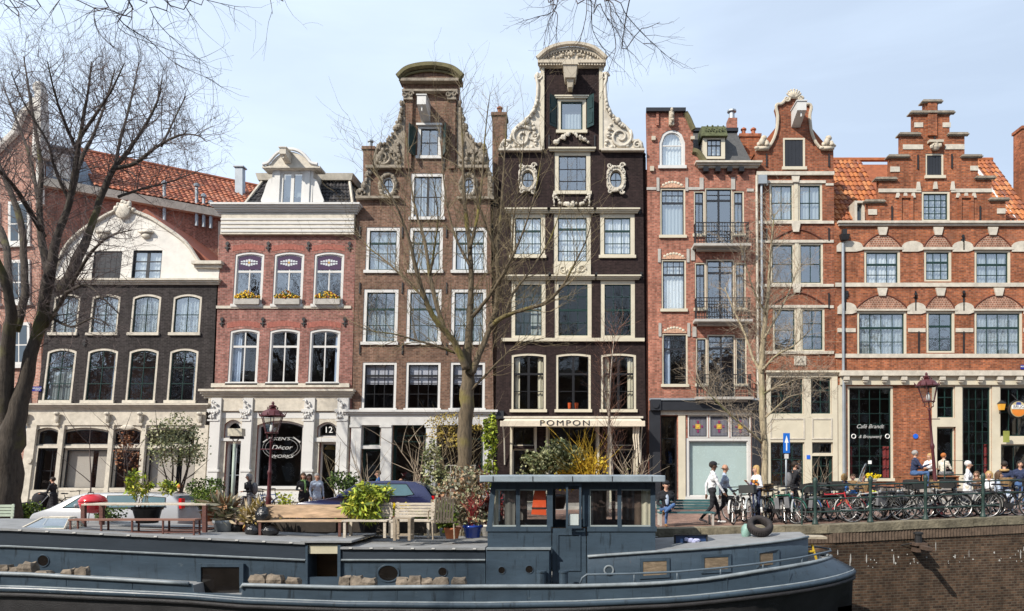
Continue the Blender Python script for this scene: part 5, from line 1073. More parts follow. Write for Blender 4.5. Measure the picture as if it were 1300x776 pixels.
# water
wm,n_,l_,p_=nt('canal_water'); p_.inputs['Base Color'].default_value=(.020,.028,.018,1); p_.inputs['Roughness'].default_value=.06; p_.inputs['Specular IOR Level'].default_value=.6
t_=n_.new('ShaderNodeTexCoord'); a_=n_.new('ShaderNodeTexNoise'); a_.inputs['Scale'].default_value=3; a_.inputs['Detail'].default_value=4; l_.new(t_.outputs['Object'],a_.inputs['Vector']); b_=n_.new('ShaderNodeBump'); b_.inputs['Strength'].default_value=.5; b_.inputs['Distance'].default_value=.05; l_.new(a_.outputs['Fac'],b_.inputs['Height']); l_.new(b_.outputs[0],p_.inputs['Normal'])
q=MB(); q.add([(-90,-1,-2.56),(90,-1,-2.56),(90,44.5,-2.56),(-90,44.5,-2.56)],[(0,1,2,3)]); struct(q.build('water',wm))
q=MB(); q.add([(-300,-200,0),(300,-200,0),(300,1.0,0),(-300,1.0,0),(-300,1.0,-4),(300,1.0,-4)],[(0,1,2,3),(3,2,5,4)]); struct(q.build('near_quay',pave))
# ================================================================= THE HOUSEBOAT
YC=18.35
XT=6.80
def hb(X_):
    if X_ < 1.5: return 1.95
    t=min(1,(X_-1.5)/(XT-1.5)); return 1.95*(max(0,1-t**2.6))**.62
XG=6.25
def gx_(x): return x if x < 1.5 else 1.5+(x-1.5)*(XG-1.5)/(XT-1.5)
def hbg(x): return hb(x if x < 1.5 else 1.5+(x-1.5)*(XT-1.5)/(XG-1.5))
def bpt(px,py,off=0.0,hbg=hbg):
    X_=(px-730)*16.4/F
    for _ in range(60):
        Yv=YC-max(0,hbg(X_)-off); X_=.5*X_+.5*(px-730)*Yv/F
    return X_,YC-max(0,hbg(X_)-off),CAMZ+(VY-py)*(YC-max(0,hbg(X_)-off))/F
def table(rows,off=0.0,fn=None):
    t=sorted([(bpt(a,b,off,fn or hbg)[0],bpt(a,b,off,fn or hbg)[2]) for a,b in rows])
    def f(x):
        if x <= t[0][0]:
            (a,za),(b,zb)=t[0],t[1]; return za+(x-a)*(zb-za)/(b-a)*.3
        for (a,za),(b,zb) in zip(t,t[1:]):
            if x <= b: return lerp(za,zb,(x-a)/(b-a))
        return t[-1][1]
    return f
zgun=table([(0,727),(235,740.5),(245,741),(247,757),(305.5,758),(307.5,742.5),(440,746),(600,744.5),(740,744),(830,741),(900,735),(960,725.5),(1015,717),(1050,709)])
zrub=table([(0,748),(235,758),(310,764),(440,768.5),(600,770),(730,768),(860,762.5),(960,752),(1020,744),(1060,736),(1078,730)],0,hb)
def boatpaint(nm,col):
    m=mat(nm,col,.36,.22,1.3,.16,spec=.5,fine=5,stretch=(.7,1,2.2)); n=m.node_tree.nodes; l=m.node_tree.links; p=n['Principled BSDF']; src=p.inputs['Base Color'].links[0].from_socket
    t=n.new('ShaderNodeTexCoord'); last=src
    for sc,st,lo,c,am in ((3.2,(3,3,.35),.56,(.012,.016,.02),.7),(2.6,(4,4,.5),.66,(.16,.075,.035),.6),(5,(1,1,1.2),.64,(.16,.19,.21),.5)):
        mp_=n.new('ShaderNodeMapping'); mp_.inputs['Scale'].default_value=st; mp_.inputs['Location'].default_value=(sc,sc,0); l.new(t.outputs['Object'],mp_.inputs[0]); a=n.new('ShaderNodeTexNoise'); a.inputs['Scale'].default_value=sc; a.inputs['Detail'].default_value=8; a.inputs['Roughness'].default_value=.7; l.new(mp_.outputs[0],a.inputs['Vector'])
        r=n.new('ShaderNodeMapRange'); r.inputs['From Min'].default_value=lo; r.inputs['From Max'].default_value=lo+.1; r.inputs['To Max'].default_value=am; l.new(a.outputs['Fac'],r.inputs['Value']); x_=n.new('ShaderNodeMix'); x_.data_type='RGBA'; x_.inputs[7].default_value=(*c,1); l.new(r.outputs[0],x_.inputs[0]); l.new(last,x_.inputs[6]); last=x_.outputs[2]
    l.new(last,p.inputs['Base Color']); return m
paint=boatpaint('boat_blue_grey',(.043,.066,.092))
paintd=mat('boat_upper_band',(.030,.040,.054),.4,.2,1.3,.1,stretch=(.6,1,3))
tar=mat('boat_black_bottom',(.022,.021,.023),.6,.5,2,.5)
deckm=mat('boat_deck_grey',(.24,.245,.25),.7,.22,2,.2)
edge=mat('boat_worn_edge',(.22,.25,.27),.45,.25,4,.1)
boat=thing('houseboat','long blue grey steel houseboat with wheelhouse moored along the quay','houseboat',(-5,YC,-2.2))
BX=[-20,-17,-14,-12,-10,-9,-8.38,-8.34,-7.32,-7.27,-7,-6,-5,-4,-3,-2,-1,0,1,1.5,2,2.5,3,3.5,4,4.4,4.8,5.2,5.5,5.8,6.05,6.3,6.45,6.6,6.7,6.79]
def sides(mb,prof):
    for sg in (-1,1):
        rows=[[(w[2] if len(w) > 2 else x,YC+sg*w[0],w[1]) for w in prof(x)] for x in BX]
        m_=len(rows[0]); vs=[v for r in rows for v in r]; fs=[]
        for i in range(len(rows)-1):
            for j in range(m_-1):
                f=(i*m_+j,i*m_+j+1,(i+1)*m_+j+1,(i+1)*m_+j); fs.append(f if sg > 0 else f[::-1])
        mb.add(vs,fs)
    return mb
def flare(x): return max(0,(x-2)/5)**1.5
mb=MB(); mb.mat(tar); mb.sm=True; sides(mb,lambda x: [(max(0,hb(x)-1.5*flare(x))*.72,-3.4),(max(0,hb(x)-.9*flare(x)),-2.2+.6*flare(x)),(hb(x)+.0,zrub(x)-.14)])
mb.mat(paint); sides(mb,lambda x: [(hb(x)+.0,zrub(x)-.145),(hb(x)+.005,zrub(x)+.12),(hb(x),zgun(gx_(x)),gx_(x))])
hull=mb.build('hull',None,boat)
mb=MB()
for k in range(13): x=-12.6+k*1.45; mb.tube([(x,YC-hb(x)-.004,zrub(x)+.13),(x,YC-hb(x)-.004,zgun(x)-.02)],.009,4)
mb.build('weld_seam',paint,boat)
mb=MB(); 
for sg in (-1,1):
    mb.sm=True
    mb.mat(paint).tube([(x,YC+sg*(hb(x)+.02),zrub(x)+.02) for x in BX],.075,8); mb.mat(edge).tube([(x,YC+sg*(hb(x)+.045),zrub(x)+.085) for x in BX],.022,5); mb.mat(tar).tube([(x,YC+sg*(hb(x)+.03),zrub(x)-.10) for x in BX],.06,6)
mb.build('rub_strake',None,boat)
mb=MB(); mb.sm=True
for (xa,xb) in ((-20,bpt(240,740)[0]),(bpt(307,741)[0],6.245)):
    xs=[gx_(x) for x in BX if xa < gx_(x) < xb]; xs=[xa]+xs+[xb]
    mb.mat(edge).tube([(x,YC-(hbg(x)+.02),zgun(x)) for x in xs],.045,6)
mb.tube([(gx_(x),YC+(hbg(gx_(x))+.02),zgun(gx_(x))) for x in BX],.045,6)
mb.build('gunwale',None,boat)
# side deck
mb=MB(); vs=[]
for x in map(gx_,BX): vs += [(x,YC-hbg(x),zgun(x)-.04),(x,YC+hbg(x),zgun(x)-.04)]
mb.add(vs,[(2*i,2*i+2,2*i+3,2*i+1) for i in range(len(BX)-1)]); mb.build('deck',deckm,boat)
def bp(px,py,Y_): v=W(px,py,Y_); return v.x,v.z
YS=YC-1.45
def sheet(x0,x1,f0,f1,y,mb,n=12):
    vs=[]
    for i in range(n+1): x=lerp(x0,x1,i/n); vs += [(x,y,f0(x)),(x,y,f1(x))]
    return mb.add(vs,[(2*i,2*i+2,2*i+3,2*i+1) for i in range(n)])
def ftab(rows,Y_=YS):
    t=sorted(bp(a,b,Y_) for a,b in rows)
    def f(x):
        if x <= t[0][0]: return t[0][1]+(t[0][0]-x)*.01
        for (a,za),(b,zb) in zip(t,t[1:]):
            if x <= b: return lerp(za,zb,(x-a)/(b-a))
        return t[-1][1]
    return f
top1=ftab([(0,673),(190,682),(388,691)]); led1=ftab([(0,693),(190,702),(388,711)])
x1=bp(388,700,YS)[0]; xL=-19.5; YB=YC+1.45
def cabin(x0,x1,ft,fl,name,thick=.06):
    mb=MB(); n=14; b=lambda x: zgun(x)-.05
    mb.mat(paint); sheet(x0,x1,b,fl,YS+.03,mb,n); mb.mat(paintd); sheet(x0,x1,fl,ft,YS,mb,n)
    mb.mat(paint); sheet(x1,x0,b,ft,YB,mb,n)
    for x,s_ in ((x0,1),(x1,-1)):
        v=[(x,YS+.03,b(x)),(x,YS+.03,fl(x)),(x,YS,fl(x)),(x,YS,ft(x)),(x,YB,ft(x)),(x,YB,b(x))]; mb.add(v,[tuple(range(6)) if s_ < 0 else tuple(range(6))[::-1]])
    return mb.build(name,None,boat)
def roofslab(x0,x1,ft,name,ov=.06,th=.05,m=None):
    mb=MB(); n=14; vs=[]
    for i in range(n+1):
        x=lerp(x0,x1,i/n); z=ft(x); vs += [(x,YS-ov,z),(x,YB+ov,z),(x,YS-ov,z+th),(x,YB+ov,z+th)]
    fs=[]
    for i in range(n): a,b=4*i,4*i+4; fs += [(a+2,b+2,b+3,a+3),(a,a+1,b+1,b),(a,b,b+2,a+2),(a+1,a+3,b+3,b+1)]
    fs += [(0,2,3,1),(4*n,4*n+1,4*n+3,4*n+2)]; return mb.add(vs,fs).build(name,m or deckm,boat)
def ledge(x0,x1,fl,name='ledge'):
    mb=MB(); mb.tube([(lerp(x0,x1,i/12),YS-.015,fl(lerp(x0,x1,i/12))) for i in range(13)],.022,5); return mb.build(name,edge,boat)
cabin(xL,x1,top1,led1,'cabin'); roofslab(xL,x1,top1,'cabin_roof'); ledge(xL,x1,led1)
top2=ftab([(433,697),(617,698)]); led2=ftab([(433,711),(617,711)]); x2a,x2b=bp(433,700,YS)[0],bp(616,700,YS)[0]
cabin(x2a,x2b,top2,led2,'cabin'); roofslab(x2a,x2b,top2,'cabin_roof'); ledge(x2a,x2b,led2)
for x0_,x1_,f_,nx in ((xL,x1,top1,22),(x2a,x2b,top2,7)):
    mb=MB()
    for k in range(nx): x=lerp(x0_,x1_,(k+.5)/nx); mb.box(x-.035,x+.035,YS-.075,YS-.061,f_(x)+.012,f_(x)+.04)
    mb.build('roof_fitting',M['white'],boat)
# entrance well between the two cabins
mb=MB(); zt=bp(410,692,YS)[1]; zb_=bp(410,733,YS)[1]; mb.mat(mat('varnished_panel',(.13,.075,.035),.5,.3,3)).box(x1+.01,x2a-.01,YS+.7,YS+.75,zb_-.3,zt-.2); mb.mat(mat('pale_panel',(.50,.46,.34),.6,.1,3)).box(x1+.06,x2a-.08,YS+.03,YS+.08,zt-.2,zt)
mb.mat(paint).box(x1+.01,x2a-.01,YS+.02,YS+.12,zb_-.3,zb_); mb.box(x1+.002,x1+.05,YS-.02,YS+.6,zb_-.3,zt); mb.box(x2a-.07,x2a-.003,YS-.04,YS+.6,zb_-.3,zt)
mb.mat(deckm).box(x1-.1,x2a+.25,YS-.05,YB,zt+.055,zt+.10); mb.build('entrance',None,boat)
# portholes
def porthole(px,py,rpx,Y_,oval=1.0,name='porthole'):
    x,z=bp(px,py,Y_); r=rpx*Y_/F; w=MB().torus((x,Y_-.006,z),r*1.06,r*.11,20,6,'y').build(name,paint,boat)
    if oval != 1: 
        for v in w.data.vertices: v.co.x=(v.co.x+w.parent.location.x-x)*oval+x-w.parent.location.x
    q=MB(); n=20; q.add([(x+r*oval*math.cos(2*math.pi*i/n),Y_-.008,z+r*math.sin(2*math.pi*i/n)) for i in range(n)],[tuple(range(n))]); q.build('pane',mat('black_glass',(.012,.010,.009),.12,.3,2,spec=.6),w)
MC['dark_mirror_glass'].node_tree.nodes['Principled BSDF'].inputs['Roughness'].default_value=.08
porthole(55,712,7,YS+.03); porthole(562,726,5.5,YS+.03); porthole(493,728,10,YS+.03,1.28)
# big low window in the gap of the bulwark
xa,zt=bp(250,716,YS-.05); xb,zb_=bp(309,758,YS-.05)
w=MB().ring(arch(xa,xb,zb_,zt),arch(xa+.09,xb-.09,zb_+.09,zt-.07),YS-.06,YS+.02).build('window',paint,boat); MB().add([(xa+.08,YS-.03,zb_+.08),(xb-.08,YS-.03,zb_+.08),(xb-.08,YS-.03,zt-.06),(xa+.08,YS-.03,zt-.06)],[(0,1,2,3)]).build('pane',mat('black_glass',(.012,.010,.009),.12,.3,2,spec=.6),w)
# bulwark boxes seen as raised strakes either side of the window gap
mb=MB(); xe=bpt(240,741)[0]; xs_=bpt(307,741)[0]
mb.mat(paint)
# ---------------- wheelhouse
wh=boat; YW=16.95; YW2=19.55
def wp(px,py): return bp(px,py,YW)
wx0,wx1=wp(619,700)[0],wp(832,700)[0]; zr0=wp(700,612)[1]; zs_=wp(700,672)[1]; zd=wp(700,745)[1]; zh=wp(700,619)[1]
tl=wp(624.5,612)[0]
mb=MB(); dl,dr=wp(700,700)[0],wp(745,700)[0]
mb.box(wx0,dl,YW,YW+.06,zd,zs_-.05); mb.box(dr,wx1,YW,YW+.06,zd,zs_-.05); mb.box(wx0,wx1,YW2-.06,YW2,zd,zs_-.05); mb.box(wx0,wx0+.06,YW+.061,YW2-.061,zd,zs_-.05); mb.box(wx1-.06,wx1,YW+.061,YW2-.061,zd,zs_-.05)
mb.build('wheelhouse_wall',paint,boat)
mb=MB(); mb.box(wx0-.03,dl,YW-.025,YW+.08,zs_-.05,zs_+.06); mb.box(dr,wx1+.03,YW-.025,YW+.08,zs_-.05,zs_+.06); mb.box(wx0-.03,wx1+.03,YW2-.08,YW2+.02,zs_-.05,zs_+.06); mb.box(wx0-.03,wx0+.07,YW+.081,YW2-.081,zs_-.05,zs_+.06); mb.box(wx1-.07,wx1+.03,YW+.081,YW2-.081,zs_-.05,zs_+.06); mb.build('wheelhouse_sill',paint,boat)
mb=MB(); pw=.12
def post(px,w=pw,lean_=0,ys=(YW,)):
    for yy in (YW,YW2-.08):
        x,_=wp(px,640); mb.hexa([(x-w/2-lean_,yy,zs_+.06),(x+w/2-lean_,yy,zs_+.06),(x+w/2-lean_,yy+.08,zs_+.06),(x-w/2-lean_,yy+.08,zs_+.06)],[(x-w/2+lean_,yy,zr0),(x+w/2+lean_,yy,zr0),(x+w/2+lean_,yy+.08,zr0),(x-w/2+lean_,yy+.08,zr0)])
post(624,.11,.05); post(657.5,.09); post(698,.13); post(744,.16); post(786.5,.09); post(829,.11)
mb.box(tl+.0,wx1,YW+.005,YW+.075,zh-.04,zr0-.001); mb.box(tl,wx1,YW2-.075,YW2-.005,zh-.04,zr0-.001)
for yy in (YW+.9,YW+1.75): mb.box(wx0+.03,wx0+.1,yy,yy+.08,zs_+.06,zr0); mb.box(wx1-.09,wx1-.01,yy,yy+.08,zs_+.06,zr0)
mb.build('wheelhouse_frame',paint,boat)
mb=MB(); rx0,rx1=wp(612,608)[0]-.02,wp(843,608)[0]; mb.box(rx0,rx1,YW-.28,YW2+.25,zr0+.0,zr0+.15); mb.build('wheelhouse_roof',mat('wheelhouse_roof_grey',(.25,.30,.34),.5,.2,3,.1),boat,bevel=.02)
mb=MB(); 
for k in range(5): x=lerp(rx0+.3,rx1-.3,k/4); mb.box(x-.01,x+.01,YW-.285,YW-.281,zr0+.02,zr0+.13)
mb.build('roof_seam',M['iron'],boat)
for (a,b) in ((626,655),(660,695),(750,784),(789,826)):
    x0_,x1_=wp(a,640)[0],wp(b,640)[0]
    w=MB().ring(arch(x0_-.03,x1_+.03,zs_+.06,zh-.04),arch(x0_,x1_,zs_+.09,zh-.07),YW+.015,YW+.07).build('window',M['offwhite'] if False else mat('window_bead',(.30,.34,.34),.5,.1),boat)
    MB().add([(x0_,YW+.04,zs_+.08),(x1_,YW+.04,zs_+.08),(x1_,YW+.04,zh-.06),(x0_,YW+.04,zh-.06)],[(0,1,2,3)]).build('pane',M['glassB'],w)
    MB().add([(x0_,YW2-.04,zs_+.08),(x1_,YW2-.04,zs_+.08),(x1_,YW2-.04,zh-.06),(x0_,YW2-.04,zh-.06)],[(0,1,2,3)]).build('pane',M['glassC'],w)
def curtain(xa,xb,y,z0,z1,m):
    k=max(4,int(abs(xb-xa)/.035)); v=[]
    for i in range(k+1): x=lerp(xa,xb,i/k); yy=y+.025*math.sin(i*math.pi/2+.5*rnd.random()); v += [(x,yy,z0),(x,yy,z1)]
    q=MB(); q.sm=True; q.add(v,[(2*i,2*i+2,2*i+3,2*i+1) for i in range(k)]); q.build('curtain',m,boat)
for (a,b,m) in ((626,632,'drape'),(640,653,'drapegrey'),(745,753,'drapegrey'),(806,815,'drapebrown'),(815,827,'drape')):
    mm_={'drape': M['drape'],'drapegrey': mat('grey_drape',(.15,.14,.13),.9,.2,3),'drapebrown': mat('brown_drape',(.12,.08,.06),.9,.2,3)}[m]
    curtain(wp(a,640)[0],wp(b,640)[0],YW+.16,zs_+.05,zh-.05,mm_)
for (a,b) in ((640,668),(790,826),(750,770)): curtain(wp(a,640)[0]*1.14,wp(b,640)[0]*1.14,YW2-.18,zs_+.05,zh-.05,MC['grey_drape'])
# door: lower panel shut, glazed upper leaf swung open
mb=MB(); mb.box(dl+.02,dr-.02,YW+.01,YW+.05,zd,zs_+.02); mb.ring(arch(*[wp(707.5,0)[0],wp(737,0)[0]],wp(0,725)[1],wp(0,678)[1]),arch(wp(709,0)[0],wp(735.5,0)[0],wp(0,723.5)[1],wp(0,679.5)[1]),YW-.012,YW+.009); dd=mb.build('door',paint,boat)
mb=MB(); xA,xB=wp(718.5,0)[0],wp(738,0)[0]; mb.ring(arch(xA,xB,zs_+.03,zr0-.02),arch(xA+.05,xB-.05,zs_+.09,zr0-.08),YW-.16,YW-.12); ud=mb.build('door',paint,boat); MB().add([(xA+.04,YW-.14,zs_+.08),(xB-.04,YW-.14,zs_+.08),(xB-.04,YW-.14,zr0-.07),(xA+.04,YW-.14,zr0-.07)],[(0,1,2,3)]).build('pane',M['glassB'],ud); MB().box(xA+.06,xB-.06,YW-.11,YW-.10,zs_+.1,zs_+.35).build('paper',M['net'],ud)
MB().box(wx0+.4,wx1-.4,YW+1.4,YW+1.9,zs_-.4,zs_-.1).build('console',M['floorwood'],boat)
# low fore boxes beside the wheelhouse
mb=MB(); a,zt=bp(617,698,16.72); b,zb_=bp(697.5,745,16.72); mb.box(a,b,16.72,YW-.002,zb_,zt); mb.build('locker',paint,boat,bevel=.015); MB().box(a,b+.03,16.69,YW-.003,zt,zt+.035).build('locker_lid',edge,boat)
porthole(637,724,4.3,16.72); porthole(672,723,4.8,16.72)
for px in (687.5,715.5):
    x,y,z=bpt(px,738,.18); MB().lathe([(.10,-.05),(.10,.19),(.115,.195),(.115,.23),(.06,.24)],(x,y,z),14).build('bollard',paint,boat)
# ---------------- bow cabin
ztop=table([(745,706),(832,700),(900,695.5),(960,690),(1010,684),(1023,681)],.38); cx0=bpt(746,720,.38)[0]; cx1=bpt(1026,700,.38)[0]
xs=[lerp(cx0,cx1,i/20) for i in range(21)]; mb=MB(); mb.sm=True
for sg in (-1,1):
    vs=[]
    for x in xs: w=max(.12,hbg(x)-.38); vs += [(x,YC+sg*w,zgun(x)-.06),(x,YC+sg*w,ztop(x)-.04),(x,YC+sg*(w-.04),ztop(x))]
    fs=[]
    for i in range(20):
        for j in range(2): f=(3*i+j,3*i+3+j,3*i+4+j,3*i+1+j); fs.append(f if sg < 0 else f[::-1])
    mb.mat(paint).add(vs,fs)
mb.sm=False; vs=[]
for x in xs: w=max(.12,hbg(x)-.42); vs += [(x,YC-w,ztop(x)),(x,YC,ztop(x)+.05),(x,YC+w,ztop(x))]
mb.mat(deckm).add(vs,[(3*i+j,3*i+3+j,3*i+4+j,3*i+1+j) for i in range(20) for j in range(2)])
mb.mat(paint)
for x,s_ in ((xs[0],-1),(xs[-1],1)): w=max(.12,hbg(x)-.38); mb.add([(x,YC-w,zgun(x)-.06),(x,YC-w,ztop(x)),(x,YC+w,ztop(x)),(x,YC+w,zgun(x)-.06)],[(0,1,2,3) if s_ < 0 else (3,2,1,0)])
mb.build('bow_cabin',None,boat); mb=MB(); mb.sm=True; mb.tube([(x,YC-max(.12,hbg(x)-.36),ztop(x)-.01) for x in xs],.03,6); mb.build('cabin_edge',edge,boat)
board=mat('old_board',(.20,.15,.10),.85,.45,5,.4,stretch=(1,1,4))
for (a,b,y0_,y1_,ra,rb) in ((812,850,709,735,0,0),(890,928,704,728,0,0),(960,989,698.5,722,0,0)):
    A=bpt(a,y0_,.38); B=bpt(b,y0_,.38); zt,zb_=A[2],bpt(a,y1_,.38)[2]; zt2,zb2=bpt(b,y0_-1,.38)[2],bpt(b,y1_-2,.38)[2]
    def quad(i,o): return [(A[0]+i,A[1]-o,zb_+i),(B[0]-i,B[1]-o,zb2+i),(B[0]-i,B[1]-o,zt2-i),(A[0]+i,A[1]-o,zt-i)]
    o_,i_=quad(0,.03),quad(.07,.03); q=MB(); v=o_+i_+quad(0,-.02); q.add(v,[(0,1,5,4),(1,2,6,5),(2,3,7,6),(3,0,4,7),(1,0,8,9),(2,1,9,10),(3,2,10,11),(0,3,11,8)]); wo=q.build('window',paint,boat)
    q=MB(); q.add(quad(.06,.018),[(0,1,2,3)]); q.build('board',board,wo)
A=bpt(773,724,.38); w=MB().torus((A[0],A[1]-.012,A[2]),.10,.02,18,6,'y').build('porthole',edge,boat); q=MB(); q.add([(A[0]+.09*math.cos(2*math.pi*i/16),A[1]-.012,A[2]+.09*math.sin(2*math.pi*i/16)) for i in range(16)],[tuple(range(16))]); q.build('pane',MC['dark_mirror_glass'],w)
# bow rail
rl=[(736.5,741),(739,734),(745,729.5),(800,728.5),(860,726),(916,721),(968,715),(1016,708),(1040,703)]
pts=[Vector(bpt(a,b,.07)) for a,b in rl]; far=[Vector((p.x,2*YC-p.y,p.z)) for p in pts[::-1]]; tip=[Vector((6.1,YC-.5,pts[-1].z+.03)),Vector((6.25,YC,pts[-1].z+.03)),Vector((6.1,YC+.5,pts[-1].z+.03))]
mb=MB(); mb.sm=True; mb.tube([tuple(p) for p in pts+tip+far],.024,6)
for px,py in ((805,728),(859.6,726),(914.7,721),(968.6,715),(1018,708),(1040,703)):
    p=Vector(bpt(px,py,.07)); 
    for y in (p.y,2*YC-p.y): mb.tube([(p.x,y,p.z),(p.x,y,zgun(p.x)-.04)],.018,5)
mb.build('rail',mat('rail_blue_grey',(.10,.13,.16),.4,.2),boat)
# bow gear: yellow fork, planks
x,y,z=5.45,YC-.4,zgun(5.45); mb=MB()
mb.tube([(x-.1,y-.25,z-.05),(x-.05,y-.2,z+.38)],.03,6).tube([(x+.3,y-.2,z-.05),(x+.2,y-.1,z+.36)],.03,6).tube([(x-.05,y-.2,z+.2),(x+.25,y-.15,z+.2)],.025,6); mb.build('anchor_winch',mat('winch_yellow',(.42,.28,.02),.6,.3),boat)
mb=MB(); mb.hexa([(5.05,18.0,.02),(6.1,18.1,.0),(6.15,18.7,.0),(5.1,18.7,.02)],[(5.05,18.0,.07),(6.1,18.1,.05),(6.15,18.7,.05),(5.1,18.7,.07)]); mb.build('gangplank',mat('grey_plank',(.42,.36,.27),.85,.3,6,.4,stretch=(.5,4,4)),boat)
mb=MB(); mb.tube([(x,YS-.35-.0*x,zgun(x)+.035) for x in (-17,-13.5,-12.6)],.015,4)
# stones on the gunwale: each is its own thing
stone_m=mat('cobble_stone',(.19,.155,.12),.9,.55,5,.8,fine=12)
def stone(px,py,w,h_,i,lab,y=16.62):
    r_=random.Random(i*7+1); X0,z0=bp(px,py,y); w=w*y/F; h_=h_*y/F; q=MB(); d=w*.8; b=[]
    for dz,s_ in ((0,1),(h_*.55,1.08),(h_,.86)):
        b.append([(X0+(a*w/2*s_)*r_.uniform(.8,1.1),y+(c*d/2*s_)*r_.uniform(.8,1.1),max(z0,zgun(X0)-.04)*0+z0+dz*r_.uniform(.85,1.1) if dz else z0) for a,c in ((-1,-1),(0,-1.15),(1,-1),(1.1,0),(1,1),(0,1.1),(-1,1),(-1.1,0))])
    n=8; vs=[v for r in b for v in r]; fs=[tuple(range(8))[::-1],tuple(range(16,24))]
    for k in range(2):
        for j in range(8): fs.append((k*8+j,k*8+(j+1) % 8,(k+1)*8+(j+1) % 8,(k+1)*8+j))
    q.add(vs,fs); o=q.build('cobble_stone',stone_m); o['label']=lab; o['category']='stone'; o['group']='stones on the houseboat gunwale'
st=[(5,726,17,9,'flat pale stone at the far left end of the houseboat edge'),(20,727,14,7,'low dark stone beside the tall block at the left of the boat'),(36,729,17,15,'tall dark topped block, third stone from the left on the boat edge'),(55,731,18,6,'low flat stone under the round dark porthole'),(87,732,13,10,'pale square stone with a reddish side, left of a pair'),(105,732,14,12,'square stone with a bright right face, right of a pair'),
      (329,742,19,12,'brown stone just right of the big low boat window'),(350,742,19,12,'wide brown stone, middle of three right of the big window'),(373,742,16,9,'small rounded stone below the edge of the entrance well'),
      (438,744,14,12,'stone under the corner post of the entrance well'),(453,744,15,13,'second stone right of the entrance well'),(469,744,17,10,'low wedge shaped stone left of the oval porthole'),(511,745,15,11,'stone just right of the oval porthole'),(527,745,16,13,'peaked stone, second right of the oval porthole'),(543,745,14,11,'narrow stone left of the tan block'),(560,746,19,12,'wide tan block below the small round porthole'),(583,746,17,12,'last stone on the right, standing alone before the wheelhouse')]
for i,(a,b,c,d,l) in enumerate(st): stone(a,b,c,d,i,l)
# ================================================================= TREES AND PLANTS
def rv(r_,s=1): return Vector((r_.uniform(-s,s),r_.uniform(-s,s),r_.uniform(-s,s)))
def twigs(mb,p,d,L,r,depth,r_,up=.25,spread=.75,nb=(3,5),seg=4,wob=.22,minr=.004):
    pts=[p.copy()]; rad=[r]; dd=d.normalized(); q=p.copy(); dirs=[]
    for i in range(seg):
        dd=(dd+rv(r_,wob)+Vector((0,0,up*.3))).normalized(); q=q+dd*(L/seg); pts.append(q.copy()); rad.append(max(minr*.7,r*(1-.75*(i+1)/seg))); dirs.append(dd.copy())
    mb.tube(pts,rad,5 if r > .03 else (4 if r > .012 else 3),cap=False)
    if depth <= 0: return
    for _ in range(r_.randint(*nb)):
        t=r_.uniform(.25,1.0); k=min(seg-1,int(t*seg)); a=pts[k].lerp(pts[k+1],t*seg-k)
        side=rv(r_); side -= dirs[k]*side.dot(dirs[k]); side.normalize()
        nd=(dirs[k]*(1-spread*.45)+side*spread+Vector((0,0,up))).normalized()
        twigs(mb,a,nd,L*r_.uniform(.45,.75),max(minr,r*.5),depth-1,r_,up,spread,nb,seg,wob,minr)
def limbs(mb,polys,Y_,yj,r_,tw=None,rs=1.0,n=7,thin=.68):
    """main limbs traced as they grow (x, y, radius in photo px at distance Y_), each with its own reach towards or away from the canal"""
    for k,poly in enumerate(polys):
        dy=yj[k] if k < len(yj) else r_.uniform(-1,1)
        pts=[]; rad=[]; m=len(poly)
        for i,(a,b,r) in enumerate(poly):
            t=i/(m-1); yy=Y_+dy[0]+(dy[1]-dy[0])*t if isinstance(dy,tuple) else Y_+dy*t
            pts.append(W(a,b,yy)); rad.append(r*yy/F*rs*(1 if r > 14 else lerp(thin,1,max(0,(r-7)/7))))
        P_=[]; R_=[]
        for i in range(m-1):
            p0,p1,p2,p3=pts[max(0,i-1)],pts[i],pts[i+1],pts[min(m-1,i+2)]
            for j in range(4):
                t=j/4; v=.5*((2*p1)+(p2-p0)*t+(2*p0-5*p1+4*p2-p3)*t*t+(3*p1-p0-3*p2+p3)*t**3)
                rr=lerp(rad[i],rad[i+1],t); P_.append(v+rv(r_,rr*.16)); R_.append(rr*r_.uniform(.94,1.07))
        P_.append(pts[-1]); R_.append(rad[-1])
        mb.tube(P_,R_,n,cap=True)
        if tw: tw(P_,R_,k)
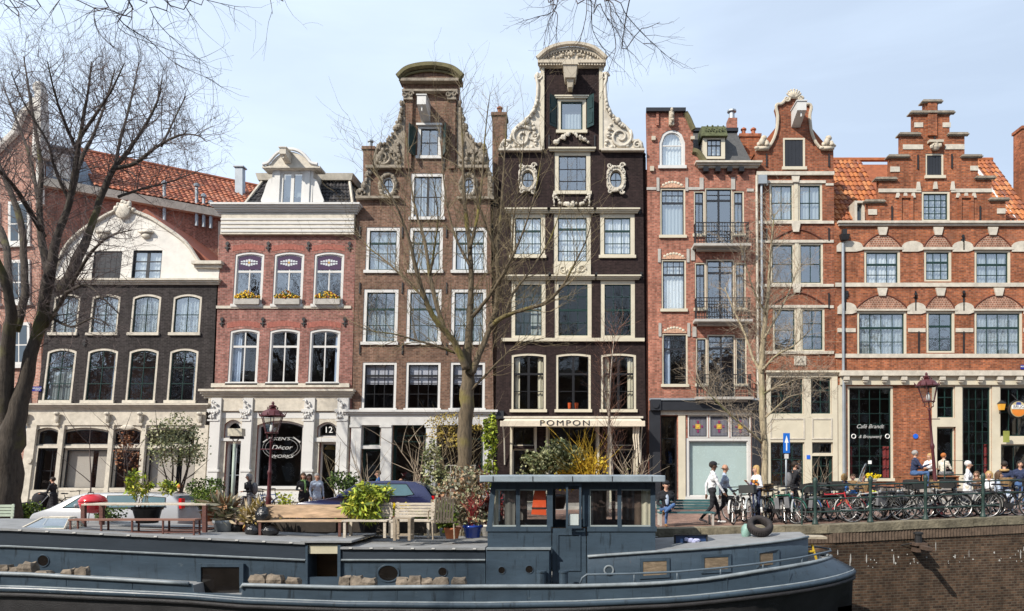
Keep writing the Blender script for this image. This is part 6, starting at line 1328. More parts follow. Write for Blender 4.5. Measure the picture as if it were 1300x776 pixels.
def bark(name,c,moss=None,th=.52):
    m,n,l,p=nt(name); t=n.new('ShaderNodeTexCoord'); mp_=n.new('ShaderNodeMapping'); mp_.inputs['Scale'].default_value=(7,7,1.6); l.new(t.outputs['Object'],mp_.inputs[0])
    a=n.new('ShaderNodeTexNoise'); a.inputs['Scale'].default_value=2.2; a.inputs['Detail'].default_value=8; a.inputs['Roughness'].default_value=.7; l.new(mp_.outputs[0],a.inputs['Vector'])
    r=n.new('ShaderNodeMapRange'); r.inputs['From Min'].default_value=.3; r.inputs['From Max'].default_value=.7; r.inputs['To Min'].default_value=.45; r.inputs['To Max'].default_value=1.5; l.new(a.outputs['Fac'],r.inputs['Value'])
    mm=n.new('ShaderNodeMix'); mm.data_type='RGBA'; mm.blend_type='MULTIPLY'; mm.inputs[0].default_value=1; mm.inputs[6].default_value=(*c,1); l.new(r.outputs[0],mm.inputs[7]); out=mm.outputs[2]
    if moss:
        g=n.new('ShaderNodeTexNoise'); g.inputs['Scale'].default_value=.9; g.inputs['Detail'].default_value=6; l.new(t.outputs['Object'],g.inputs['Vector']); q=n.new('ShaderNodeMapRange'); q.inputs['From Min'].default_value=th; q.inputs['From Max'].default_value=th+.12; q.inputs['To Max'].default_value=.8; l.new(g.outputs['Fac'],q.inputs['Value'])
        m2=n.new('ShaderNodeMix'); m2.data_type='RGBA'; l.new(q.outputs[0],m2.inputs[0]); l.new(out,m2.inputs[6]); m2.inputs[7].default_value=(*moss,1); out=m2.outputs[2]
    l.new(out,p.inputs['Base Color']); p.inputs['Roughness'].default_value=.92; b=n.new('ShaderNodeBump'); b.inputs['Strength'].default_value=.9; b.inputs['Distance'].default_value=.05; l.new(a.outputs['Fac'],b.inputs['Height']); l.new(b.outputs[0],p.inputs['Normal']); return m
bark1=bark('dark_elm_bark',(.058,.046,.036),(.10,.095,.028),.56)
twig1=mat('dark_twig',(.110,.085,.080),.9,.2,3)
bark2=bark('mossy_grey_bark',(.125,.095,.06),(.20,.17,.03),.54)
twig2=mat('tan_twig',(.185,.145,.085),.9,.3,2)
bark3=bark('pale_smooth_bark',(.36,.30,.20),(.20,.20,.07),.56)
twig3=mat('pale_twig',(.30,.24,.175),.9,.3,2)
def mk_tree(name,label,loc,polys,yj,Y_,barkm,twigm,seed,fn,n=9,rs=1.0,group='bare street trees'):
    t=thing(name,label,'tree',loc,group); r_=random.Random(seed); tr=MB(); cr_=MB(); tr.sm=True
    limbs(tr,polys,Y_,yj,r_,lambda P_,R_,k: fn(cr_,P_,R_,k,r_),rs,n,thin=.6 if seed == 3 else .72)
    tr.build('trunk',barkm,t); cr_.build('crown',twigm,t); return t
# --- the big old tree on the left
YT=23.6
polysL=[
 [(4,660,22),(8,600,17),(15,550,14),(27,500,11),(40,450,9.5),(54,400,9.5),(62,350,9),(72,305,7.5),(88,255,6.2),(97,205,5),(104,160,3.6),(112,115,2.2),(116,78,1.1)],
 [(12,560,13),(6,505,11.5),(10,440,10),(14,395,8.5),(4,350,7.5),(-16,310,7),(-40,270,4)],
 [(20,420,8),(32,375,7.5),(30,335,7),(28,290,6.5),(12,240,5.5),(-4,205,4),(-20,185,3)],
 [(12,400,7),(10,340,6.5),(4,300,7),(-18,265,5)],
 [(62,352,8.5),(54,310,7),(50,262,5.5),(52,210,4.6),(44,160,3.2),(36,110,2),(30,72,1)],
 [(56,300,6),(34,262,5),(14,232,4),(-10,210,3)],
 [(78,372,10),(98,330,8.5),(115,290,7),(130,245,6.2),(146,212,5.2),(164,190,4),(184,160,3),(200,128,2),(206,98,1)],
 [(145,214,4.6),(172,207,3.8),(200,186,3),(228,172,2.2),(250,172,1.4),(262,180,.8)],
 [(146,212,4),(152,180,3),(162,145,2.2),(170,110,1.4),(176,80,.8)],
 [(92,245,5),(102,205,4),(120,168,3),(134,130,2),(146,88,1)],
 [(97,190,4),(82,155,3),(70,120,2),(60,78,1)],
 [(98,182,4),(118,150,3),(140,118,2),(158,80,1)],
 [(42,440,5),(68,400,4),(84,372,4.5),(100,345,3.6),(118,318,3),(140,300,1.8),(168,292,1)],
 [(84,372,4),(110,362,2.6),(134,382,1.8),(152,400,1)],
 [(60,400,4),(90,415,2.4),(118,404,1.5),(140,414,.8)],
 [(50,262,4),(38,200,3),(20,150,2.2),(4,110,1.2)],
 [(88,255,4),(70,215,3),(60,180,2.4),(30,130,1.4),(14,92,.8)],
 [(205,186,2.4),(222,150,1.7),(236,122,1)],
 [(150,250,3),(180,240,2.2),(212,232,1.6),(240,222,1),(258,214,.6)],
 [(10,240,4),(-8,190,3),(-14,140,2),(-10,90,1)]]
yjL=[-1,(0,-2.0),(-.5,2),(0,3),(-.6,1.5),(0,-2.5),(-.4,.6),(0,-2),(.5,2.6),(0,2),(0,-2),(-.5,-2.4),(0,-2.6),(-1,-2),(0,-1.6),(.5,3),(-.5,-2),(-.5,1.5),(.3,2.2),(1.5,3)]
def fnL(mb,P_,R_,k,r_):
    m=len(P_)
    for i in range(2,m):
        r=R_[i]
        if r > .17: continue
        cnt=1 if r > .09 else (3 if i % 2 else 2)
        for _ in range(cnt):
            d=(P_[i]-P_[i-1]).normalized(); s_=rv(r_); s_ -= d*s_.dot(d); s_.normalize()
            twigs(mb,P_[i].lerp(P_[i-1],r_.random()),(d*.6+s_*.9+Vector((0,0,.25))),r_.uniform(.7,1.6) if r > .03 else r_.uniform(.5,1.2),min(.015,r*.36+.004),2,r_,.16,.85,(3,4),4,.28,.0032)
mk_tree('canal_tree','huge old bare tree with a thick forked trunk at the left edge of the street',(W(8,660,YT).x,YT,gz(-18)),polysL,yjL,YT,bark1,twig1,3,fnL,10)
# --- centre tree
YM=23.0
polysC=[
 [(588,665,12),(589,600,11),(591,540,11),(594,495,11.5),(593,455,9),(596,410,6.5),(598,360,5.5),(596,310,4.8),(590,262,3.8),(588,205,2.4),(586,150,1.2),(583,108,.6)],
 [(592,470,8),(580,440,6.5),(566,422,6),(549,400,5.4),(537,372,4.8),(528,340,4),(518,300,3),(503,262,2.2),(482,226,1.4),(470,196,.7)],
 [(566,424,5),(556,392,4.4),(546,352,3.8),(540,310,3),(528,268,2.2),(520,222,1.6),(515,168,.9)],
 [(598,475,7),(608,450,6),(619,424,5.4),(628,398,5),(632,360,4.2),(631,318,3.4),(636,268,2.6),(640,205,1.6),(644,135,.7)],
 [(622,415,4.6),(640,402,4.4),(662,394,3.8),(690,386,3.2),(712,366,2.6),(730,334,1.8),(746,300,1.1),(752,270,.6)],
 [(600,402,4),(612,388,3.6),(624,372,3.2),(640,345,2.6),(660,305,2),(678,250,1.3),(690,185,.7)],
 [(600,420,4),(588,400,3.4),(582,418,0) ] if False else [(597,315,3.8),(606,275,2.8),(612,225,2),(616,170,1.2),(622,120,.6)],
 [(578,448,2.8),(556,440,2.4),(528,432,1.8),(500,424,1.4),(470,420,.9),(448,410,.5)],
 [(540,380,2.6),(512,352,2.2),(488,330,1.6),(466,312,1),(452,290,.6)],
 [(632,362,3),(648,330,2.2),(652,280,1.6),(660,225,1.1),(668,150,.6)],
 [(598,340,3),(578,300,2.2),(566,250,1.6),(560,190,1),(556,140,.5)],
 [(594,500,3),(640,452,1.6),(660,436,1),(690,430,.6)],
 [(640,402,3),(652,372,2.4),(676,340,1.8),(700,300,1.2),(716,250,.6)],
 [(630,320,2.6),(618,290,2),(604,240,1.4),(602,180,.8)],
 [(546,350,2.4),(552,312,1.8),(556,270,1.2),(548,220,.7)]]
def fnC(mb,P_,R_,k,r_):
    for i in range(2,len(P_)):
        r=R_[i]
        if r > .13: continue
        for _ in range(2 if i % 3 else 1):
            d=(P_[i]-P_[i-1]).normalized(); s_=rv(r_); s_ -= d*s_.dot(d); s_.normalize()
            twigs(mb,P_[i].lerp(P_[i-1],r_.random()),(d*.55+s_*.75+Vector((0,0,.35))),r_.uniform(.6,1.7),min(.013,r*.32+.004),2 if r_.random() < .25 else 1,r_,.22,.8,(2,4),5,.24,.0036)
mk_tree('canal_tree','bare mossy tree with a tall clear trunk before the brown neck gable house',(W(588,665,YM).x,YM,gz(-3)),polysC,[(0,.4),(-.2,-1.6),(0,1.4),(-.1,1),(0,-1.2),(0,-1.5),(0,.8),(0,-1),(0,1.2),(0,-1),(0,1.6),(0,.6),(0,1.3),(0,-1),(0,-1)],YM,bark2,twig2,5,fnC,12,.9)
# --- right tree
YR=23.3
polysR=[[(976,684,7.5),(972,640,6.2),(971,580,5.8),(968,520,5.6),(967,470,5.4),(969,430,4.6),(973,395,3.8),(976,360,3),(978,325,2.2),(981,292,1.2),(983,272,.6)],
 [(967,562,2.4),(950,546,2),(925,525,1.6),(905,505,1.2),(880,480,.7)],[(968,474,3),(956,455,2.4),(946,425,2),(932,395,1.4),(920,365,.8)],[(968,470,2.6),(985,452,2),(1006,440,1.4),(1030,418,.7)],
 [(970,430,2.4),(986,402,1.8),(1002,370,1.2),(1014,335,.6)],[(973,400,2),(958,372,1.5),(948,340,1.1),(940,310,.6)],[(969,500,2),(990,490,1.5),(1020,480,1),(1045,484,.5)],[(972,530,1.6),(1000,505,1.2),(1018,500,.6)]]
def fnR(mb,P_,R_,k,r_):
    for i in range(1,len(P_)):
        r=R_[i]
        if r > .105: continue
        for _ in range(3):
            d=(P_[i]-P_[i-1]).normalized(); s_=rv(r_); s_ -= d*s_.dot(d); s_.normalize()
            twigs(mb,P_[i].lerp(P_[i-1],r_.random()),(d*.5+s_*.8+Vector((0,0,.35))),r_.uniform(.45,1.1),min(.011,r*.3+.004),2,r_,.12,.8,(2,4),4,.25,.0038)
mk_tree('canal_tree','slim young tree with pale bark among the parked bicycles',(W(976,684,YR).x,YR,gz(5)),polysR,[(0,.2),(0,-.8),(0,.9),(0,-1),(0,.8),(0,-.8),(0,.7),(0,.5)],YR,bark3,twig3,8,fnR,8)
# --- thin pale birch with two stems before the awning
YB_=27.0
polysB=[[(771,655,3),(772,600,2.7),(773,550,2.3),(774,500,1.6),(777,455,.9),(780,425,.5)],[(778,655,2.6),(777,600,2.2),(775,555,1.7),(770,510,1),(764,480,.5)]]
def fnB(mb,P_,R_,k,r_):
    for i in range(4,len(P_)):
        for _ in range(3):
            s_=rv(r_); s_.z=0; twigs(mb,P_[i],s_*.55+Vector((0,0,.8)),r_.uniform(.5,1.3),.009,1,r_,.15,.7,(3,4),4,.2,.004)
mk_tree('garden_birch','thin pale twin stemmed birch in front of the cream awning',(W(774,655,YB_).x,YB_,gz(1)),polysB,[0,0],YB_,mat('birch_bark',(.50,.44,.36),.8,.3,6),mat('red_twig',(.24,.12,.08),.9,.2,3),12,fnB,6)
# --- trees on the near bank whose branches hang into the top of the view
def hanging(label,base,limbs_,seed,tipn):
    t=thing('overhanging_tree',label,'tree',(base[0],base[1],0),'trees on the near bank'); r_=random.Random(seed); tr=MB(); tr.sm=True; cr_=MB()
    b=Vector(base); top=b+Vector((.3,.8,6.5)); tr.tube([b,b+Vector((.1,.1,2)),b+Vector((.1,.5,4.5)),top],[.34,.30,.26,.2],10)
    for l in limbs_:
        pts=[top]+[W(px,py,Y_) for px,py,Y_ in l]
        mid=top.lerp(pts[1],.5)+Vector((0,0,1.0)); pts.insert(1,mid); n_=len(pts)
        rad=[lerp(.06,.007,min(1,i/(n_-1)*1.05)) for i in range(n_)]; rad[2:]=[lerp(.0052,.0018,i/max(1,n_-3)) for i in range(n_-2)]; rad[1]=.010; rad[0]=.04
        P_=[]; R_=[]
        for i in range(n_-1):
            p0,p1,p2,p3=pts[max(0,i-1)],pts[i],pts[i+1],pts[min(n_-1,i+2)]
            for j in range(4):
                t_=j/4; P_.append(.5*((2*p1)+(p2-p0)*t_+(2*p0-5*p1+4*p2-p3)*t_*t_+(3*p1-p0-3*p2+p3)*t_**3)); R_.append(lerp(rad[i],rad[i+1],t_))
        P_.append(pts[-1]); R_.append(rad[-1]); cr_.tube(P_,R_,5)
        for i in range(9,len(P_)):
            for _ in range(tipn):
                if r_.random() < .4:
                    d=(P_[i]-P_[i-1]).normalized(); twigs(cr_,P_[i],d*.8+rv(r_,.75)+Vector((0,0,-.12)),r_.uniform(.12,.42),.0024,1,r_,-.12,.8,(1,2),4,.3,.0012)
    for k in range(12):
        a=r_.uniform(0,6.28); twigs(cr_,top+Vector((0,-.2,r_.uniform(-1,0))),Vector((math.cos(a)*.9,-.9-.5*abs(math.sin(a)),r_.uniform(.3,1.2))),r_.uniform(2.5,4),.06,3,r_,.1,.8,(3,4),5,.2,.008)
    tr.build('trunk',bark1,t); cr_.build('branches',twig1,t)
hanging('bare tree on the near bank, dropping dark twigs into the upper left of the sky',(-5.5,-2.2,0),[
 [(150,-60,6),(165,0,6.2),(150,35,6.4),(205,60,6.5),(262,78,6.6)],[(180,-50,6),(190,10,6.2),(215,45,6.4),(262,82,6.6)],[(140,-40,5.8),(120,10,6),(128,45,6),(170,80,6.1)],[(110,-40,5.8),(80,-5,6),(62,18,6)],[(230,-50,6.5),(232,0,6.7),(250,28,6.8)],[(170,-40,6.2),(250,-4,6.4),(298,8,6.6)],[(20,-40,6),(14,-5,6),(30,6,6)],[(130,-50,5.5),(148,20,5.6),(190,52,5.8),(222,80,5.9),(270,102,6)],[(-10,-30,6.5),(5,5,6.5),(28,10,6.5)],[(330,-50,7),(342,-6,7),(346,18,7)]],21,3)
hanging('bare tree on the near bank, dropping dark twigs over the top of the tallest gable',(1.5,-2.6,0),[
 [(770,-70,6.5),(788,4,6.6),(806,32,6.7),(832,58,6.8),(854,77,6.9)],[(740,-70,6.3),(772,0,6.4),(776,25,6.4),(782,60,6.5),(772,90,6.5)],[(730,-70,6.6),(745,0,6.6),(739,42,6.7),(732,58,6.7)],[(735,-60,6),(750,0,6),(753,40,6.1),(773,70,6.2)],[(700,-60,6.4),(708,0,6.4),(696,28,6.5),(690,58,6.5)],[(705,-60,6.7),(706,8,6.8),(680,22,6.8),(665,26,6.8)],[(775,-60,7),(778,4,7),(800,42,7),(830,64,7)],[(712,-60,6.2),(708,20,6.2),(706,46,6.2)],[(795,20,6.65),(815,36,6.7),(838,28,6.7)],[(765,-40,6.2),(762,5,6.2),(782,38,6.3),(796,60,6.4)]],22,2)
# ================================================================= shrubs and pot plants
def leafmass(mb,c,rx,ry,rz,n,size,r_,mats,shape=0,drop=0,long_=1.0):
    k=6; cl=[rv(r_)*.75 for _ in range(max(5,n//110))]
    for i in range(n):
        q=cl[r_.randrange(len(cl))]+rv(r_)*.42 if r_.random() < .8 else rv(r_)*.95
        if q.length > 1.05: q=q.normalized()*r_.uniform(.75,1.05)
        p=Vector((c[0]+q.x*rx,c[1]+q.y*ry,c[2]+q.z*rz)); a=rv(r_).normalized(); a.z -= drop; a.normalize(); b=a.cross(rv(r_)); b.normalize() if b.length > 0 else None
        s=size*r_.uniform(.6,1.3); w=s*.45/long_; mb.mat(mats[min(len(mats)-1,int(r_.random()**1.2*len(mats)))])
        mb.add([p,p+a*s*.5*long_+b*w,p+a*s*long_,p+a*s*.5*long_-b*w],[(0,1,2,3)])
def leafm(n,c): return mat(n,c,.7,.3,6,spec=.3)
L_olive=[leafm('olive_leaf',(.27,.28,.14)),leafm('olive_leaf_pale',(.42,.41,.25)),leafm('olive_leaf_dark',(.14,.16,.07))]
L_green=[leafm('green_leaf',(.06,.10,.02)),leafm('green_leaf_mid',(.10,.15,.03)),leafm('green_leaf_dark',(.03,.05,.015))]
L_yg=[leafm('lime_leaf',(.32,.38,.04)),leafm('lime_leaf_mid',(.20,.27,.03)),leafm('lime_leaf_yellow',(.48,.45,.06)),leafm('lime_leaf_dark',(.08,.12,.02))]
L_box=[leafm('box_leaf',(.09,.14,.02)),leafm('box_leaf_dark',(.04,.07,.01)),leafm('box_leaf_light',(.16,.21,.03))]
L_dry=[leafm('dry_leaf',(.40,.33,.22)),leafm('dry_leaf_grey',(.30,.29,.22)),leafm('dry_leaf_green',(.20,.22,.12)),leafm('dry_leaf_rust',(.28,.15,.08))]
L_var=[leafm('variegated_leaf',(.36,.36,.20)),leafm('variegated_leaf_mid',(.22,.24,.10)),leafm('variegated_leaf_dark',(.10,.12,.05))]
potm={'terra': mat('terracotta',(.42,.14,.06),.8,.2,4),'black': M['black'],'blue': mat('cobalt_glaze',(.015,.05,.32),.15,.1,3,coat=.5),'zinc': M['zinc'],'white': M['offwhite'],'grey': M['greystone']}
def pot(mb,x,y,z,r,hh): return mb.lathe([(r*.72,0),(r*.95,hh*.8),(r*1.05,hh*.82),(r*1.08,hh),(r*.95,hh),(r*.92,hh*.9),(.01,hh*.88)],(x,y,z),14)
def plant(px,py,Y_,label,name='shrub',cat='plant',potk=None,pr=.2,ph=.3,masses=(),stems=0,stemh=.5,seed=1,leaves=L_green,z0=None,stemm=None,lean_=.2,stemr=.012,group='potted plants and shrubs',drop=0,long_=1.0):
    b=W(px,py,Y_); z=b.z if z0 is None else z0; t=thing(name,label,cat,(b.x,b.y,z),group); r_=random.Random(seed); zt=z
    if potk:
        q=MB(); q.sm=True; pot(q,b.x,b.y,z,pr,ph); q.build('pot',potm[potk],t); zt=z+ph*.85
    if stems:
        q=MB()
        for i in range(stems):
            a=Vector((r_.uniform(-1,1)*lean_,r_.uniform(-1,1)*lean_,1)); p=Vector((b.x+r_.uniform(-1,1)*pr*.5,b.y+r_.uniform(-1,1)*pr*.5,zt)); twigs(q,p,a,stemh*r_.uniform(.7,1.1),stemr,1,r_,.1,.7,(2,4),5,.12,.004)
        q.build('stem',stemm or twig2,t)
    if masses:
        q=MB()
        for (dx,dy,dz,rx,ry,rz,n,s) in masses: leafmass(q,(b.x+dx,b.y+dy,z+dz),rx,ry,rz,n,s,r_,leaves,0,drop,long_)
        q.build('foliage',None,t)
    return t
tm_=twig2
plant(222,648,26.5,'airy olive tree with grey green leaves in front of the black house shop','olive_tree','tree','zinc',.3,.4,[(0,0,2.35,1.05,.8,.85,1100,.085),(.6,0,2.2,.75,.6,.6,400,.085),(-.35,0,2.75,.7,.6,.6,400,.08),(.2,0,3.0,.6,.5,.5,250,.08)],4,2.2,41,L_olive,lean_=.3,stemr=.04,stemm=bark1)
plant(116,650,27.5,'thin bare sapling with short side twigs beside the black house shop window','sapling','tree','black',.2,.3,(),1,2.9,42,stemr=.035,lean_=.02,stemm=twig1)
plant(163,650,27.5,'slender sapling holding dry rusty leaves before the black house','sapling','tree','black',.2,.3,[(0,0,2.2,.45,.4,.9,320,.08)],3,2.9,43,[L_dry[3],leafm('rust_leaf',(.20,.07,.03))],stemr=.03,lean_=.08,stemm=twig1)
plant(187,664,18.6,'yellow green bamboo in a long black tub behind the red bench table','potted_bamboo','plant','black',.34,.40,[(-.22,0,.98,.26,.25,.36,420,.09),(.50,0,.85,.2,.2,.22,200,.08)],5,.8,44,L_yg,lean_=.25,drop=.3,long_=1.5)
plant(263,662,18.6,'clipped round box ball beside the end of the long table','box_ball','plant','terra',.16,.25,[(0,0,.62,.34,.34,.32,1500,.045)],0,0,45,L_box)
plant(262,646,21.5,'dark round shrub behind the clipped box ball','shrub','plant','black',.25,.3,[(0,0,.6,.55,.4,.32,900,.06)],2,.5,46,L_green)
plant(284,682,18.4,'grassy plant in a galvanised tub','potted_grass','plant','zinc',.24,.42,[(0,0,.65,.3,.2,.28,260,.16)],6,.5,47,L_dry,drop=-.6,long_=2.2)
plant(301,682,18.5,'small black pot of sparse stems right of the galvanised tub','potted_plant','plant','black',.17,.3,(),6,.4,48)
plant(313,681,18.6,'small terracotta pot with a tuft between two black pots','potted_plant','plant','terra',.15,.28,[(0,0,.4,.14,.14,.12,90,.1)],3,.3,49,L_dry)
plant(322,682,18.3,'black pot with dry yellow grasses beside the street lamp foot','potted_grass','plant','black',.18,.32,[(0,0,.55,.28,.2,.25,240,.14)],8,.5,50,[L_dry[0],leafm('straw_leaf',(.45,.34,.10))],drop=-.6,long_=2.2)
plant(362,668,19.4,'yellow flowering spindly bush behind the varnished bench','flowering_bush','plant',None,.2,.3,[(0,0,.75,.38,.3,.4,380,.07)],7,.9,51,[L_yg[2],L_yg[0]],z0=-.02)
plant(385,666,19.2,'planter of rusty heather behind the varnished bench','heather_planter','plant',None,.2,.3,[(0,0,.42,.7,.2,.14,500,.07)],3,.3,52,[leafm('heather_rust',(.24,.14,.07)),leafm('heather_gold',(.38,.26,.06)),leafm('heather_purple',(.12,.08,.14))],z0=-.02)
plant(430,668,19.2,'low dark green box shrub between the benches','box_shrub','plant',None,.2,.3,[(0,0,.45,.42,.25,.26,1000,.05)],2,.3,53,L_box,z0=-.02)
plant(434,640,24.8,'dark leafy shrub in front of the brown house door','shrub','plant',None,.3,.3,[(0,0,.8,.5,.4,.4,700,.09)],3,.7,54,L_green)
plant(432,650,25.5,'thin bare Y shaped sapling before the white pilasters of the brown house','sapling','tree',None,.05,.1,(),3,2.4,55,stemr=.022,lean_=.25,stemm=twig2)
plant(468,675,18.3,'large lime green bamboo clump drooping over the slatted bench','bamboo','plant','black',.26,.3,[(-.05,0,.90,.36,.35,.34,1300,.10),(-.05,-.2,.58,.34,.3,.28,700,.12),(-.25,-.1,.75,.36,.3,.28,600,.11),(.28,0,.95,.22,.3,.22,160,.11)],7,.8,56,L_yg,drop=.6,long_=1.9,lean_=.4)
plant(506,668,19.2,'pot of bright yellow narcissi behind the slatted bench','narcissus_pot','flowers','terra',.2,.25,[(-.12,0,.50,.12,.1,.09,160,.07),(.18,0,.48,.14,.1,.1,190,.07)],6,.3,57,[leafm('narcissus',(.80,.68,.03)),leafm('narcissus_deep',(.7,.5,.02))])
plant(535,667,19.3,'low rounded box shrub at the right end of the slatted benches','box_shrub','plant',None,.2,.3,[(0,0,.45,.50,.3,.26,1300,.05)],2,.3,58,L_box,z0=-.02)
plant(590,668,19.2,'tangled shrub of dry pale leaves beside the wheelhouse','dry_shrub','plant',None,.3,.3,[(-.1,0,.95,.75,.5,.5,1500,.09),(.1,0,1.5,.55,.4,.35,600,.09),(.3,.1,.5,.5,.4,.4,400,.09)],12,1.5,59,L_dry,z0=-.02,lean_=.4)
plant(548,640,24.2,'pale variegated climber on thin canes left of the trellis','climber','plant',None,.2,.3,[(0,0,1.1,.35,.3,.95,600,.10),(.35,0,.8,.3,.3,.5,250,.1)],7,2.2,60,L_var,lean_=.12)
plant(622,640,26.0,'tall yellow green climber up the corner of the purple black house','climber','plant',None,.15,.3,[(0,0,2.3,.22,.2,.9,620,.13),(.05,0,1.0,.25,.2,.8,380,.12)],3,2.8,61,[L_yg[0],L_yg[1],L_green[1]],lean_=.04)
plant(703,646,26.5,'broad round variegated shrub in front of the awning shop','variegated_shrub','plant','black',.5,.5,[(.2,0,1.75,1.0,.7,.5,2000,.11),(-.75,0,1.45,.6,.5,.6,800,.11),(.1,0,2.2,.5,.4,.3,350,.1),(.55,0,1.9,.5,.4,.35,350,.1)],4,1.6,62,L_var)
plant(748,646,26.2,'fan of bright orange yellow dogwood stems beside the variegated shrub','dogwood','plant','black',.35,.4,[(0,0,1.4,.7,.3,.55,500,.10),(-.6,0,1.0,.9,.3,.4,500,.10)],34,2.0,63,[leafm('dogwood_amber',(.42,.26,.02)),leafm('dogwood_gold',(.52,.38,.03))],stemm=mat('amber_stem',(.60,.38,.03),.7,.2,4),lean_=.45,stemr=.016)
plant(802,648,25.5,'gnarled bare shrub with twisted pale stems beside the wheelhouse roof','bare_shrub','plant','grey',.3,.4,[(0,0,1.2,.4,.3,.5,60,.08)],14,1.8,64,[L_var[0]],lean_=.55,stemm=twig3,stemr=.02)
plant(578,645,26.8,'golden willow like shrub around the centre tree trunk','golden_shrub','plant',None,.3,.3,[(.2,0,3.05,1.3,.5,.38,600,.07),(-.3,0,2.4,.8,.4,.4,250,.09)],9,2.9,65,[leafm('catkin_gold',(.36,.27,.05)),leafm('catkin_yellow',(.26,.19,.06))],lean_=.42,stemm=twig2,stemr=.02)
plant(470,646,26.6,'small bare branching tree with upswept twigs before the brown shop','bare_shrub','tree',None,.1,.3,(),5,2.1,66,lean_=.5,stemm=twig3,stemr=.025)
plant(533,645,27.0,'weeping bare little tree before the open door of the brown house','bare_shrub','tree','white',.4,.5,(),6,2.2,67,lean_=.5,stemm=twig3,stemr=.03)
plant(20,660,24.5,'low green shrubs at the foot of the old tree','ground_shrub','plant',None,.3,.2,[(.1,0,.22,.75,.4,.28,700,.09),(.5,.1,.35,.3,.3,.32,300,.09)],4,.5,68,L_green+[L_yg[1]])
plant(600,690,17.9,'blue glazed pot holding dry stalks beside the wheelhouse','potted_plant','plant','blue',.24,.30,[(0,0,.42,.2,.15,.12,90,.1)],14,.65,69,L_dry,stemm=mat('crimson_stem',(.30,.04,.04),.8,.2,4),z0=.055)
plant(574,693,17.7,'terracotta pot of bright green leaves below the slatted armchair','potted_plant','plant','terra',.2,.26,[(-.1,0,.5,.26,.2,.32,220,.12)],4,.4,70,[L_green[1],L_yg[1]],z0=.055)
plant(620,672,19.2,'spray of crimson stems and red leaves behind the blue pot','red_shrub','plant','white',.2,.3,[(.1,0,.75,.35,.3,.3,200,.08)],12,1.1,71,[leafm('red_leaf',(.35,.02,.03)),leafm('brown_leaf',(.15,.07,.04))],stemm=MC['crimson_stem'],z0=-.02)
for i,(px,py,w_,lab,lv) in enumerate(((345,672,.5,'dark low shrub in the left end of the long planter',L_green),(372,671,.45,'low rusty heather in the long planter',L_dry),(408,671,.5,'dark ground ivy at the right end of the long planter',L_green),(450,670,.35,'small dark shrub left of the bamboo clump',L_green),(492,670,.3,'small dark shrub right of the bamboo clump',L_box),(140,676,.45,'dark low shrub behind the kettle barbecue',L_green),(275,690,.2,'dark low pot plant at the foot of the box ball',L_green),(610,660,.5,'dark ivy mass behind the red stemmed shrub',L_green))):
    plant(px,py,19.6,lab,'low_shrub','plant',None,.2,.3,[(0,0,.50,w_,.25,.18,int(1300*w_),.06)],3,.4,90+i,lv,z0=.06)
plant(563,693,18.3,'tiny blue pot under the armchair','potted_plant','plant','zinc',.11,.2,[(0,0,.24,.1,.1,.06,50,.06)],0,0,72,L_green,z0=.055)
plant(1040,640,30.2,'low bare twiggy vine climbing beside the cream house door','bare_shrub','plant',None,.1,.2,(),5,1.6,73,lean_=.5,stemm=twig3,stemr=.014)
plant(1108,624,33.9,'bowl of yellow flowers on the cafe window ledge','flower_bowl','flowers','white',.2,.14,[(0,0,.27,.32,.15,.12,260,.08)],0,0,74,[leafm('window_yellow',(.70,.55,.02))],z0=1.15)
# ================================================================= PEOPLE
MIRR=MC['dark_mirror_glass']
skins=[mat('skin_light',(.52,.30,.21),.6,.06,9),mat('skin_brown',(.16,.085,.055),.6,.06,9),mat('skin_tan',(.42,.23,.15),.6,.06,9)]
def cloth(n,c,var=.22): return mat('cloth_'+n,c,.9,var,9,.25,fine=60)
CL={k: cloth(k,c) for k,c in dict(black=(.016,.016,.020),navy=(.025,.035,.08),white=(.66,.66,.68),jeans=(.06,.12,.26),pale=(.38,.44,.54),green=(.12,.22,.08),cream=(.58,.54,.46),blue=(.05,.16,.40),brown=(.12,.07,.04),grey=(.15,.15,.16),olive=(.12,.12,.06),pink=(.55,.30,.30),orange=(.62,.22,.03)).items()}
hairm={k: mat('hair_'+k,c,.7,.3,20,.3) for k,c in dict(dark=(.025,.017,.012),brown=(.09,.05,.025),blond=(.42,.27,.11),white=(.62,.61,.60),grey=(.30,.29,.28),ginger=(.40,.13,.03)).items()}
shoem=mat('shoe_leather',(.05,.03,.02),.5,.2,5); shoew=mat('shoe_white',(.6,.6,.6),.6,.1,5)
def capsule(mb,a,b,ra,rb,n=10):
    a,b=Vector(a),Vector(b); d=(b-a); L=d.length or 1e-4; d=d/L; pts=[]; rad=[]
    for t in (-1,-.85,-.5): pts.append(a+d*ra*t); rad.append(max(.001,ra*math.sqrt(max(0,1-t*t))))
    pts.append(a); rad.append(ra); pts.append(a.lerp(b,.5)); rad.append((ra+rb)/2); pts.append(b); rad.append(rb)
    for t in (.5,.85,1): pts.append(b+d*rb*t); rad.append(max(.001,rb*math.sqrt(max(0,1-t*t))))
    mb.tube(pts,rad,n)
VOX=.0125
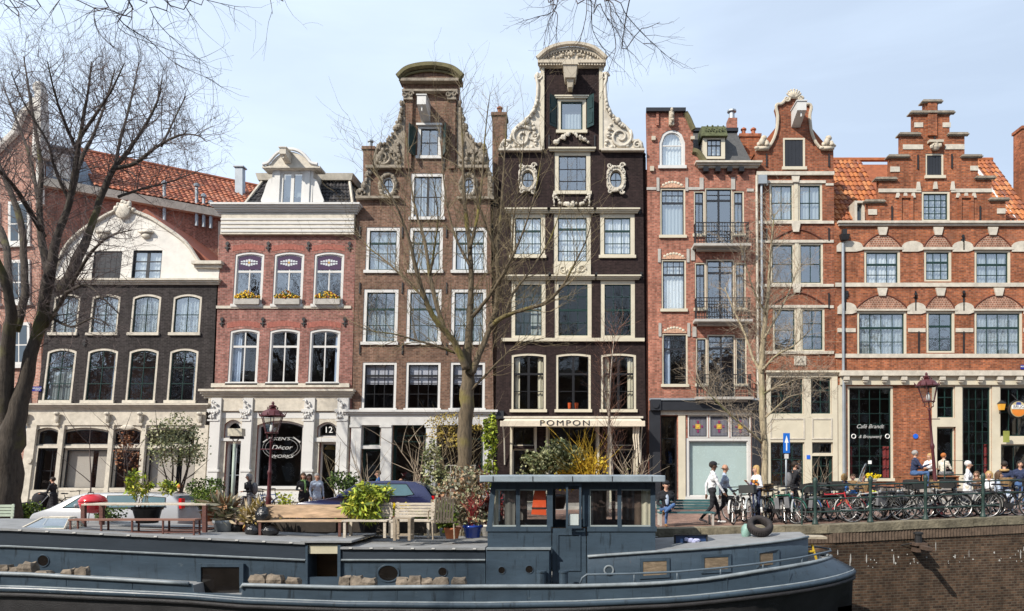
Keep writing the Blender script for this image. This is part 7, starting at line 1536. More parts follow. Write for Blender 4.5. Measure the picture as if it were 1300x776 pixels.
def person(name_label,px,Yp,face=0,pose='stand',h=1.74,top='white',legs='jeans',skin=0,hair='brown',hairlen=0,arms=('down','down'),coat=0,shoes=None,group=None,extra=None,z=None,seat=.46,female=False,cap=None,bald=False,headturn=0,legskin=False,beard=False):
    x=(px-VX)*Yp/F; zg_=gz(x) if z is None else z; s=h/1.74
    t=thing('person',name_label,'person',(x,Yp,zg_),group); t.rotation_euler=(0,0,R(face)); prims=[]
    def P_(a,b,ra,rb,m): prims.append((Vector(a),Vector(b),ra,rb,m))
    mt,ml,ms=CL[top],CL[legs],skins[skin]; sh=shoes or shoem; sw=.175 if female else .195; hw=.095
    if pose in ('sit','cross'): hz=seat/s+.09; lean_=.02
    else: hz=.93; lean_=0
    up=hz-.93
    hip=Vector((0,0,hz)); ch=Vector((0,-.03-lean_,1.27+up)); nk=Vector((0,-.02-lean_,1.46+up)); hd=Vector((0,-.045-lean_,1.605+up))
    if pose == 'hunch': ch += Vector((0,-.06,-.01)); nk += Vector((0,-.13,-.03)); hd += Vector((0,-.2,-.06))
    # legs: facing -y
    for sg in (-1,1):
        H_=Vector((sg*hw,0,hz-.02))
        if pose == 'walk': K=Vector((sg*hw,-.16 if sg > 0 else .02,.50)); A_=Vector((sg*hw,-.24 if sg > 0 else .32,.09 if sg > 0 else .16)); T_=A_+Vector((0,-.15,-.04 if sg > 0 else -.09))
        elif pose == 'sit': K=Vector((sg*.12,-.44,hz+.02)); A_=Vector((sg*.12,-.42,.09)); T_=A_+Vector((sg*.02,-.15,-.045))
        elif pose == 'cross': K=Vector((sg*.10,-.44,hz+.03+(.1 if sg > 0 else 0))); A_=Vector((.12,-.42,.09)) if sg < 0 else Vector((-.18,-.60,.36)); A_=Vector((-.12,-.42,.09)) if sg < 0 else Vector((-.22,-.58,.40)); T_=A_+(Vector((-.02,-.15,-.045)) if sg < 0 else Vector((-.06,-.14,.05)))
        else: K=Vector((sg*(hw+.01),-.02,.50)); A_=Vector((sg*(hw+.02),.02,.09)); T_=A_+Vector((sg*.03,-.15,-.045))
        if pose == 'cross' : hzz=hz
        P_(H_,K,.088,.058,ml); P_(K,A_,.058,.036,ms if legskin else ml); P_(A_+Vector((0,.03,-.035)),T_,.038,.032,sh)
    P_(hip+Vector((-.055,0,0)),hip+Vector((.055,0,0)),.115,.115,ml if not coat else mt)
    P_(hip+Vector((0,0,.12)),ch+Vector((0,0,-.05)),.118 if not female else .105,.135,mt); P_(ch+Vector((-sw*.5,0,.0)),ch+Vector((sw*.5,0,.0)),.115,.115,mt)
    P_(ch+Vector((-sw*.75,.01,.11)),ch+Vector((sw*.75,.01,.11)),.068,.068,mt); P_(nk+Vector((0,.01,-.05)),hd+Vector((0,.01,-.07)),.060,.052,ms)
    for sg in (-1,1): P_(nk+Vector((sg*.03,.02,-.02)),ch+Vector((sg*sw*.8,.01,.12)),.050,.052,mt)
    if coat and pose not in ('sit','cross'): P_(hip+Vector((-.04,0,.05)),Vector((-.05,0,hz-coat)),.125,.15,mt); P_(hip+Vector((.04,0,.05)),Vector((.05,0,hz-coat)),.125,.15,mt)
    for sg,a in ((-1,arms[0]),(1,arms[1])):
        S_=ch+Vector((sg*sw,.01,.10)); 
        E,Wp={'down': ((sg*.06,.03,-.30),(sg*.05,-.05,-.55)),'bend': ((sg*.07,.02,-.28),(sg*-.02,-.22,-.30)),'phone': ((sg*.04,-.06,-.28),(sg*-.08,-.28,-.14)),'push': ((sg*.05,-.10,-.28),(sg*.0,-.40,-.33)),
                 'lap': ((sg*.06,-.02,-.28),(sg*-.06,-.24,-.38)),'table': ((sg*.08,-.10,-.26),(sg*-.04,-.34,-.26)),'swingf': ((sg*.04,-.12,-.28),(sg*.03,-.26,-.48)),'swingb': ((sg*.05,.14,-.28),(sg*.05,.14,-.54)),'gest': ((sg*.05,-.14,-.24),(sg*-.02,-.40,-.14))}[a]
        E=S_+Vector(E); Wp=S_+Vector(Wp); P_(S_,E,.056,.044,mt); P_(E,Wp,.044,.030,mt)
        d=(Wp-E).normalized(); side=d.cross(Vector((0,0,1))) if abs(d.z) < .8 else Vector((0,1,0)); side.normalize(); pc=Wp+d*.055
        P_(Wp+d*.01,pc+d*.02,.027,.030,ms); P_(pc-side*.018,pc+side*.018,.024,.024,ms)
        for k in range(4):
            f0_=pc+d*.025+side*(k-1.5)*.019; L_=(.036,.045,.042,.032)[k]; bnd=(d+Vector((0,0,-.35))).normalized(); f1_=f0_+d*L_; P_(f0_,f1_,.0095,.009,ms); P_(f1_,f1_+bnd*L_*.8,.009,.008,ms)
        th=pc-side*.03*sg-d*.02; P_(th,th+(d-side*sg*.6).normalized()*.05,.011,.009,ms)
    ht=Matrix.Rotation(R(headturn),3,'Z')
    def hv(a,b,c): return hd+ht@Vector((a,b,c))
    P_(hv(0,.012,.025),hv(0,.012,.026),.098,.098,ms); P_(hv(0,-.022,-.02),hv(0,-.022,-.07),.072,.046,ms); P_(hv(0,-.098,.0),hv(0,-.112,-.022),.010,.014,ms)
    for sg in (-1,1): P_(hv(sg*.092,.01,.012),hv(sg*.092,.012,-.022),.016,.012,ms)
    mb=MB()
    for a,b,ra,rb,m in prims: capsule(mb,a,b,ra,rb)
    o=mb.build('tmp'); md=o.modifiers.new('r','REMESH'); md.mode='VOXEL'; md.voxel_size=VOX; md.use_smooth_shade=True
    dg=bpy.context.evaluated_depsgraph_get(); me=bpy.data.meshes.new_from_object(o.evaluated_get(dg)); old=o.data; bpy.data.objects.remove(o); bpy.data.meshes.remove(old)
    import numpy as np
    n=len(me.polygons); c=np.empty(n*3); me.polygons.foreach_get('center',c); c=c.reshape(-1,3); best=np.full(n,1e9); idx=np.zeros(n,int); mats=[]
    for a,b,ra,rb,m in prims:
        if m not in mats: mats.append(m)
        A=np.array(a); D=np.array(b-a); L2=max(1e-9,D@D); tt=np.clip(((c-A)@D)/L2,0,1); dist=np.linalg.norm(c-(A+tt[:,None]*D),axis=1)-(ra+(rb-ra)*tt); k=dist < best-.0005; best[k]=dist[k]; idx[k]=mats.index(m)
    me.materials.clear()
    for m in mats: me.materials.append(m)
    me.polygons.foreach_set('material_index',idx.astype(np.int32)); me.polygons.foreach_set('use_smooth',[True]*n)
    # soften, fold cloth a little
    V=len(me.vertices); co=np.empty(V*3); me.vertices.foreach_get('co',co); co=co.reshape(-1,3)
    ed=np.empty(len(me.edges)*2,dtype=np.int32); me.edges.foreach_get('vertices',ed); ed=ed.reshape(-1,2); deg=np.bincount(ed.ravel(),minlength=V)[:,None]
    for _ in range(2):
        acc=np.zeros_like(co); np.add.at(acc,ed[:,0],co[ed[:,1]]); np.add.at(acc,ed[:,1],co[ed[:,0]]); co=co*.5+.5*acc/np.maximum(1,deg)
    body=co[:,2] < (nk.z-.03); fold=.0045*np.sin(co[:,2]*55+np.sin(co[:,0]*31+px)*2.2+np.cos(co[:,1]*27)*2)*body; cen=np.stack([np.sign(co[:,0])*.0+co[:,0],co[:,1],0*co[:,0]],1); nrm=np.linalg.norm(cen,axis=1)[:,None]+1e-6; co += cen/nrm*fold[:,None]
    co *= s; me.vertices.foreach_set('co',co.ravel()); me.update()
    bo=bpy.data.objects.new('body',me); C.objects.link(bo); bo.parent=t
    def sub(nm,mb_,m=None):
        me_=bpy.data.meshes.new(nm); me_.from_pydata([tuple(Vector(v)*s) for v in mb_.v],[],mb_.f)
        if m: me_.materials.append(m)
        else:
            for q_ in mb_.mats: me_.materials.append(q_)
            me_.polygons.foreach_set('material_index',mb_.m)
        me_.polygons.foreach_set('use_smooth',[True]*len(mb_.f)); oo=bpy.data.objects.new(nm,me_); C.objects.link(oo); oo.parent=t; return oo
    q=MB(); q.mat(M['black'])
    for sg in (-1,1): e=hv(sg*.032,-.080,.018); q.ball(e,.010,.007,.007,6,4); e=hv(sg*.033,-.082,.036); q.ball(e,.018,.005,.004,6,4)
    q.mat(mat('lips',(.35,.10,.09),.6,.05)); e=hv(0,-.090,-.052); q.ball(e,.022,.006,.006,6,4); sub('face',q)
    if not bald:
        q=MB(); b_=hv(0,.028,.045); q.ball(b_,.106,.108,.100,12,8,.04)
        if hairlen: 
            for sg in (-1,1): capsule(q,hv(sg*.07,.03,.03),hv(sg*.085,.04,-.06-hairlen),.055,.035,8)
            capsule(q,hv(0,.075,.02),hv(0,.085,-.08-hairlen),.08,.05,8)
        sub('hair',q,hairm[hair])
    else:
        q=MB(); q.torus(hv(0,.035,.0),.094,.012,14,5,'z'); sub('hair',q,hairm[hair])
    if beard: q=MB(); q.ball(hv(0,-.055,-.065),.055,.045,.045,8,6); sub('beard',q,hairm['dark'])
    if cap:
        q=MB(); q.ball(hv(0,.018,.065),.112,.115,.085,12,8); q.ball(hv(0,-.11,.062),.07,.07,.010,10,4); sub('cap',q,CL[cap])
    if extra: extra(t,sub,hv,dict(ch=ch,hip=hip,nk=nk))
    return t
def backpack(m):
    def f(t,sub,hv,j):
        q=MB(); c=j['ch']+Vector((0,.2,-.1)); q.ball(c,.16,.12,.24,10,8); sub('backpack',q,m)
        q=MB()
        for sg in (-1,1): q.tube([j['ch']+Vector((sg*.1,.1,.2)),j['ch']+Vector((sg*.11,-.13,.1)),j['ch']+Vector((sg*.11,-.14,-.1)),j['ch']+Vector((sg*.1,.1,-.2))],.018,5)
        sub('strap',q,M['black'])
    return f
def pattern(t,sub,hv,j):
    q=MB(); r_=random.Random(4); cols=[CL['orange'],mat('cloth_purple',(.10,.06,.25),.9,.1),CL['orange'],CL['brown']]
    for i in range(26):
        a=r_.uniform(0,6.28); z=r_.uniform(-.35,.05); q.mat(cols[i % 4]); c=j['ch']+Vector((.15*math.cos(a),.135*math.sin(a),z)); q.ball(c,.05,.045,.06,6,4)
    sub('printed_tunic',q)
def furcollar(t,sub,hv,j):
    q=MB(); q.torus(j['nk']+Vector((0,.03,-.03)),.12,.045,14,6,'z'); sub('fur_collar',q,hairm['blond'])
def scarf(m):
    def f(t,sub,hv,j): q=MB(); q.torus(j['nk']+Vector((0,0,-.02)),.08,.035,14,6,'z'); q.tube([j['nk']+Vector((.03,-.1,-.03)),j['ch']+Vector((.05,-.16,0)),j['ch']+Vector((.05,-.15,-.3))],.035,6); sub('scarf',q,m)
    return f
g_='people on the quay and terraces'
person('woman in a long black coat pushing a dark pram in front of the black house',68,30.5,-90,'walk',1.66,'black','black',0,'dark',0,('push','push'),.55,group=g_,female=True)
person('grey haired person with a dark backpack standing by the decor shop',317,27.5,-60,'stand',1.70,'black','grey',0,'grey',.02,('down','bend'),0,group=g_,extra=backpack(CL['grey']))
person('person with an orange knitted hat behind the white car',228,27.5,180,'sit',1.68,'black','black',0,'ginger',0,('lap','lap'),group=g_,cap='orange')
person('dark haired woman with a green scarf and shawl before the house door marked 12',385,28.5,30,'stand',1.70,'black','black',0,'brown',.10,('bend','down'),.2,group=g_,female=True,extra=scarf(CL['green']))
person('woman with a brown fringe between the green scarf and the white jacket',393,29.3,0,'stand',1.66,'brown','black',0,'brown',.06,('down','bend'),0,group=g_,female=True)
person('grey haired man in a pale blue white jacket before the open shop door',402,28.3,40,'stand',1.68,'pale','grey',0,'grey',0,('down','down'),.12,group=g_)
person('person in a bright blue shirt passing behind the dark blue car, facing the shop',481,29.0,-80,'stand',1.76,'blue','jeans',0,'brown',0,('down','bend'),group=g_)
person('bald man of whom only the head shows above the roof of the blue car',509,28.0,0,'stand',1.45,'grey','black',2,'grey',0,group=g_,bald=True)
person('dark haired woman in black seen over the rear of the blue car',530,28.2,70,'stand',1.58,'black','black',0,'dark',.06,group=g_,female=True)
person('brown haired person in a dark jacket at the rear window of the blue car',540,28.8,30,'stand',1.52,'brown','black',0,'brown',.08,group=g_,female=True)
person('man in a black jacket and dark cap sitting cross legged on the teal bench',845,21.75,10,'cross',1.76,'black','jeans',0,'dark',0,('lap','lap'),group=g_,cap='black',shoes=mat('tan_boot',(.26,.13,.05),.6,.2),seat=.40,extra=lambda t,sub,hv,j: sub('shirt_front',MB().ball(j['ch']+Vector((0,-.105,-.08)),.06,.03,.16,8,6),CL['pale']))
person('tall man in a black cap and white shirt striding past the pale shop window',904,22.1,90,'walk',1.84,'white','black',1,'dark',0,('swingf','swingb'),group=g_,cap='black',shoes=shoew)
person('bald man in a pale blue shirt walking beside the man in the cap',919,22.7,80,'walk',1.76,'pale','black',2,'brown',0,('swingb','swingf'),group=g_,bald=True)
person('woman with long blond hair in an orange and purple printed top among the bicycles',961,22.2,-70,'stand',1.70,'white','navy',0,'blond',.14,('phone','bend'),group=g_,female=True,extra=pattern,shoes=CL['navy'])
person('bearded man in a dark jacket and shorts with a backpack walking behind the bicycles',1008,24.0,90,'walk',1.80,'black','black',0,'dark',0,('swingb','swingf'),group=g_,extra=backpack(CL['grey']),legskin=True,beard=True)
person('person in dark blue sitting low before the cafe window, pink faced',1072,27.5,160,'sit',1.70,'navy','black',0,'blond',.03,('table','table'),group=g_,female=True)
person('person in a bright blue shirt sitting behind the railing before the cafe window',1083,27.0,-30,'sit',1.66,'blue','jeans',0,'brown',0,('table','lap'),group=g_)
person('brown haired person in navy sitting below the yellow flower bowl',1094,27.3,20,'sit',1.68,'navy','jeans',0,'brown',.05,('lap','table'),group=g_,female=True)
ZP=1.02
person('man in a navy sweater and blue jeans sitting on the raised terrace bench, gesturing',1160,27.2,85,'sit',1.78,'navy','jeans',0,'grey',0,('gest','table'),group=g_,z=ZP,seat=.46,shoes=shoem)
person('woman in white sitting across from the man in the navy sweater',1181,28.0,-60,'sit',1.60,'white','black',0,'blond',.02,('table','lap'),group=g_,female=True,z=ZP)
person('ginger haired woman in a cream jacket sitting behind the street lamp',1197,27.8,120,'sit',1.62,'cream','grey',0,'ginger',.0,('table','table'),group=g_,female=True,z=ZP)
person('white haired woman in a long white coat standing by the railing',1228,23.2,60,'stand',1.70,'white','cream',0,'white',.0,('bend','bend'),.35,group=g_,female=True,shoes=shoew)
person('brown haired person in a tan top beside the white haired woman',1240,24.2,-50,'stand',1.36,'brown','grey',0,'brown',.04,('bend','bend'),group=g_)
person('person in a white top sitting with a pale drink behind the railing',1256,24.8,-40,'sit',1.72,'white','grey',0,'blond',.03,('gest','lap'),group=g_,female=True)
person('person in a dark jacket with a fur trimmed hood at the cafe corner',1275,24.4,150,'stand',1.66,'navy','jeans',0,'dark',0,('bend','down'),.1,group=g_,extra=furcollar)
person('dark haired person in navy at the right edge of the cafe terrace',1295,24.8,-20,'stand',1.66,'navy','jeans',0,'dark',.03,('down','bend'),group=g_)
person('person in pale grey hunched on a stool left of the fur trimmed hood',1266,24.0,60,'sit',1.70,'pale','pale',0,'brown',.04,('lap','table'),group=g_,female=True)
# ================================================================= BICYCLES
def mkbike(framem,label,basket=None,step=False,bars='up'):
    t=thing('bicycle',label,'bicycle',(0,0,0),'bicycles parked along the quay'); tyre=mat('tyre_rubber',(.02,.02,.02),.8,.1); rim=mat('rim_steel',(.40,.40,.40),.35,.1,metal=.6)
    for x in (-.53,.53):
        w=MB().torus((x,0,.345),.335,.019,28,6,'y').build('wheel',tyre,t); MB().torus((x,0,.345),.312,.010,28,4,'y').build('rim',rim,w)
        q=MB()
        for k in range(16): a=2*math.pi*k/16; q.tube([(x,.0,.345),(x+.31*math.cos(a),0,.345+.31*math.sin(a))],.0028,3,cap=False)
        q.tube([(x,-.045,.345),(x,.045,.345)],.02,6); q.build('spokes',rim,w)
    q=MB(); bb=(-.05,0,.30); st=(-.20,0,.78); hd0,hd1=(.36,0,.62),(.32,0,.82)
    q.tube([bb,st],.016,6)
    if step: q.tube([bb,(.12,0,.34),(.28,0,.5),hd0],.018,6); q.tube([(.0,0,.38),(.15,0,.44),(.28,0,.6),hd1],.014,6)
    else: q.tube([bb,hd0],.018,6); q.tube([(-.19,0,.74),(.33,0,.78)],.016,6)
    q.tube([hd1,hd0],.02,6)
    for y in (-.05,.05): q.tube([(-.53,y,.345),bb],.009,5); q.tube([(-.53,y,.345),(-.19,y*.4,.74)],.008,5); q.tube([hd0,(.42,y,.5),(.53,y,.345)],.011,5)
    q.build('frame',framem,t)
    q=MB(); 
    for x,a0,a1 in ((-.53,20,200),(.53,15,150)):
        pts=[(x+.368*math.cos(R(a)),0,.345+.368*math.sin(R(a))) for a in range(a0,a1,15)]
        for p,p2 in zip(pts,pts[1:]): q.hexa([(p[0],-.025,p[2]),(p2[0],-.025,p2[2]),(p2[0],.025,p2[2]),(p[0],.025,p[2])],[(p[0],-.025,p[2]+.004),(p2[0],-.025,p2[2]+.004),(p2[0],.025,p2[2]+.004),(p[0],.025,p[2]+.004)])
    q.build('mudguard',framem,t)
    q=MB(); q.tube([st,(-.215,0,.86)],.012,6); q.ball((-.26,0,.90),.09,.085,.03,8,4); q.ball((-.15,0,.895),.09,.035,.025,8,4); q.build('saddle',mat('saddle_brown',(.10,.05,.03),.6,.2) if framem != M['black'] else M['black'],t)
    q=MB(); q.tube([hd1,(.31,0,.98)],.013,6); q.tube([(.10,-.27,.99),(.2,-.25,1.0),(.32,-.12,1.0),(.33,0,.99),(.32,.12,1.0),(.2,.25,1.0),(.10,.27,.99)],.012,6); q.build('handlebar',M['iron'],t)
    q=MB(); q.tube([(-.05,-.06,.30),(-.05,-.08,.30),(.06,-.1,.18)],.01,5).box(.03,.10,-.16,-.1,.165,.185); q.tube([(-.05,.06,.30),(-.16,.1,.42)],.01,5).box(-.2,-.13,.1,.16,.41,.43); q.lathe([(.09,-.055),(.09,-.045)],(-.05,0,.30),14,'y'); q.box(-.53,-.05,-.06,-.045,.27,.38); q.build('crank_set',M['iron'],t)
    q=MB(); q.box(-.75,-.3,-.06,.06,.71,.722); q.tube([(-.72,.05,.71),(-.53,.05,.35)],.006,4); q.tube([(-.72,-.05,.71),(-.53,-.05,.35)],.006,4); q.build('carrier',M['iron'],t)
    q=MB(); q.ball((.40,0,.80),.045,.04,.045,8,6); q.build('headlamp',rim,t)
    q=MB(); q.tube([(-.3,.06,.3),(-.33,.16,.02)],.009,4); q.build('kickstand',M['iron'],t)
    if basket == 'crate': q=MB(); q.box(.36,.7,-.2,.2,.84,.86); [q.box(.36+.0,.7,y-.01,y+.01,.86,1.06) for y in (-.19,.19)]; q.box(.36,.38,-.18,.18,.86,1.06); q.box(.68,.7,-.18,.18,.86,1.06); q.build('crate',mat('crate_black',(.03,.03,.03),.6,.2),t)
    if basket == 'basket': q=MB(); q.lathe([(.13,0),(.19,.24),(.175,.24),(.12,.01)],(.50,0,.82),12); q.build('basket',mat('wicker',(.28,.18,.09),.9,.4,20,.5),t)
    if basket == 'pannier':
        q=MB()
        for y in (-.13,.13): q.box(-.75,-.38,y-.06,y+.06,.42,.71)
        q.build('pannier',CL['grey'],t)
    return t
def bp_(name,c,r=.4): return mat(name,c,r,.15,5,spec=.5)
fr={'black': M['black'],'white': bp_('bike_white',(.5,.5,.48)),'silver': bp_('bike_silver',(.30,.32,.33)),'red': bp_('bike_red',(.40,.02,.03)),'green': bp_('bike_green',(.02,.12,.08)),'blue': bp_('bike_blue',(.03,.08,.22)),'orange': bp_('bike_orange',(.5,.16,.03))}
protos=[mkbike(fr['black'],'x'),mkbike(fr['black'],'x','crate',True),mkbike(fr['black'],'x','pannier'),mkbike(fr['black'],'x','basket',True)]
bikes=[(938,22.0,62,0,'white','white framed bicycle, leftmost of the row, front wheel towards the canal'),(958,21.8,-118,1,'silver','silver bicycle with a low frame in front of the woman in the printed top'),(976,22.3,66,3,'white','pale bicycle with a wicker basket right of the woman in the printed top'),
 (991,21.7,-56,0,'green','green bicycle leaning by the trunk of the slim tree'),(1002,21.9,64,2,'black','black bicycle with panniers right of the slim tree trunk'),(1014,22.3,-62,1,'blue','dark blue bicycle with a front crate under the blue road sign'),
 (1026,21.8,48,0,'silver','grey bicycle at the first railing post'),(1042,22.1,38,2,'black','black bicycle with panniers behind the first railing post'),(1056,21.7,-32,0,'red','bicycle with a bright red frame between the first two railing posts'),
 (1074,22.0,14,3,'black','black bicycle with a wicker basket, side on, left of the second railing post'),(1086,22.5,170,1,'orange','orange brown bicycle behind the one with the wicker basket'),(1098,21.8,8,0,'white','white bicycle crossing behind the second railing post'),
 (1120,21.9,-24,0,'black','plain black bicycle just right of the second railing post'),(1130,22.3,28,2,'green','dark green bicycle with panniers beside the windscreen scooter'),(1142,21.9,12,1,'black','black bicycle with a front crate right of the scooter'),
 (1165,22.8,6,3,'silver','grey bicycle with a basket before the terrace plinth'),(1197,22.0,4,0,'black','black roadster bicycle, side on, right of the third railing post'),(1206,22.5,176,2,'silver','silver bicycle with panniers behind the black roadster'),
 (1228,22.2,172,1,'white','white bicycle with a low frame in front of the woman in the white coat'),(1272,22.5,3,0,'black','black bicycle, side on, before the people at the cafe corner'),(1300,22.8,176,3,'black','black bicycle with a basket cut by the right edge of the view'),
 (90,31.0,10,0,'black','black bicycle leaning on the window sill of the black house'),(322,30.8,-12,2,'black','black bicycle with panniers near the decor shop window'),(338,30.6,20,0,'blue','blue bicycle beside the shop window lettering, behind the lamp')]
used=set()
for i,(px,Yb,rz,k,col,lab) in enumerate(bikes):
    x=(px-VX)*Yb/F
    o=copy_thing(protos[k],lab) if k in used else protos[k]; used.add(k); o['label']=lab
    o.location=(x,Yb,gz(x)+.004); o.scale=(1.07,1.07,1.07); o.rotation_euler=(R(rnd.uniform(2,7))*(1 if i % 2 else -1),0,R(rz)); o['want']=col
for o in [o for o in scene.objects if 'want' in o.keys()]:
    if o['want'] != 'black':
        for ch in o.children:
            if ch.name.split('.')[0] in ('frame','mudguard'):
                ch.data=ch.data.copy(); ch.data.materials[0]=fr[o['want']]
    del o['want']
# scooter with tall windscreen
for px,Yb,rz,k,lab in ((947,22.6,-50,2,'black bicycle with panniers behind the leftmost white bicycle'),(983,22.9,58,0,'plain black bicycle behind the slim tree'),(1020,22.9,-38,1,'black bicycle with a front crate behind the road sign pole'),(1064,23.0,30,0,'plain black bicycle in the second row behind the red framed one'),(1106,23.1,175,3,'black bicycle with a basket in the second row behind the second railing post'),(1150,22.7,18,0,'plain black bicycle in front of the terrace plinth'),(1182,22.9,170,1,'black bicycle with a crate behind the third railing post'),(1245,22.6,12,2,'black bicycle with panniers at the fourth railing post'),(1284,22.1,-8,1,'black bicycle with a crate right of the fourth railing post')):
    x=(px-VX)*Yb/F; o=copy_thing(protos[k],lab,(x,Yb,gz(x)+.004)); o.rotation_euler=(R(rnd.uniform(-6,6)),0,R(rz))
    for ch in o.children:
        if ch.name.split('.')[0] in ('frame','mudguard'): ch.data=ch.data.copy(); ch.data.materials[0]=M['black']
x=(1112-VX)*22.4/F; sc=thing('scooter','dark scooter with a tall clear windscreen and a yellow green cable between the bicycles','scooter',(x,22.4,gz(x))); sc.rotation_euler=(0,0,R(150))
def addto(t,nm,mb,m=None,smooth=False):
    me=bpy.data.meshes.new(nm); me.from_pydata(mb.v,[],mb.f)
    if m: me.materials.append(m)
    else:
        for q_ in mb.mats: me.materials.append(q_)
        me.polygons.foreach_set('material_index',mb.m)
    if smooth: me.polygons.foreach_set('use_smooth',[True]*len(mb.f))
    o=bpy.data.objects.new(nm,me); C.objects.link(o); o.parent=t; return o
gloss=mat('scooter_grey',(.03,.03,.035),.25,.1,coat=.6)
for wx in (-.6,.62): addto(sc,'wheel',MB().torus((wx,0,.24),.19,.055,20,8,'y'),mat('tyre_rubber',(.02,.02,.02)),True)
q=MB(); q.ball((-.5,0,.62),.42,.17,.22,12,8); q.ball((-.45,0,.8),.36,.14,.08,12,6); q.box(-.25,.3,-.14,.14,.26,.34); addto(sc,'body',q,gloss,True)
q=MB(); q.hexa([(.28,-.2,.3),(.36,-.2,.3),(.36,.2,.3),(.28,.2,.3)],[(.42,-.16,.95),(.52,-.14,.95),(.52,.14,.95),(.42,.16,.95)]); q.tube([(.62,0,.25),(.48,0,.8),(.42,0,1.02)],.035,8); q.tube([(.38,-.32,1.06),(.42,0,1.02),(.38,.32,1.06)],.016,6); addto(sc,'leg_shield',q,gloss)
wsl=[(.56,-.2,.95),(.56,.2,.95),(.44,.27,1.2),(.34,.24,1.5),(.28,.1,1.66),(.28,-.1,1.66),(.34,-.24,1.5),(.44,-.27,1.2)]
q=MB(); q.add(wsl,[tuple(range(8))]); addto(sc,'windscreen',q,M['glassC']); q=MB(); q.tube(wsl+[wsl[0]],.010,5); addto(sc,'windscreen_edge',q,M['zinc'])
q=MB(); q.torus((.1,-.2,.62),.16,.018,16,5,'y',1.4); addto(sc,'cable_lock',q,mat('lock_yellow',(.55,.70,.05),.5,.05))
# ================================================================= RAILING, LAMPS, SIGNS, BENCHES
rg=mat('railing_green',(.026,.050,.044),.5,.3,6,.2)
def qpt(px,off=.26):
    Yv=21.
    for _ in range(20): Yv=quayY((px-VX)*Yv/F)+off
    return (px-VX)*Yv/F,Yv
rx,ry=qpt(1035); rail=thing('quay_railing','dark green iron railing with three rails along the quay edge','railing',(rx,ry,gz(rx)))
posts=[1035,1105,1175,1248,1322,1400]
for px in posts:
    x,y=qpt(px); z=gz(x)+.03; MB().lathe([(.10,0),(.085,.04),(.06,.12),(.045,.2),(.045,.62),(.06,.66),(.045,.72),(.045,1.0),(.065,1.05),(.05,1.12),(.075,1.18),(.06,1.25),(.02,1.3)],(x,y,z),10).build('post',rg,rail,smooth=True)
for hgt in (.34,.70,1.06):
    q=MB(); pts=[]
    for px in [1024]+posts: x,y=qpt(px); pts.append((x,y,gz(x)+.03+hgt))
    q.tube(pts,.022,6); q.build('rail',rg,rail)
x,y=qpt(1024); MB().tube([(x,y,gz(x)+.03+1.06),(x-.10,y,gz(x)+1.0),(x-.13,y,gz(x)+.7),(x-.13,y,gz(x)+.03)],.022,6).build('rail_end',rg,rail)
lampm=mat('lamp_maroon',(.085,.022,.026),.4,.2,6); lampg=glass('lantern_glass',.12,(.9,.92,.92),.003)
def streetlamp(px,Yl,ztop,dx,label):
    x=(px-VX)*Yl/F; zg_=gz(x); t=thing('street_lamp',label,'street lamp',(x,Yl,zg_),'crowned iron street lamps'); H_=ztop-zg_; b=H_-1.05
    k=dx/H_
    def sh(mb_):
        mb_.v=[(vx+k*vz,vy,vz) for vx,vy,vz in mb_.v]; return mb_
    q=MB(); q.lathe([(.17,0),(.17,.12),(.13,.2),(.11,.55),(.08,.62),(.075,.9),(.09,.95),(.06,1.05),(.045,b*.62),(.065,b*.64),(.065,b*.66),(.04,b*.68),(.032,b-.08),(.06,b-.05),(.035,b)],(0,0,0),12); q.tube([(-.3,0,b*.9),(.3,0,b*.9)],.014,6); addto(t,'pole',sh(q),lampm,True)
    q=MB(); q.sm=False
    for s_ in range(6):
        a=2*math.pi*s_/6; ca,sa=math.cos(a),math.sin(a); q.tube([(.04*ca,.04*sa,b),(.14*ca,.14*sa,b+.06),(.13*ca,.13*sa,b+.14),(.17*ca,.17*sa,b+.2)],.011,4); q.tube([(.17*ca,.17*sa,b+.2),(.31*ca,.31*sa,b+.68)],.014,4)
        q.tube([(.36*ca,.36*sa,b+.70),(.41*ca,.41*sa,b+.80)],[.02,.006],4); a2=a+math.pi/6; q.tube([(.33*math.cos(a2),.33*math.sin(a2),b+.70),(.37*math.cos(a2),.37*math.sin(a2),b+.77)],[.018,.006],4)
    q.torus((0,0,b+.2),.17,.016,12,5,'z'); q.torus((0,0,b+.68),.33,.024,18,5,'z'); q.lathe([(.18,.19),(.18,.21),(.02,.22)],(0,0,b),12)
    addto(t,'lantern_frame',sh(q),lampm)
    q=MB(); q.lathe([(.34,.70),(.30,.73),(.24,.82),(.12,.88),(.06,.90),(.10,.93),(.11,.97),(.04,1.0),(.03,1.03),(.05,1.04),(.01,1.1)],(0,0,b),12)
    for s_ in range(6): a=2*math.pi*(s_+.5)/6; q.ball((.13*math.cos(a),.13*math.sin(a),b+.91),.022,.022,.035,5,4)
    addto(t,'crown',sh(q),lampm)
    q=MB()
    for s_ in range(6):
        a,c=2*math.pi*s_/6,2*math.pi*(s_+1)/6; q.add([(.17*math.cos(a),.17*math.sin(a),b+.21),(.17*math.cos(c),.17*math.sin(c),b+.21),(.305*math.cos(c),.305*math.sin(c),b+.67),(.305*math.cos(a),.305*math.sin(a),b+.67)],[(0,1,2,3)])
    addto(t,'lantern_glass',sh(q),lampg); q=MB(); q.lathe([(.05,.22),(.06,.3),(.05,.42),(.02,.5)],(0,0,b),10); addto(t,'bulb',sh(q),M['white_letter'],True)
    return t
streetlamp(339,21.3,3.58,.17,'maroon crowned street lamp leaning right, before the decor shop lettering'); streetlamp(1191,22.9,4.62,-.36,'maroon crowned street lamp leaning left, before the brick pier of the cafe')
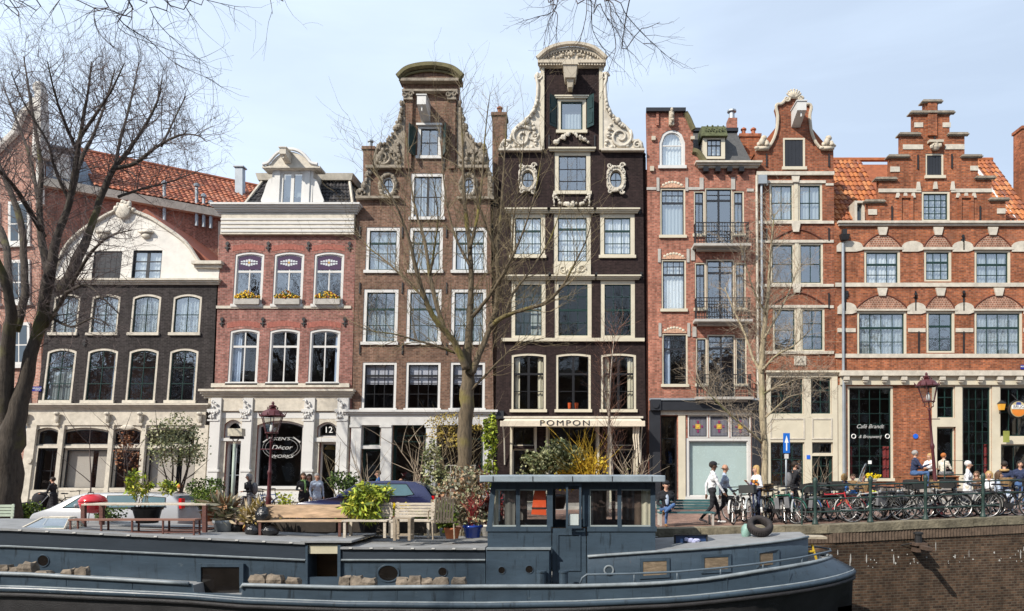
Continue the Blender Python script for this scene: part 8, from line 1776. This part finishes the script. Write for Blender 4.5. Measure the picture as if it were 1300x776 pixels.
x=(294-VX)*25/F; t=thing('lamp_post','slim pale green lamp post with a boxy double floodlight head','lamp post',(x,25,gz(x))); pg=mat('pale_green_post',(.36,.42,.36),.5,.1)
addto(t,'pole',MB().tube([(0,0,0),(.10,0,2.7)],[.07,.05],8),pg,True); q=MB(); q.box(-.05,.42,-.18,.1,2.95,3.2); q.tube([(.1,0,2.7),(.0,0,2.95)],.02,5); q.tube([(.1,0,2.7),(.32,0,2.95)],.02,5); addto(t,'lamp_head',q,M['cream']); addto(t,'bracket',MB().box(-.02,.42,-.1,.0,2.85,2.94),M['iron'])
x=(998-VX)*22.6/F; t=thing('road_sign','narrow blue road sign with a white upward arrow on a steel pole','road sign',(x,22.6,gz(x)))
addto(t,'pole',MB().tube([(0,0,0),(0,0,2.6)],.028,8),M['zinc'],True); addto(t,'plate',MB().box(-.10,.10,-.05,-.03,2.05,2.65),mat('sign_blue_face',(.015,.14,.55),.35,.03)); addto(t,'arrow',MB().plate([(-.018,2.12),(.018,2.12),(.018,2.36),(.06,2.36),(0,2.58),(-.06,2.36),(-.018,2.36)],-.054,-.051),M['white_letter']); addto(t,'small_plate',MB().box(-.06,.06,-.045,-.03,1.88,2.02),M['white'])
wood=mat('weathered_teak',(.34,.28,.21),.85,.3,4,.4,fine=25,stretch=(1,6,6)); woodp=mat('bleached_wood',(.52,.46,.38),.85,.25,4,.4,fine=25,stretch=(1,6,6)); woodr=mat('red_brown_wood',(.115,.045,.035),.6,.3,4,.3,stretch=(1,6,6)); varn=mat('varnished_pine',(.46,.33,.22),.6,.5,2.6,.2,stretch=(.8,5,6)); teal=mat('teal_bench_paint',(.045,.12,.13),.5,.2,4)
def bench(label,x0p,x1p,pyseat,Yb,z,m,slats=5,backh=.42,seath=.43,legm=None,solid=False,name='bench',group='benches on the houseboat deck',depth=.45,closed=False):
    xa,xb=(x0p-VX)*Yb/F,(x1p-VX)*Yb/F; t=thing(name,label,'bench',((xa+xb)/2,Yb,z),group); L=(xb-xa)/2; lm=legm or m
    q=MB()
    if solid: q.box(-L,L,0,.04,seath+.04,seath+backh)
    else:
        for i in range(slats): a=seath+.05+i*(backh-.05)/slats; q.box(-L,L,.10+.01*i,.125+.01*i,a,a+(backh-.05)/slats*.8)
    addto(t,'backrest',q,m); q=MB(); ns=4 if not solid else 1
    for i in range(ns): a=-depth+i*depth/ns; q.box(-L,L,a,a+depth/ns*(.86 if ns > 1 else 1),seath-.035,seath)
    addto(t,'seat',q,m)
    for sx_ in (-L+.06,L-.06) if L < 1.2 else (-L+.06,0,L-.06):
        addto(t,'leg',MB().box(sx_-.03,sx_+.03,-depth+.02,-depth+.08,0,seath-.036),lm); addto(t,'leg',MB().hexa([(sx_-.03,.04,0),(sx_+.03,.04,0),(sx_+.03,.10,0),(sx_-.03,.10,0)],[(sx_-.03,.13+.02,seath+backh),(sx_+.03,.15,seath+backh),(sx_+.03,.19,seath+backh),(sx_-.03,.19,seath+backh)]),lm)
    if closed: addto(t,'apron',MB().box(-L,L,-depth+.03,-depth+.05,.12,seath-.04),M['roofdark'])
    return t
ZD=.065
bench('long varnished pine settle with a solid sunlit back on the boat deck',336,441,668,18.3,ZD,varn,solid=True,backh=.36,seath=.40,legm=woodr)
bench('weathered slatted bench half hidden by the lime green bamboo',441,497,668,18.1,ZD,woodp,5,.40,.42)
bench('pale slatted bench right of the bamboo, behind the small table',500,551,668,18.1,ZD,woodp,5,.40,.42)
bench('teal painted park bench on the quay with a man sitting at its left end',834,904,660,21.9,gz(3),teal,4,.36,.40,group=None,legm=M['greystone'],depth=.5)
bench('pale green slatted bench at the far left edge, by the old tree',-20,14,650,22.3,gz(-17),mat('pale_green_slats',(.38,.44,.36),.6,.15),4,.42,.44,group=None)
# red brown table and bench on the boat
def frame_table(name,label,x0p,x1p,Yb,z,hgt,d,m,mt=None,nleg=3,ft=.035):
    xa,xb=(x0p-VX)*Yb/F,(x1p-VX)*Yb/F; t=thing(name,label,'table' if 'table' in name else 'bench',((xa+xb)/2,Yb,z),None); L=(xb-xa)/2
    addto(t,'top',MB().box(-L,L,-d/2,d/2,hgt-.035,hgt),mt or m)
    for i in range(nleg):
        x=lerp(-L+.04,L-.04,i/(nleg-1))
        for y in (-d/2+.03,d/2-.03): addto(t,'leg',MB().box(x-ft/2,x+ft/2,y-ft/2,y+ft/2,0,hgt-.036),m)
        addto(t,'stretcher',MB().box(x-ft/2+.003,x+ft/2-.003,-d/2+.05,d/2-.05,.10,.13),m)
    for y in (-d/2+.03,d/2-.03): addto(t,'rail',MB().box(-L+.06,L-.06,y-.012,y+.012,.10,.13),m)
    return t
frame_table('long_bench','long low red brown wooden bench on the boat deck, before the grey topped table',92,252,17.35,.12,.42,.32,woodr,mat('red_wood_worn',(.22,.11,.08),.7,.3,3,stretch=(1,5,5)),5)
frame_table('long_table','long table with a bleached grey top and dark legs on the boat deck',116,271,18.3,.12,.74,.75,woodr,woodp,2,.09)
frame_table('side_table','small square weathered wooden table standing alone before the slatted benches',501,524,17.25,.062,.52,.40,wood,None,2,.06)
# armchair
x=(560-VX)*17.6/F; t=thing('slatted_armchair','folding slatted wooden armchair turned to the wheelhouse','chair',(x,17.6,.062)); t.rotation_euler=(0,0,R(-68)); q=MB()
for i in range(6): q.box(-.25+i*.085,-.19+i*.085,-.22,.22,.40,.42)
addto(t,'seat',q,wood); q=MB()
for i in range(7): y=-.22+i*.066; q.hexa([(.24,y,.38),(.26,y,.38),(.26,y+.045,.38),(.24,y+.045,.38)],[(.42,y,.98),(.44,y,.98),(.44,y+.045,.98),(.42,y+.045,.98)])
addto(t,'backrest',q,wood)
for y in (-.25,.25):
    addto(t,'arm',MB().tube([(-.28,y,.62),(.0,y,.68),(.32,y,.64)],.022,6),wood)
    for a,b in (((-.25,y,0),(-.26,y,.62)),((.30,y,0),(.22,y,.4))): addto(t,'leg',MB().tube([a,b],.02,6),wood)
for (px0,px1,lab) in ((336,430,'long dark planter box behind the solid backed settle'),(436,497,'dark planter box behind the bamboo'),(500,556,'dark planter box behind the pale slatted bench')):
    xa,xb=(px0-VX)*19.2/F,(px1-VX)*19.2/F; o=thing('planter_box',lab,'planter',((xa+xb)/2,19.2,ZD),'dark planter boxes on the boat deck'); addto(o,'box',MB().ring(arch(-(xb-xa)/2,(xb-xa)/2,0,.36),arch(-(xb-xa)/2+.03,(xb-xa)/2-.03,.03,.33),-.23,.23).box(-(xb-xa)/2+.031,(xb-xa)/2-.031,-.21,.21,.031,.329),mat('tarred_plank',(.035,.028,.022),.8,.3,4,.3)); addto(o,'soil',MB().box(-(xb-xa)/2+.04,(xb-xa)/2-.04,-.18,.18,.361,.375),mat('potting_soil',(.03,.02,.014),.95,.4,12,.6))
# barbecue
x=(118-VX)*18.9/F; t=thing('kettle_barbecue','shiny red kettle barbecue on the boat deck','barbecue',(x,18.9,.12)); t.scale=(.78,.78,.9); red=mat('red_enamel',(.50,.012,.02),.18,.06,coat=.6)
addto(t,'bowl',MB().lathe([(.02,.50),(.22,.53),(.35,.64),(.40,.78),(.41,.82),(.36,.80)],(0,0,0),24),red,True); addto(t,'lid',MB().lathe([(.425,.83),(.41,.88),(.33,.98),(.18,1.04),(.02,1.055)],(0,0,0),24),red,True)
addto(t,'handle',MB().tube([(-.1,-.1,1.05),(-.08,-.1,1.1),(.08,-.1,1.1),(.1,-.1,1.05)],.014,6),M['black'])
for k in range(3): a=R(30+120*k); addto(t,'leg',MB().tube([(.2*math.cos(a),.2*math.sin(a),.56),(.36*math.cos(a),.36*math.sin(a),0)],.014,6),M['zinc'])
# skylight on the boat roof
xa,xb=(40-VX)*17.6/F,(95-VX)*17.6/F; t=thing('deck_skylight','low glazed skylight hatch with sloping white frame on the boat deck','skylight',(xa,17.6,.19))
q=MB(); wd=xb-xa; q.box(0,wd,-.35,.35,-.02,.12); addto(t,'base',q,paint)
q=MB(); A_=[(0,-.36,.125),(wd,-.36,.125),(wd,.36,.125),(0,.36,.125)]; B_=[(.34,-.10,.37),(wd-.05,-.10,.37),(wd-.05,.10,.37),(.34,.10,.37)]
for i in range(4): q.tube([A_[i],A_[(i+1) % 4]],.022,5); q.tube([B_[i],B_[(i+1) % 4]],.02,5); q.tube([A_[i],B_[i]],.022,5)
addto(t,'frame',q,M['ivory']); q=MB(); q.add(A_+B_,[(0,1,5,4),(1,2,6,5),(2,3,7,6),(3,0,4,7),(4,5,6,7)]); addto(t,'pane',q,M['glassA'])
q=MB(); q.ball((.5,0,.12),.3,.25,.05,8,5); addto(t,'pot_plants_inside',q,L_green[1])
# rubbish bags
bagm=mat('bin_bag',(.012,.012,.014),.22,.3,4,1.0,spec=.7,fine=16)
for (px,py,r,sq,lab) in ((322,679,.20,.75,'shiny black rubbish bag leaning at the foot of the bag pile, left one'),(343,681,.21,.7,'shiny black rubbish bag at the bottom right of the bag pile'),(334,661,.17,1.3,'upright grey black rubbish bag tied off on top of the pile')):
    Yb=18.0; x=(px-VX)*Yb/F; q=MB(); r_=random.Random(px); q.ball((0,0,r*sq),r,r*.9,r*sq,20,14,.09); q.v=[((a*(1+.22*noise.noise(Vector((a*9,b*9,c*9+px)))),b*(1+.22*noise.noise(Vector((b*9+5,a*9,c*9)))),c+(.12*r*noise.noise(Vector((a*14,b*14,px)))))) for a,b,c in q.v]; z=.065 if py > 670 else .36
    o=thing('rubbish_bag',lab,'bag',(x,Yb,z),'rubbish bags'); addto(o,'bag',q,bagm,True); addto(o,'knot',MB().lathe([(.03,0),(.015,.03),(.05,.09)],(0,0,r*sq*2-.02),8),bagm)
# hatch box, tyre, bag on the bow
x=(877-VX)*17.9/F; t=thing('solar_box','shallow dark blue box holding a crumpled pale bag on the bow roof','box',(x,17.9,-.13)); addto(t,'box',MB().ring(arch(-.40,.40,.0,.0+.26),arch(-.36,.36,.03,.23),-.04,.03).box(-.4,.4,.031,.05,0,.26),M['charcoal']); addto(t,'lining',MB().box(-.36,.36,.0,.03,.03,.23),bp_('box_blue',(.02,.05,.14)))
q=MB(); r_=random.Random(3)
for i in range(7): q.ball((r_.uniform(-.1,.14),-.04,r_.uniform(.09,.16)),.07,.03,.045,7,5,.2)
addto(t,'crumpled_bag',q,mat('lilac_bag',(.45,.47,.70),.6,.2))
x=(964-VX)*18.2/F; t=thing('car_tyre','worn black car tyre lying on the bow roof as a fender','tyre',(x,18.2,.22)); t.rotation_euler=(R(36),0,0); t.scale=(.88,.88,1.15); rub=mat('worn_rubber',(.035,.03,.03),.85,.3,8,.4)
q=MB(); prof=[(.19,-.07),(.24,-.10),(.32,-.095),(.345,-.05),(.345,.05),(.32,.095),(.24,.10),(.19,.07),(.205,0)]; N=36
vs=[(r*math.cos(2*math.pi*i/N),r*math.sin(2*math.pi*i/N),z+.10) for i in range(N) for r,z in prof]; m_=len(prof); fs=[(i*m_+j,((i+1) % N)*m_+j,((i+1) % N)*m_+(j+1) % m_,i*m_+(j+1) % m_) for i in range(N) for j in range(m_)]; q.add(vs,fs); addto(t,'carcass',q,rub,True)
q=MB()
for i in range(36):
    a=2*math.pi*i/36; q.hexa([(.343*math.cos(a-.05),.343*math.sin(a-.05),.06),(.356*math.cos(a-.03),.356*math.sin(a-.03),.06),(.356*math.cos(a+.03),.356*math.sin(a+.03),.06),(.343*math.cos(a+.05),.343*math.sin(a+.05),.06)],[(.343*math.cos(a-.05),.343*math.sin(a-.05),.14),(.356*math.cos(a-.03),.356*math.sin(a-.03),.14),(.356*math.cos(a+.03),.356*math.sin(a+.03),.14),(.343*math.cos(a+.05),.343*math.sin(a+.05),.14)])
addto(t,'tread',q,rub)
x=(947-VX)*18.3/F; q=MB(); q.ball((x,18.3,.16),.12,.12,.2,10,8,.15); tag(q.build('plastic_bag',mat('sea_green_bag',(.22,.36,.32),.5,.2,6),smooth=True),'crumpled sea green plastic bag beside the tyre','bag')
# trellis
x0_,x1_=(566-VX)*25.2/F,(603-VX)*25.2/F; q=MB(); L=x1_-x0_
for i in range(7): q.box(i*L/6-.012,i*L/6+.012,-.015,.015,0,1.75)
for i in range(7): q.box(-.03,L+.03,-.03,-.0151,.35+i*.23,.374+i*.23)
t=thing('trellis','grey wooden square trellis around the trunk of the centre tree','trellis',(x0_,25.2,gz(x0_)+.15)); addto(t,'lattice',q,M['greystone'])
# terrace plinth with stools and rail
xa,xb=(1138-VX)*27/F,(1222-VX)*27/F; t=thing('raised_terrace','raised stone terrace with slab edge in front of the cafe','terrace',(xa,27,gz(xa))); w_=xb-xa; H_=ZP-gz(xa)
addto(t,'plinth',MB().box(.15,w_-.1,-.35,2.2,-.2,H_-.12),M['greystone']); addto(t,'slab',MB().box(0,w_,-.5,2.3,H_-.12,H_),slab)
addto(t,'rail',MB().tube([(w_-.75,-.2,H_),(w_-.75,-.2,H_+1.0),(w_-.0,-.2,H_+1.0),(w_-.0,-.2,H_)],.025,6).tube([(w_-.75,-.2,H_+.5),(w_,-.2,H_+.5)],.018,6),rg)
bw=mat('terrace_wood',(.26,.11,.05),.6,.3,4,stretch=(1,5,5))
for (px,Yb,L,lab) in ((1152,27.2,.4,'brown wooden terrace bench under the man in the navy sweater'),(1198,27.9,.5,'brown wooden terrace bench behind the street lamp')):
    x=(px-VX)*Yb/F; o=thing('terrace_bench',lab,'bench',(x,Yb,ZP),'wooden benches on the raised terrace'); addto(o,'seat',MB().box(-L,L,-.2,.2,.41,.455),bw)
    for s_ in (-1,1): addto(o,'leg',MB().box(s_*(L-.06)-.04,s_*(L-.06)+.04,-.17,.17,0,.409),bw)
x=(1176-VX)*27.4/F; o=thing('terrace_table','small brown terrace table between the seated people','table',(x,27.4,ZP)); addto(o,'top',MB().box(-.3,.3,-.3,.3,.68,.72),bw); addto(o,'leg',MB().box(-.05,.05,-.05,.05,0,.679),bw)
for (px,Yb,lab) in ((1078,27.9,'small cafe table behind the railing, before the cafe window'),(1262,24.6,'small cafe table near the people at the right')):
    x=(px-VX)*Yb/F; o=thing('cafe_table',lab,'table',(x,Yb,gz(x)),'cafe tables'); addto(o,'top',MB().lathe([(.34,.72),(.34,.75)],(0,0,0),20),M['greystone']); addto(o,'leg',MB().tube([(0,0,0),(0,0,.72)],.03,8),M['iron']); addto(o,'foot',MB().lathe([(.22,0),(.2,.03),(.04,.05)],(0,0,0),12),M['iron'])
for (px,Yb,rz,lab) in ((1072,27.6,160,'dark cafe chair under the person in dark blue'),(1083,27.1,-30,'dark cafe chair under the person in bright blue'),(1094,27.4,20,'dark cafe chair below the yellow flower bowl'),(1256,24.9,-40,'dark cafe chair under the person in the white top'),(1266,24.1,60,'dark cafe chair under the hunched person in pale grey'),(228,27.6,180,'dark chair under the person in the orange hat')):
    x=(px-VX)*Yb/F; o=thing('cafe_chair',lab,'chair',(x,Yb,gz(x)),'cafe chairs'); o.rotation_euler=(0,0,R(rz)); addto(o,'seat',MB().box(-.2,.2,-.2,.2,.40,.43),M['iron']); addto(o,'backrest',MB().box(-.2,.2,.19,.21,.6,.85),M['iron'])
    for a in (-.18,.18):
        for b,hh in ((-.18,.4),(.2,.85)): addto(o,'leg',MB().tube([(a,b,0),(a,b,hh)],.012,5),M['iron'])
# pram
x=(48-VX)*30.5/F; t=thing('pram','black pushchair with a hood pushed by the woman in the black coat','pram',(x,30.5,gz(x)))
for wx in (-.35,.35):
    for y in (-.25,.25): addto(t,'wheel',MB().torus((wx,y,.14),.12,.022,16,5,'y'),MC['tyre_rubber'])
addto(t,'seat',MB().hexa([(-.4,-.2,.35),(.25,-.2,.35),(.25,.2,.35),(-.4,.2,.35)],[(-.55,-.2,.62),(.35,-.2,.75),(.35,.2,.75),(-.55,.2,.62)]),CL['black']); addto(t,'hood',MB().ball((.12,0,.78),.33,.24,.28,12,8),CL['black'],True); addto(t,'handle',MB().tube([(-.35,-.22,.2),(.3,-.22,.6),(.66,-.2,1.02),(.66,.2,1.02),(.3,.22,.6),(-.35,.22,.2)],.015,5),M['zinc'])
# ================================================================= CARS
def car(label,x0p,x1p,Yc,prof,glassp,paintm,tail=None,z=None,facing=-1,width=1.7,group='parked cars'):
    xa,xb=(x0p-VX)*Yc/F,(x1p-VX)*Yc/F; L=xb-xa; z=gz((xa+xb)/2) if z is None else z; t=thing('parked_car',label,'car',((xa+xb)/2,Yc,z),group)
    def X_(u): return (u-.5)*L
    n=len(prof); secs=[(-1,1.0),(-.93,1.0),(0,1.0),(.93,1.0),(1,1.0)]; q=MB(); q.sm=False; vs=[]; hw=width/2
    rows=[]
    for sgn in (-1,1):
        rows.append([(X_(u),sgn*hw*(1 if zz < .8 else 1-.30*(zz-.8)/.6),zz) for u,zz in prof])
    vs=rows[0]+rows[1]; fs=[(i,(i+1) % n,n+(i+1) % n,n+i)[::-1] for i in range(n)]
    tris=tessellate_polygon([[Vector((u*L,zz,0)) for u,zz in prof]]); fs += [tuple(tr)[::1] for tr in tris]+[tuple(i+n for i in tr)[::-1] for tr in tris]
    q.add(vs,fs); b=addto(t,'body',q,paintm); md=b.modifiers.new('bevel','BEVEL'); md.width=.05; md.segments=3; md.limit_method='ANGLE'; md.angle_limit=R(25)
    for pl in b.data.polygons: pl.use_smooth=True
    for nm,poly in glassp:
        for sgn in (-1,1):
            if nm == 'side_window':
                g=MB(); g.add([(X_(u),sgn*(hw*(1-.30*(zz-.8)/.6)+.012),zz) for u,zz in poly],[tuple(range(len(poly)))]); w=addto(t,nm,g,mat('car_glass',(.06,.12,.14),.04,.15,1.5,spec=.8)); 
                g=MB(); pp=[(X_(u),sgn*(hw*(1-.30*(zz-.8)/.6)+.014),zz) for u,zz in poly]; g.tube(pp+[pp[0]],.014,4); addto(w,'seal',g,M['black'])
        if nm in ('windscreen','rear_window'):
            (u0,z0_),(u1,z1_)=poly; a=hw*(1-.30*(z0_-.8)/.6)-.1; c=hw*(1-.30*(z1_-.8)/.6)-.1; d=.03 if nm == 'rear_window' else -.03; g=MB(); g.add([(X_(u0)+d,-a,z0_+.015),(X_(u0)+d,a,z0_+.015),(X_(u1)+d,c,z1_+.015),(X_(u1)+d,-c,z1_+.015)],[(0,1,2,3)]); addto(t,nm,g,MC['car_glass'])
    for u in (.17,.80):
        for sgn in (-1,1):
            w=addto(t,'wheel',MB().torus((X_(u),sgn*(hw-.08),.31),.24,.08,22,8,'y'),MC['tyre_rubber'],True); addto(w,'hubcap',MB().lathe([(.20,-.03),(.19,.03),(.05,.05)] if sgn > 0 else [(.05,-.05),(.19,-.03),(.20,.03)],(X_(u),sgn*(hw-.03),.31),16,'y'),M['zinc'])
    for sgn in (-1,1):
        addto(t,'tail_light',MB().box(X_(.985),X_(1.0)+.015,sgn*(hw-.2)-.10,sgn*(hw-.2)+.16 if sgn > 0 else sgn*(hw-.2)+.10,*(tail or (.75,.95))),mat('tail_red',(.55,.01,.012),.25,.1)); addto(t,'headlight',MB().ball((X_(.012),sgn*(hw-.25),.66),.05,.16,.08,8,6),M['glassC'])
    addto(t,'mirror',MB().ball((X_(.33),-hw-.08,.95),.06,.09,.06,8,6),paintm); addto(t,'door_seam',MB().box(X_(.52)-.006,X_(.52)+.006,-hw-.004,-hw+.01,.32,.92),M['black'])
    return t
bluep=mat('car_dark_blue',(.020,.024,.075),.2,.05,coat=.8); whitep=mat('car_white',(.36,.37,.39),.25,.03,coat=.6)
profB=[(0,.30),(0,.62),(.03,.74),(.25,.88),(.30,.92),(.43,1.33),(.50,1.40),(.70,1.43),(.86,1.38),(.93,1.25),(.99,.92),(1,.5),(.99,.30)]
car('dark blue hatchback parked behind the bamboo and slatted benches',385,556,24.0,profB,[('side_window',[(.37,.95),(.53,.95),(.53,1.33),(.47,1.32)]),('side_window',[(.56,.95),(.80,.95),(.86,1.0),(.80,1.32),(.56,1.33)]),('windscreen',((.30,.93),(.44,1.33))),('rear_window',((.985,.96),(.93,1.25)))],bluep)
profW=[(0,.30),(0,.58),(.02,.70),(.10,.82),(.13,.86),(.27,1.22),(.34,1.30),(.72,1.31),(.93,1.24),(.985,1.02),(1,.5),(.99,.30)]
car('low white estate car behind the long deck table',62,246,22.9,profW,[('side_window',[(.22,.88),(.46,.88),(.46,1.23),(.33,1.22)]),('side_window',[(.50,.88),(.70,.88),(.70,1.24),(.50,1.24)]),('side_window',[(.74,.88),(.90,.92),(.89,1.18),(.74,1.23)]),('windscreen',((.13,.87),(.28,1.22))),('rear_window',((.995,.9),(.94,1.2)))],whitep,tail=(.85,1.15),z=gz(-13)-.16)
# life vest hanging in the wheelhouse
x,z=bp(684,632,YW+.35); t=thing('life_vest','bright orange life vest hanging inside the wheelhouse window','life vest',(x,YW+.14,z-.05)); vest=mat('vest_orange',(.85,.10,.02),.7,.1)
addto(t,'vest',MB().plate([(-.16,-.32),(.18,-.34),(.17,.30),(.03,.32),(-.08,.28),(-.12,.0)],-.04,.04),vest); addto(t,'strap',MB().box(-.15,.18,-.05,-.041,-.2,-.16),M['black'])
x,z=bp(865,655,YW); 
# ================================================================= THE OTHER BANK (behind the viewer, seen mirrored in the windows)
r_=random.Random(77); x=-62; k=0
hn=['plain brown brick row house with a flat roof on the opposite bank','dark brick row house on the opposite bank with a high cornice','grey plastered row house on the opposite bank','red brick row house on the opposite bank','cream corner row house on the opposite bank','narrow brown row house on the opposite bank','broad brick row house on the opposite bank','tall black row house on the opposite bank','low brick row house on the opposite bank','reddish row house with white cornice on the opposite bank','soot dark row house on the opposite bank','ochre row house on the opposite bank','grey brown row house on the opposite bank','weathered brick row house on the opposite bank','smooth dark row house on the opposite bank','high brick row house on the opposite bank','squat brick row house on the opposite bank','pale brick row house on the opposite bank','last brick row house on the opposite bank']
while x < 62 and k < len(hn):
    w=r_.uniform(6,8); hh=r_.uniform(11.5,15.5); t=thing('opposite_house',hn[k],'house',(x+w/2,-14,0),'row houses on the opposite bank'); k += 1
    MB().box(x,x+w-.03,-23,-14,-.3,hh).build('wall',M[r_.choice(['bo','bo','b3','b1','b4'])],t); MB().box(x-.02,x+w-.02,-14.0+.005,-13.6,hh-.7,hh+.2).build('cornice',M['ivory'],t)
    for f in range(4):
        for c in range(3):
            cx=x+w*(c+.5)/3; z=.9+f*3.2
            if z+2 < hh-.8: wo=MB().box(cx-.65,cx+.65,-13.995,-13.93,z,z+1.9).build('window',M['white'],t); MB().box(cx-.53,cx+.53,-13.93,-13.91,z+.12,z+1.78).build('pane',MIRR,wo)
    x += w
names=['far west','west beyond the bend','west by the third house','west by the narrow house','near west','just west of the viewer','just east of the viewer','near east','east by the broad house','far east']
for k,px in enumerate((-50,-40,-30,-20,-11,-4,8,17,28,40)):
    t=thing('bank_tree','tall bare elm on the near bank, '+names[k],'tree',(px,-3.2,0),'trees on the near bank'); q=MB(); c_=MB(); rr=random.Random(px+200)
    b=Vector((px,-3.2,0)); q.tube([b,b+Vector((.1,0,3)),b+Vector((.2,.1,6.5))],[.38,.30,.24],8)
    for i in range(7): a=rr.uniform(0,6.28); twigs(c_,b+Vector((.2,.1,rr.uniform(4.8,6.5))),Vector((math.cos(a)*.75,math.sin(a)*.35-.25,1.5)),rr.uniform(6.5,9),.16,4,rr,.22,.7,(3,4),5,.2,.014)
    q.build('trunk',bark1,t); c_.build('crown',twig1,t)
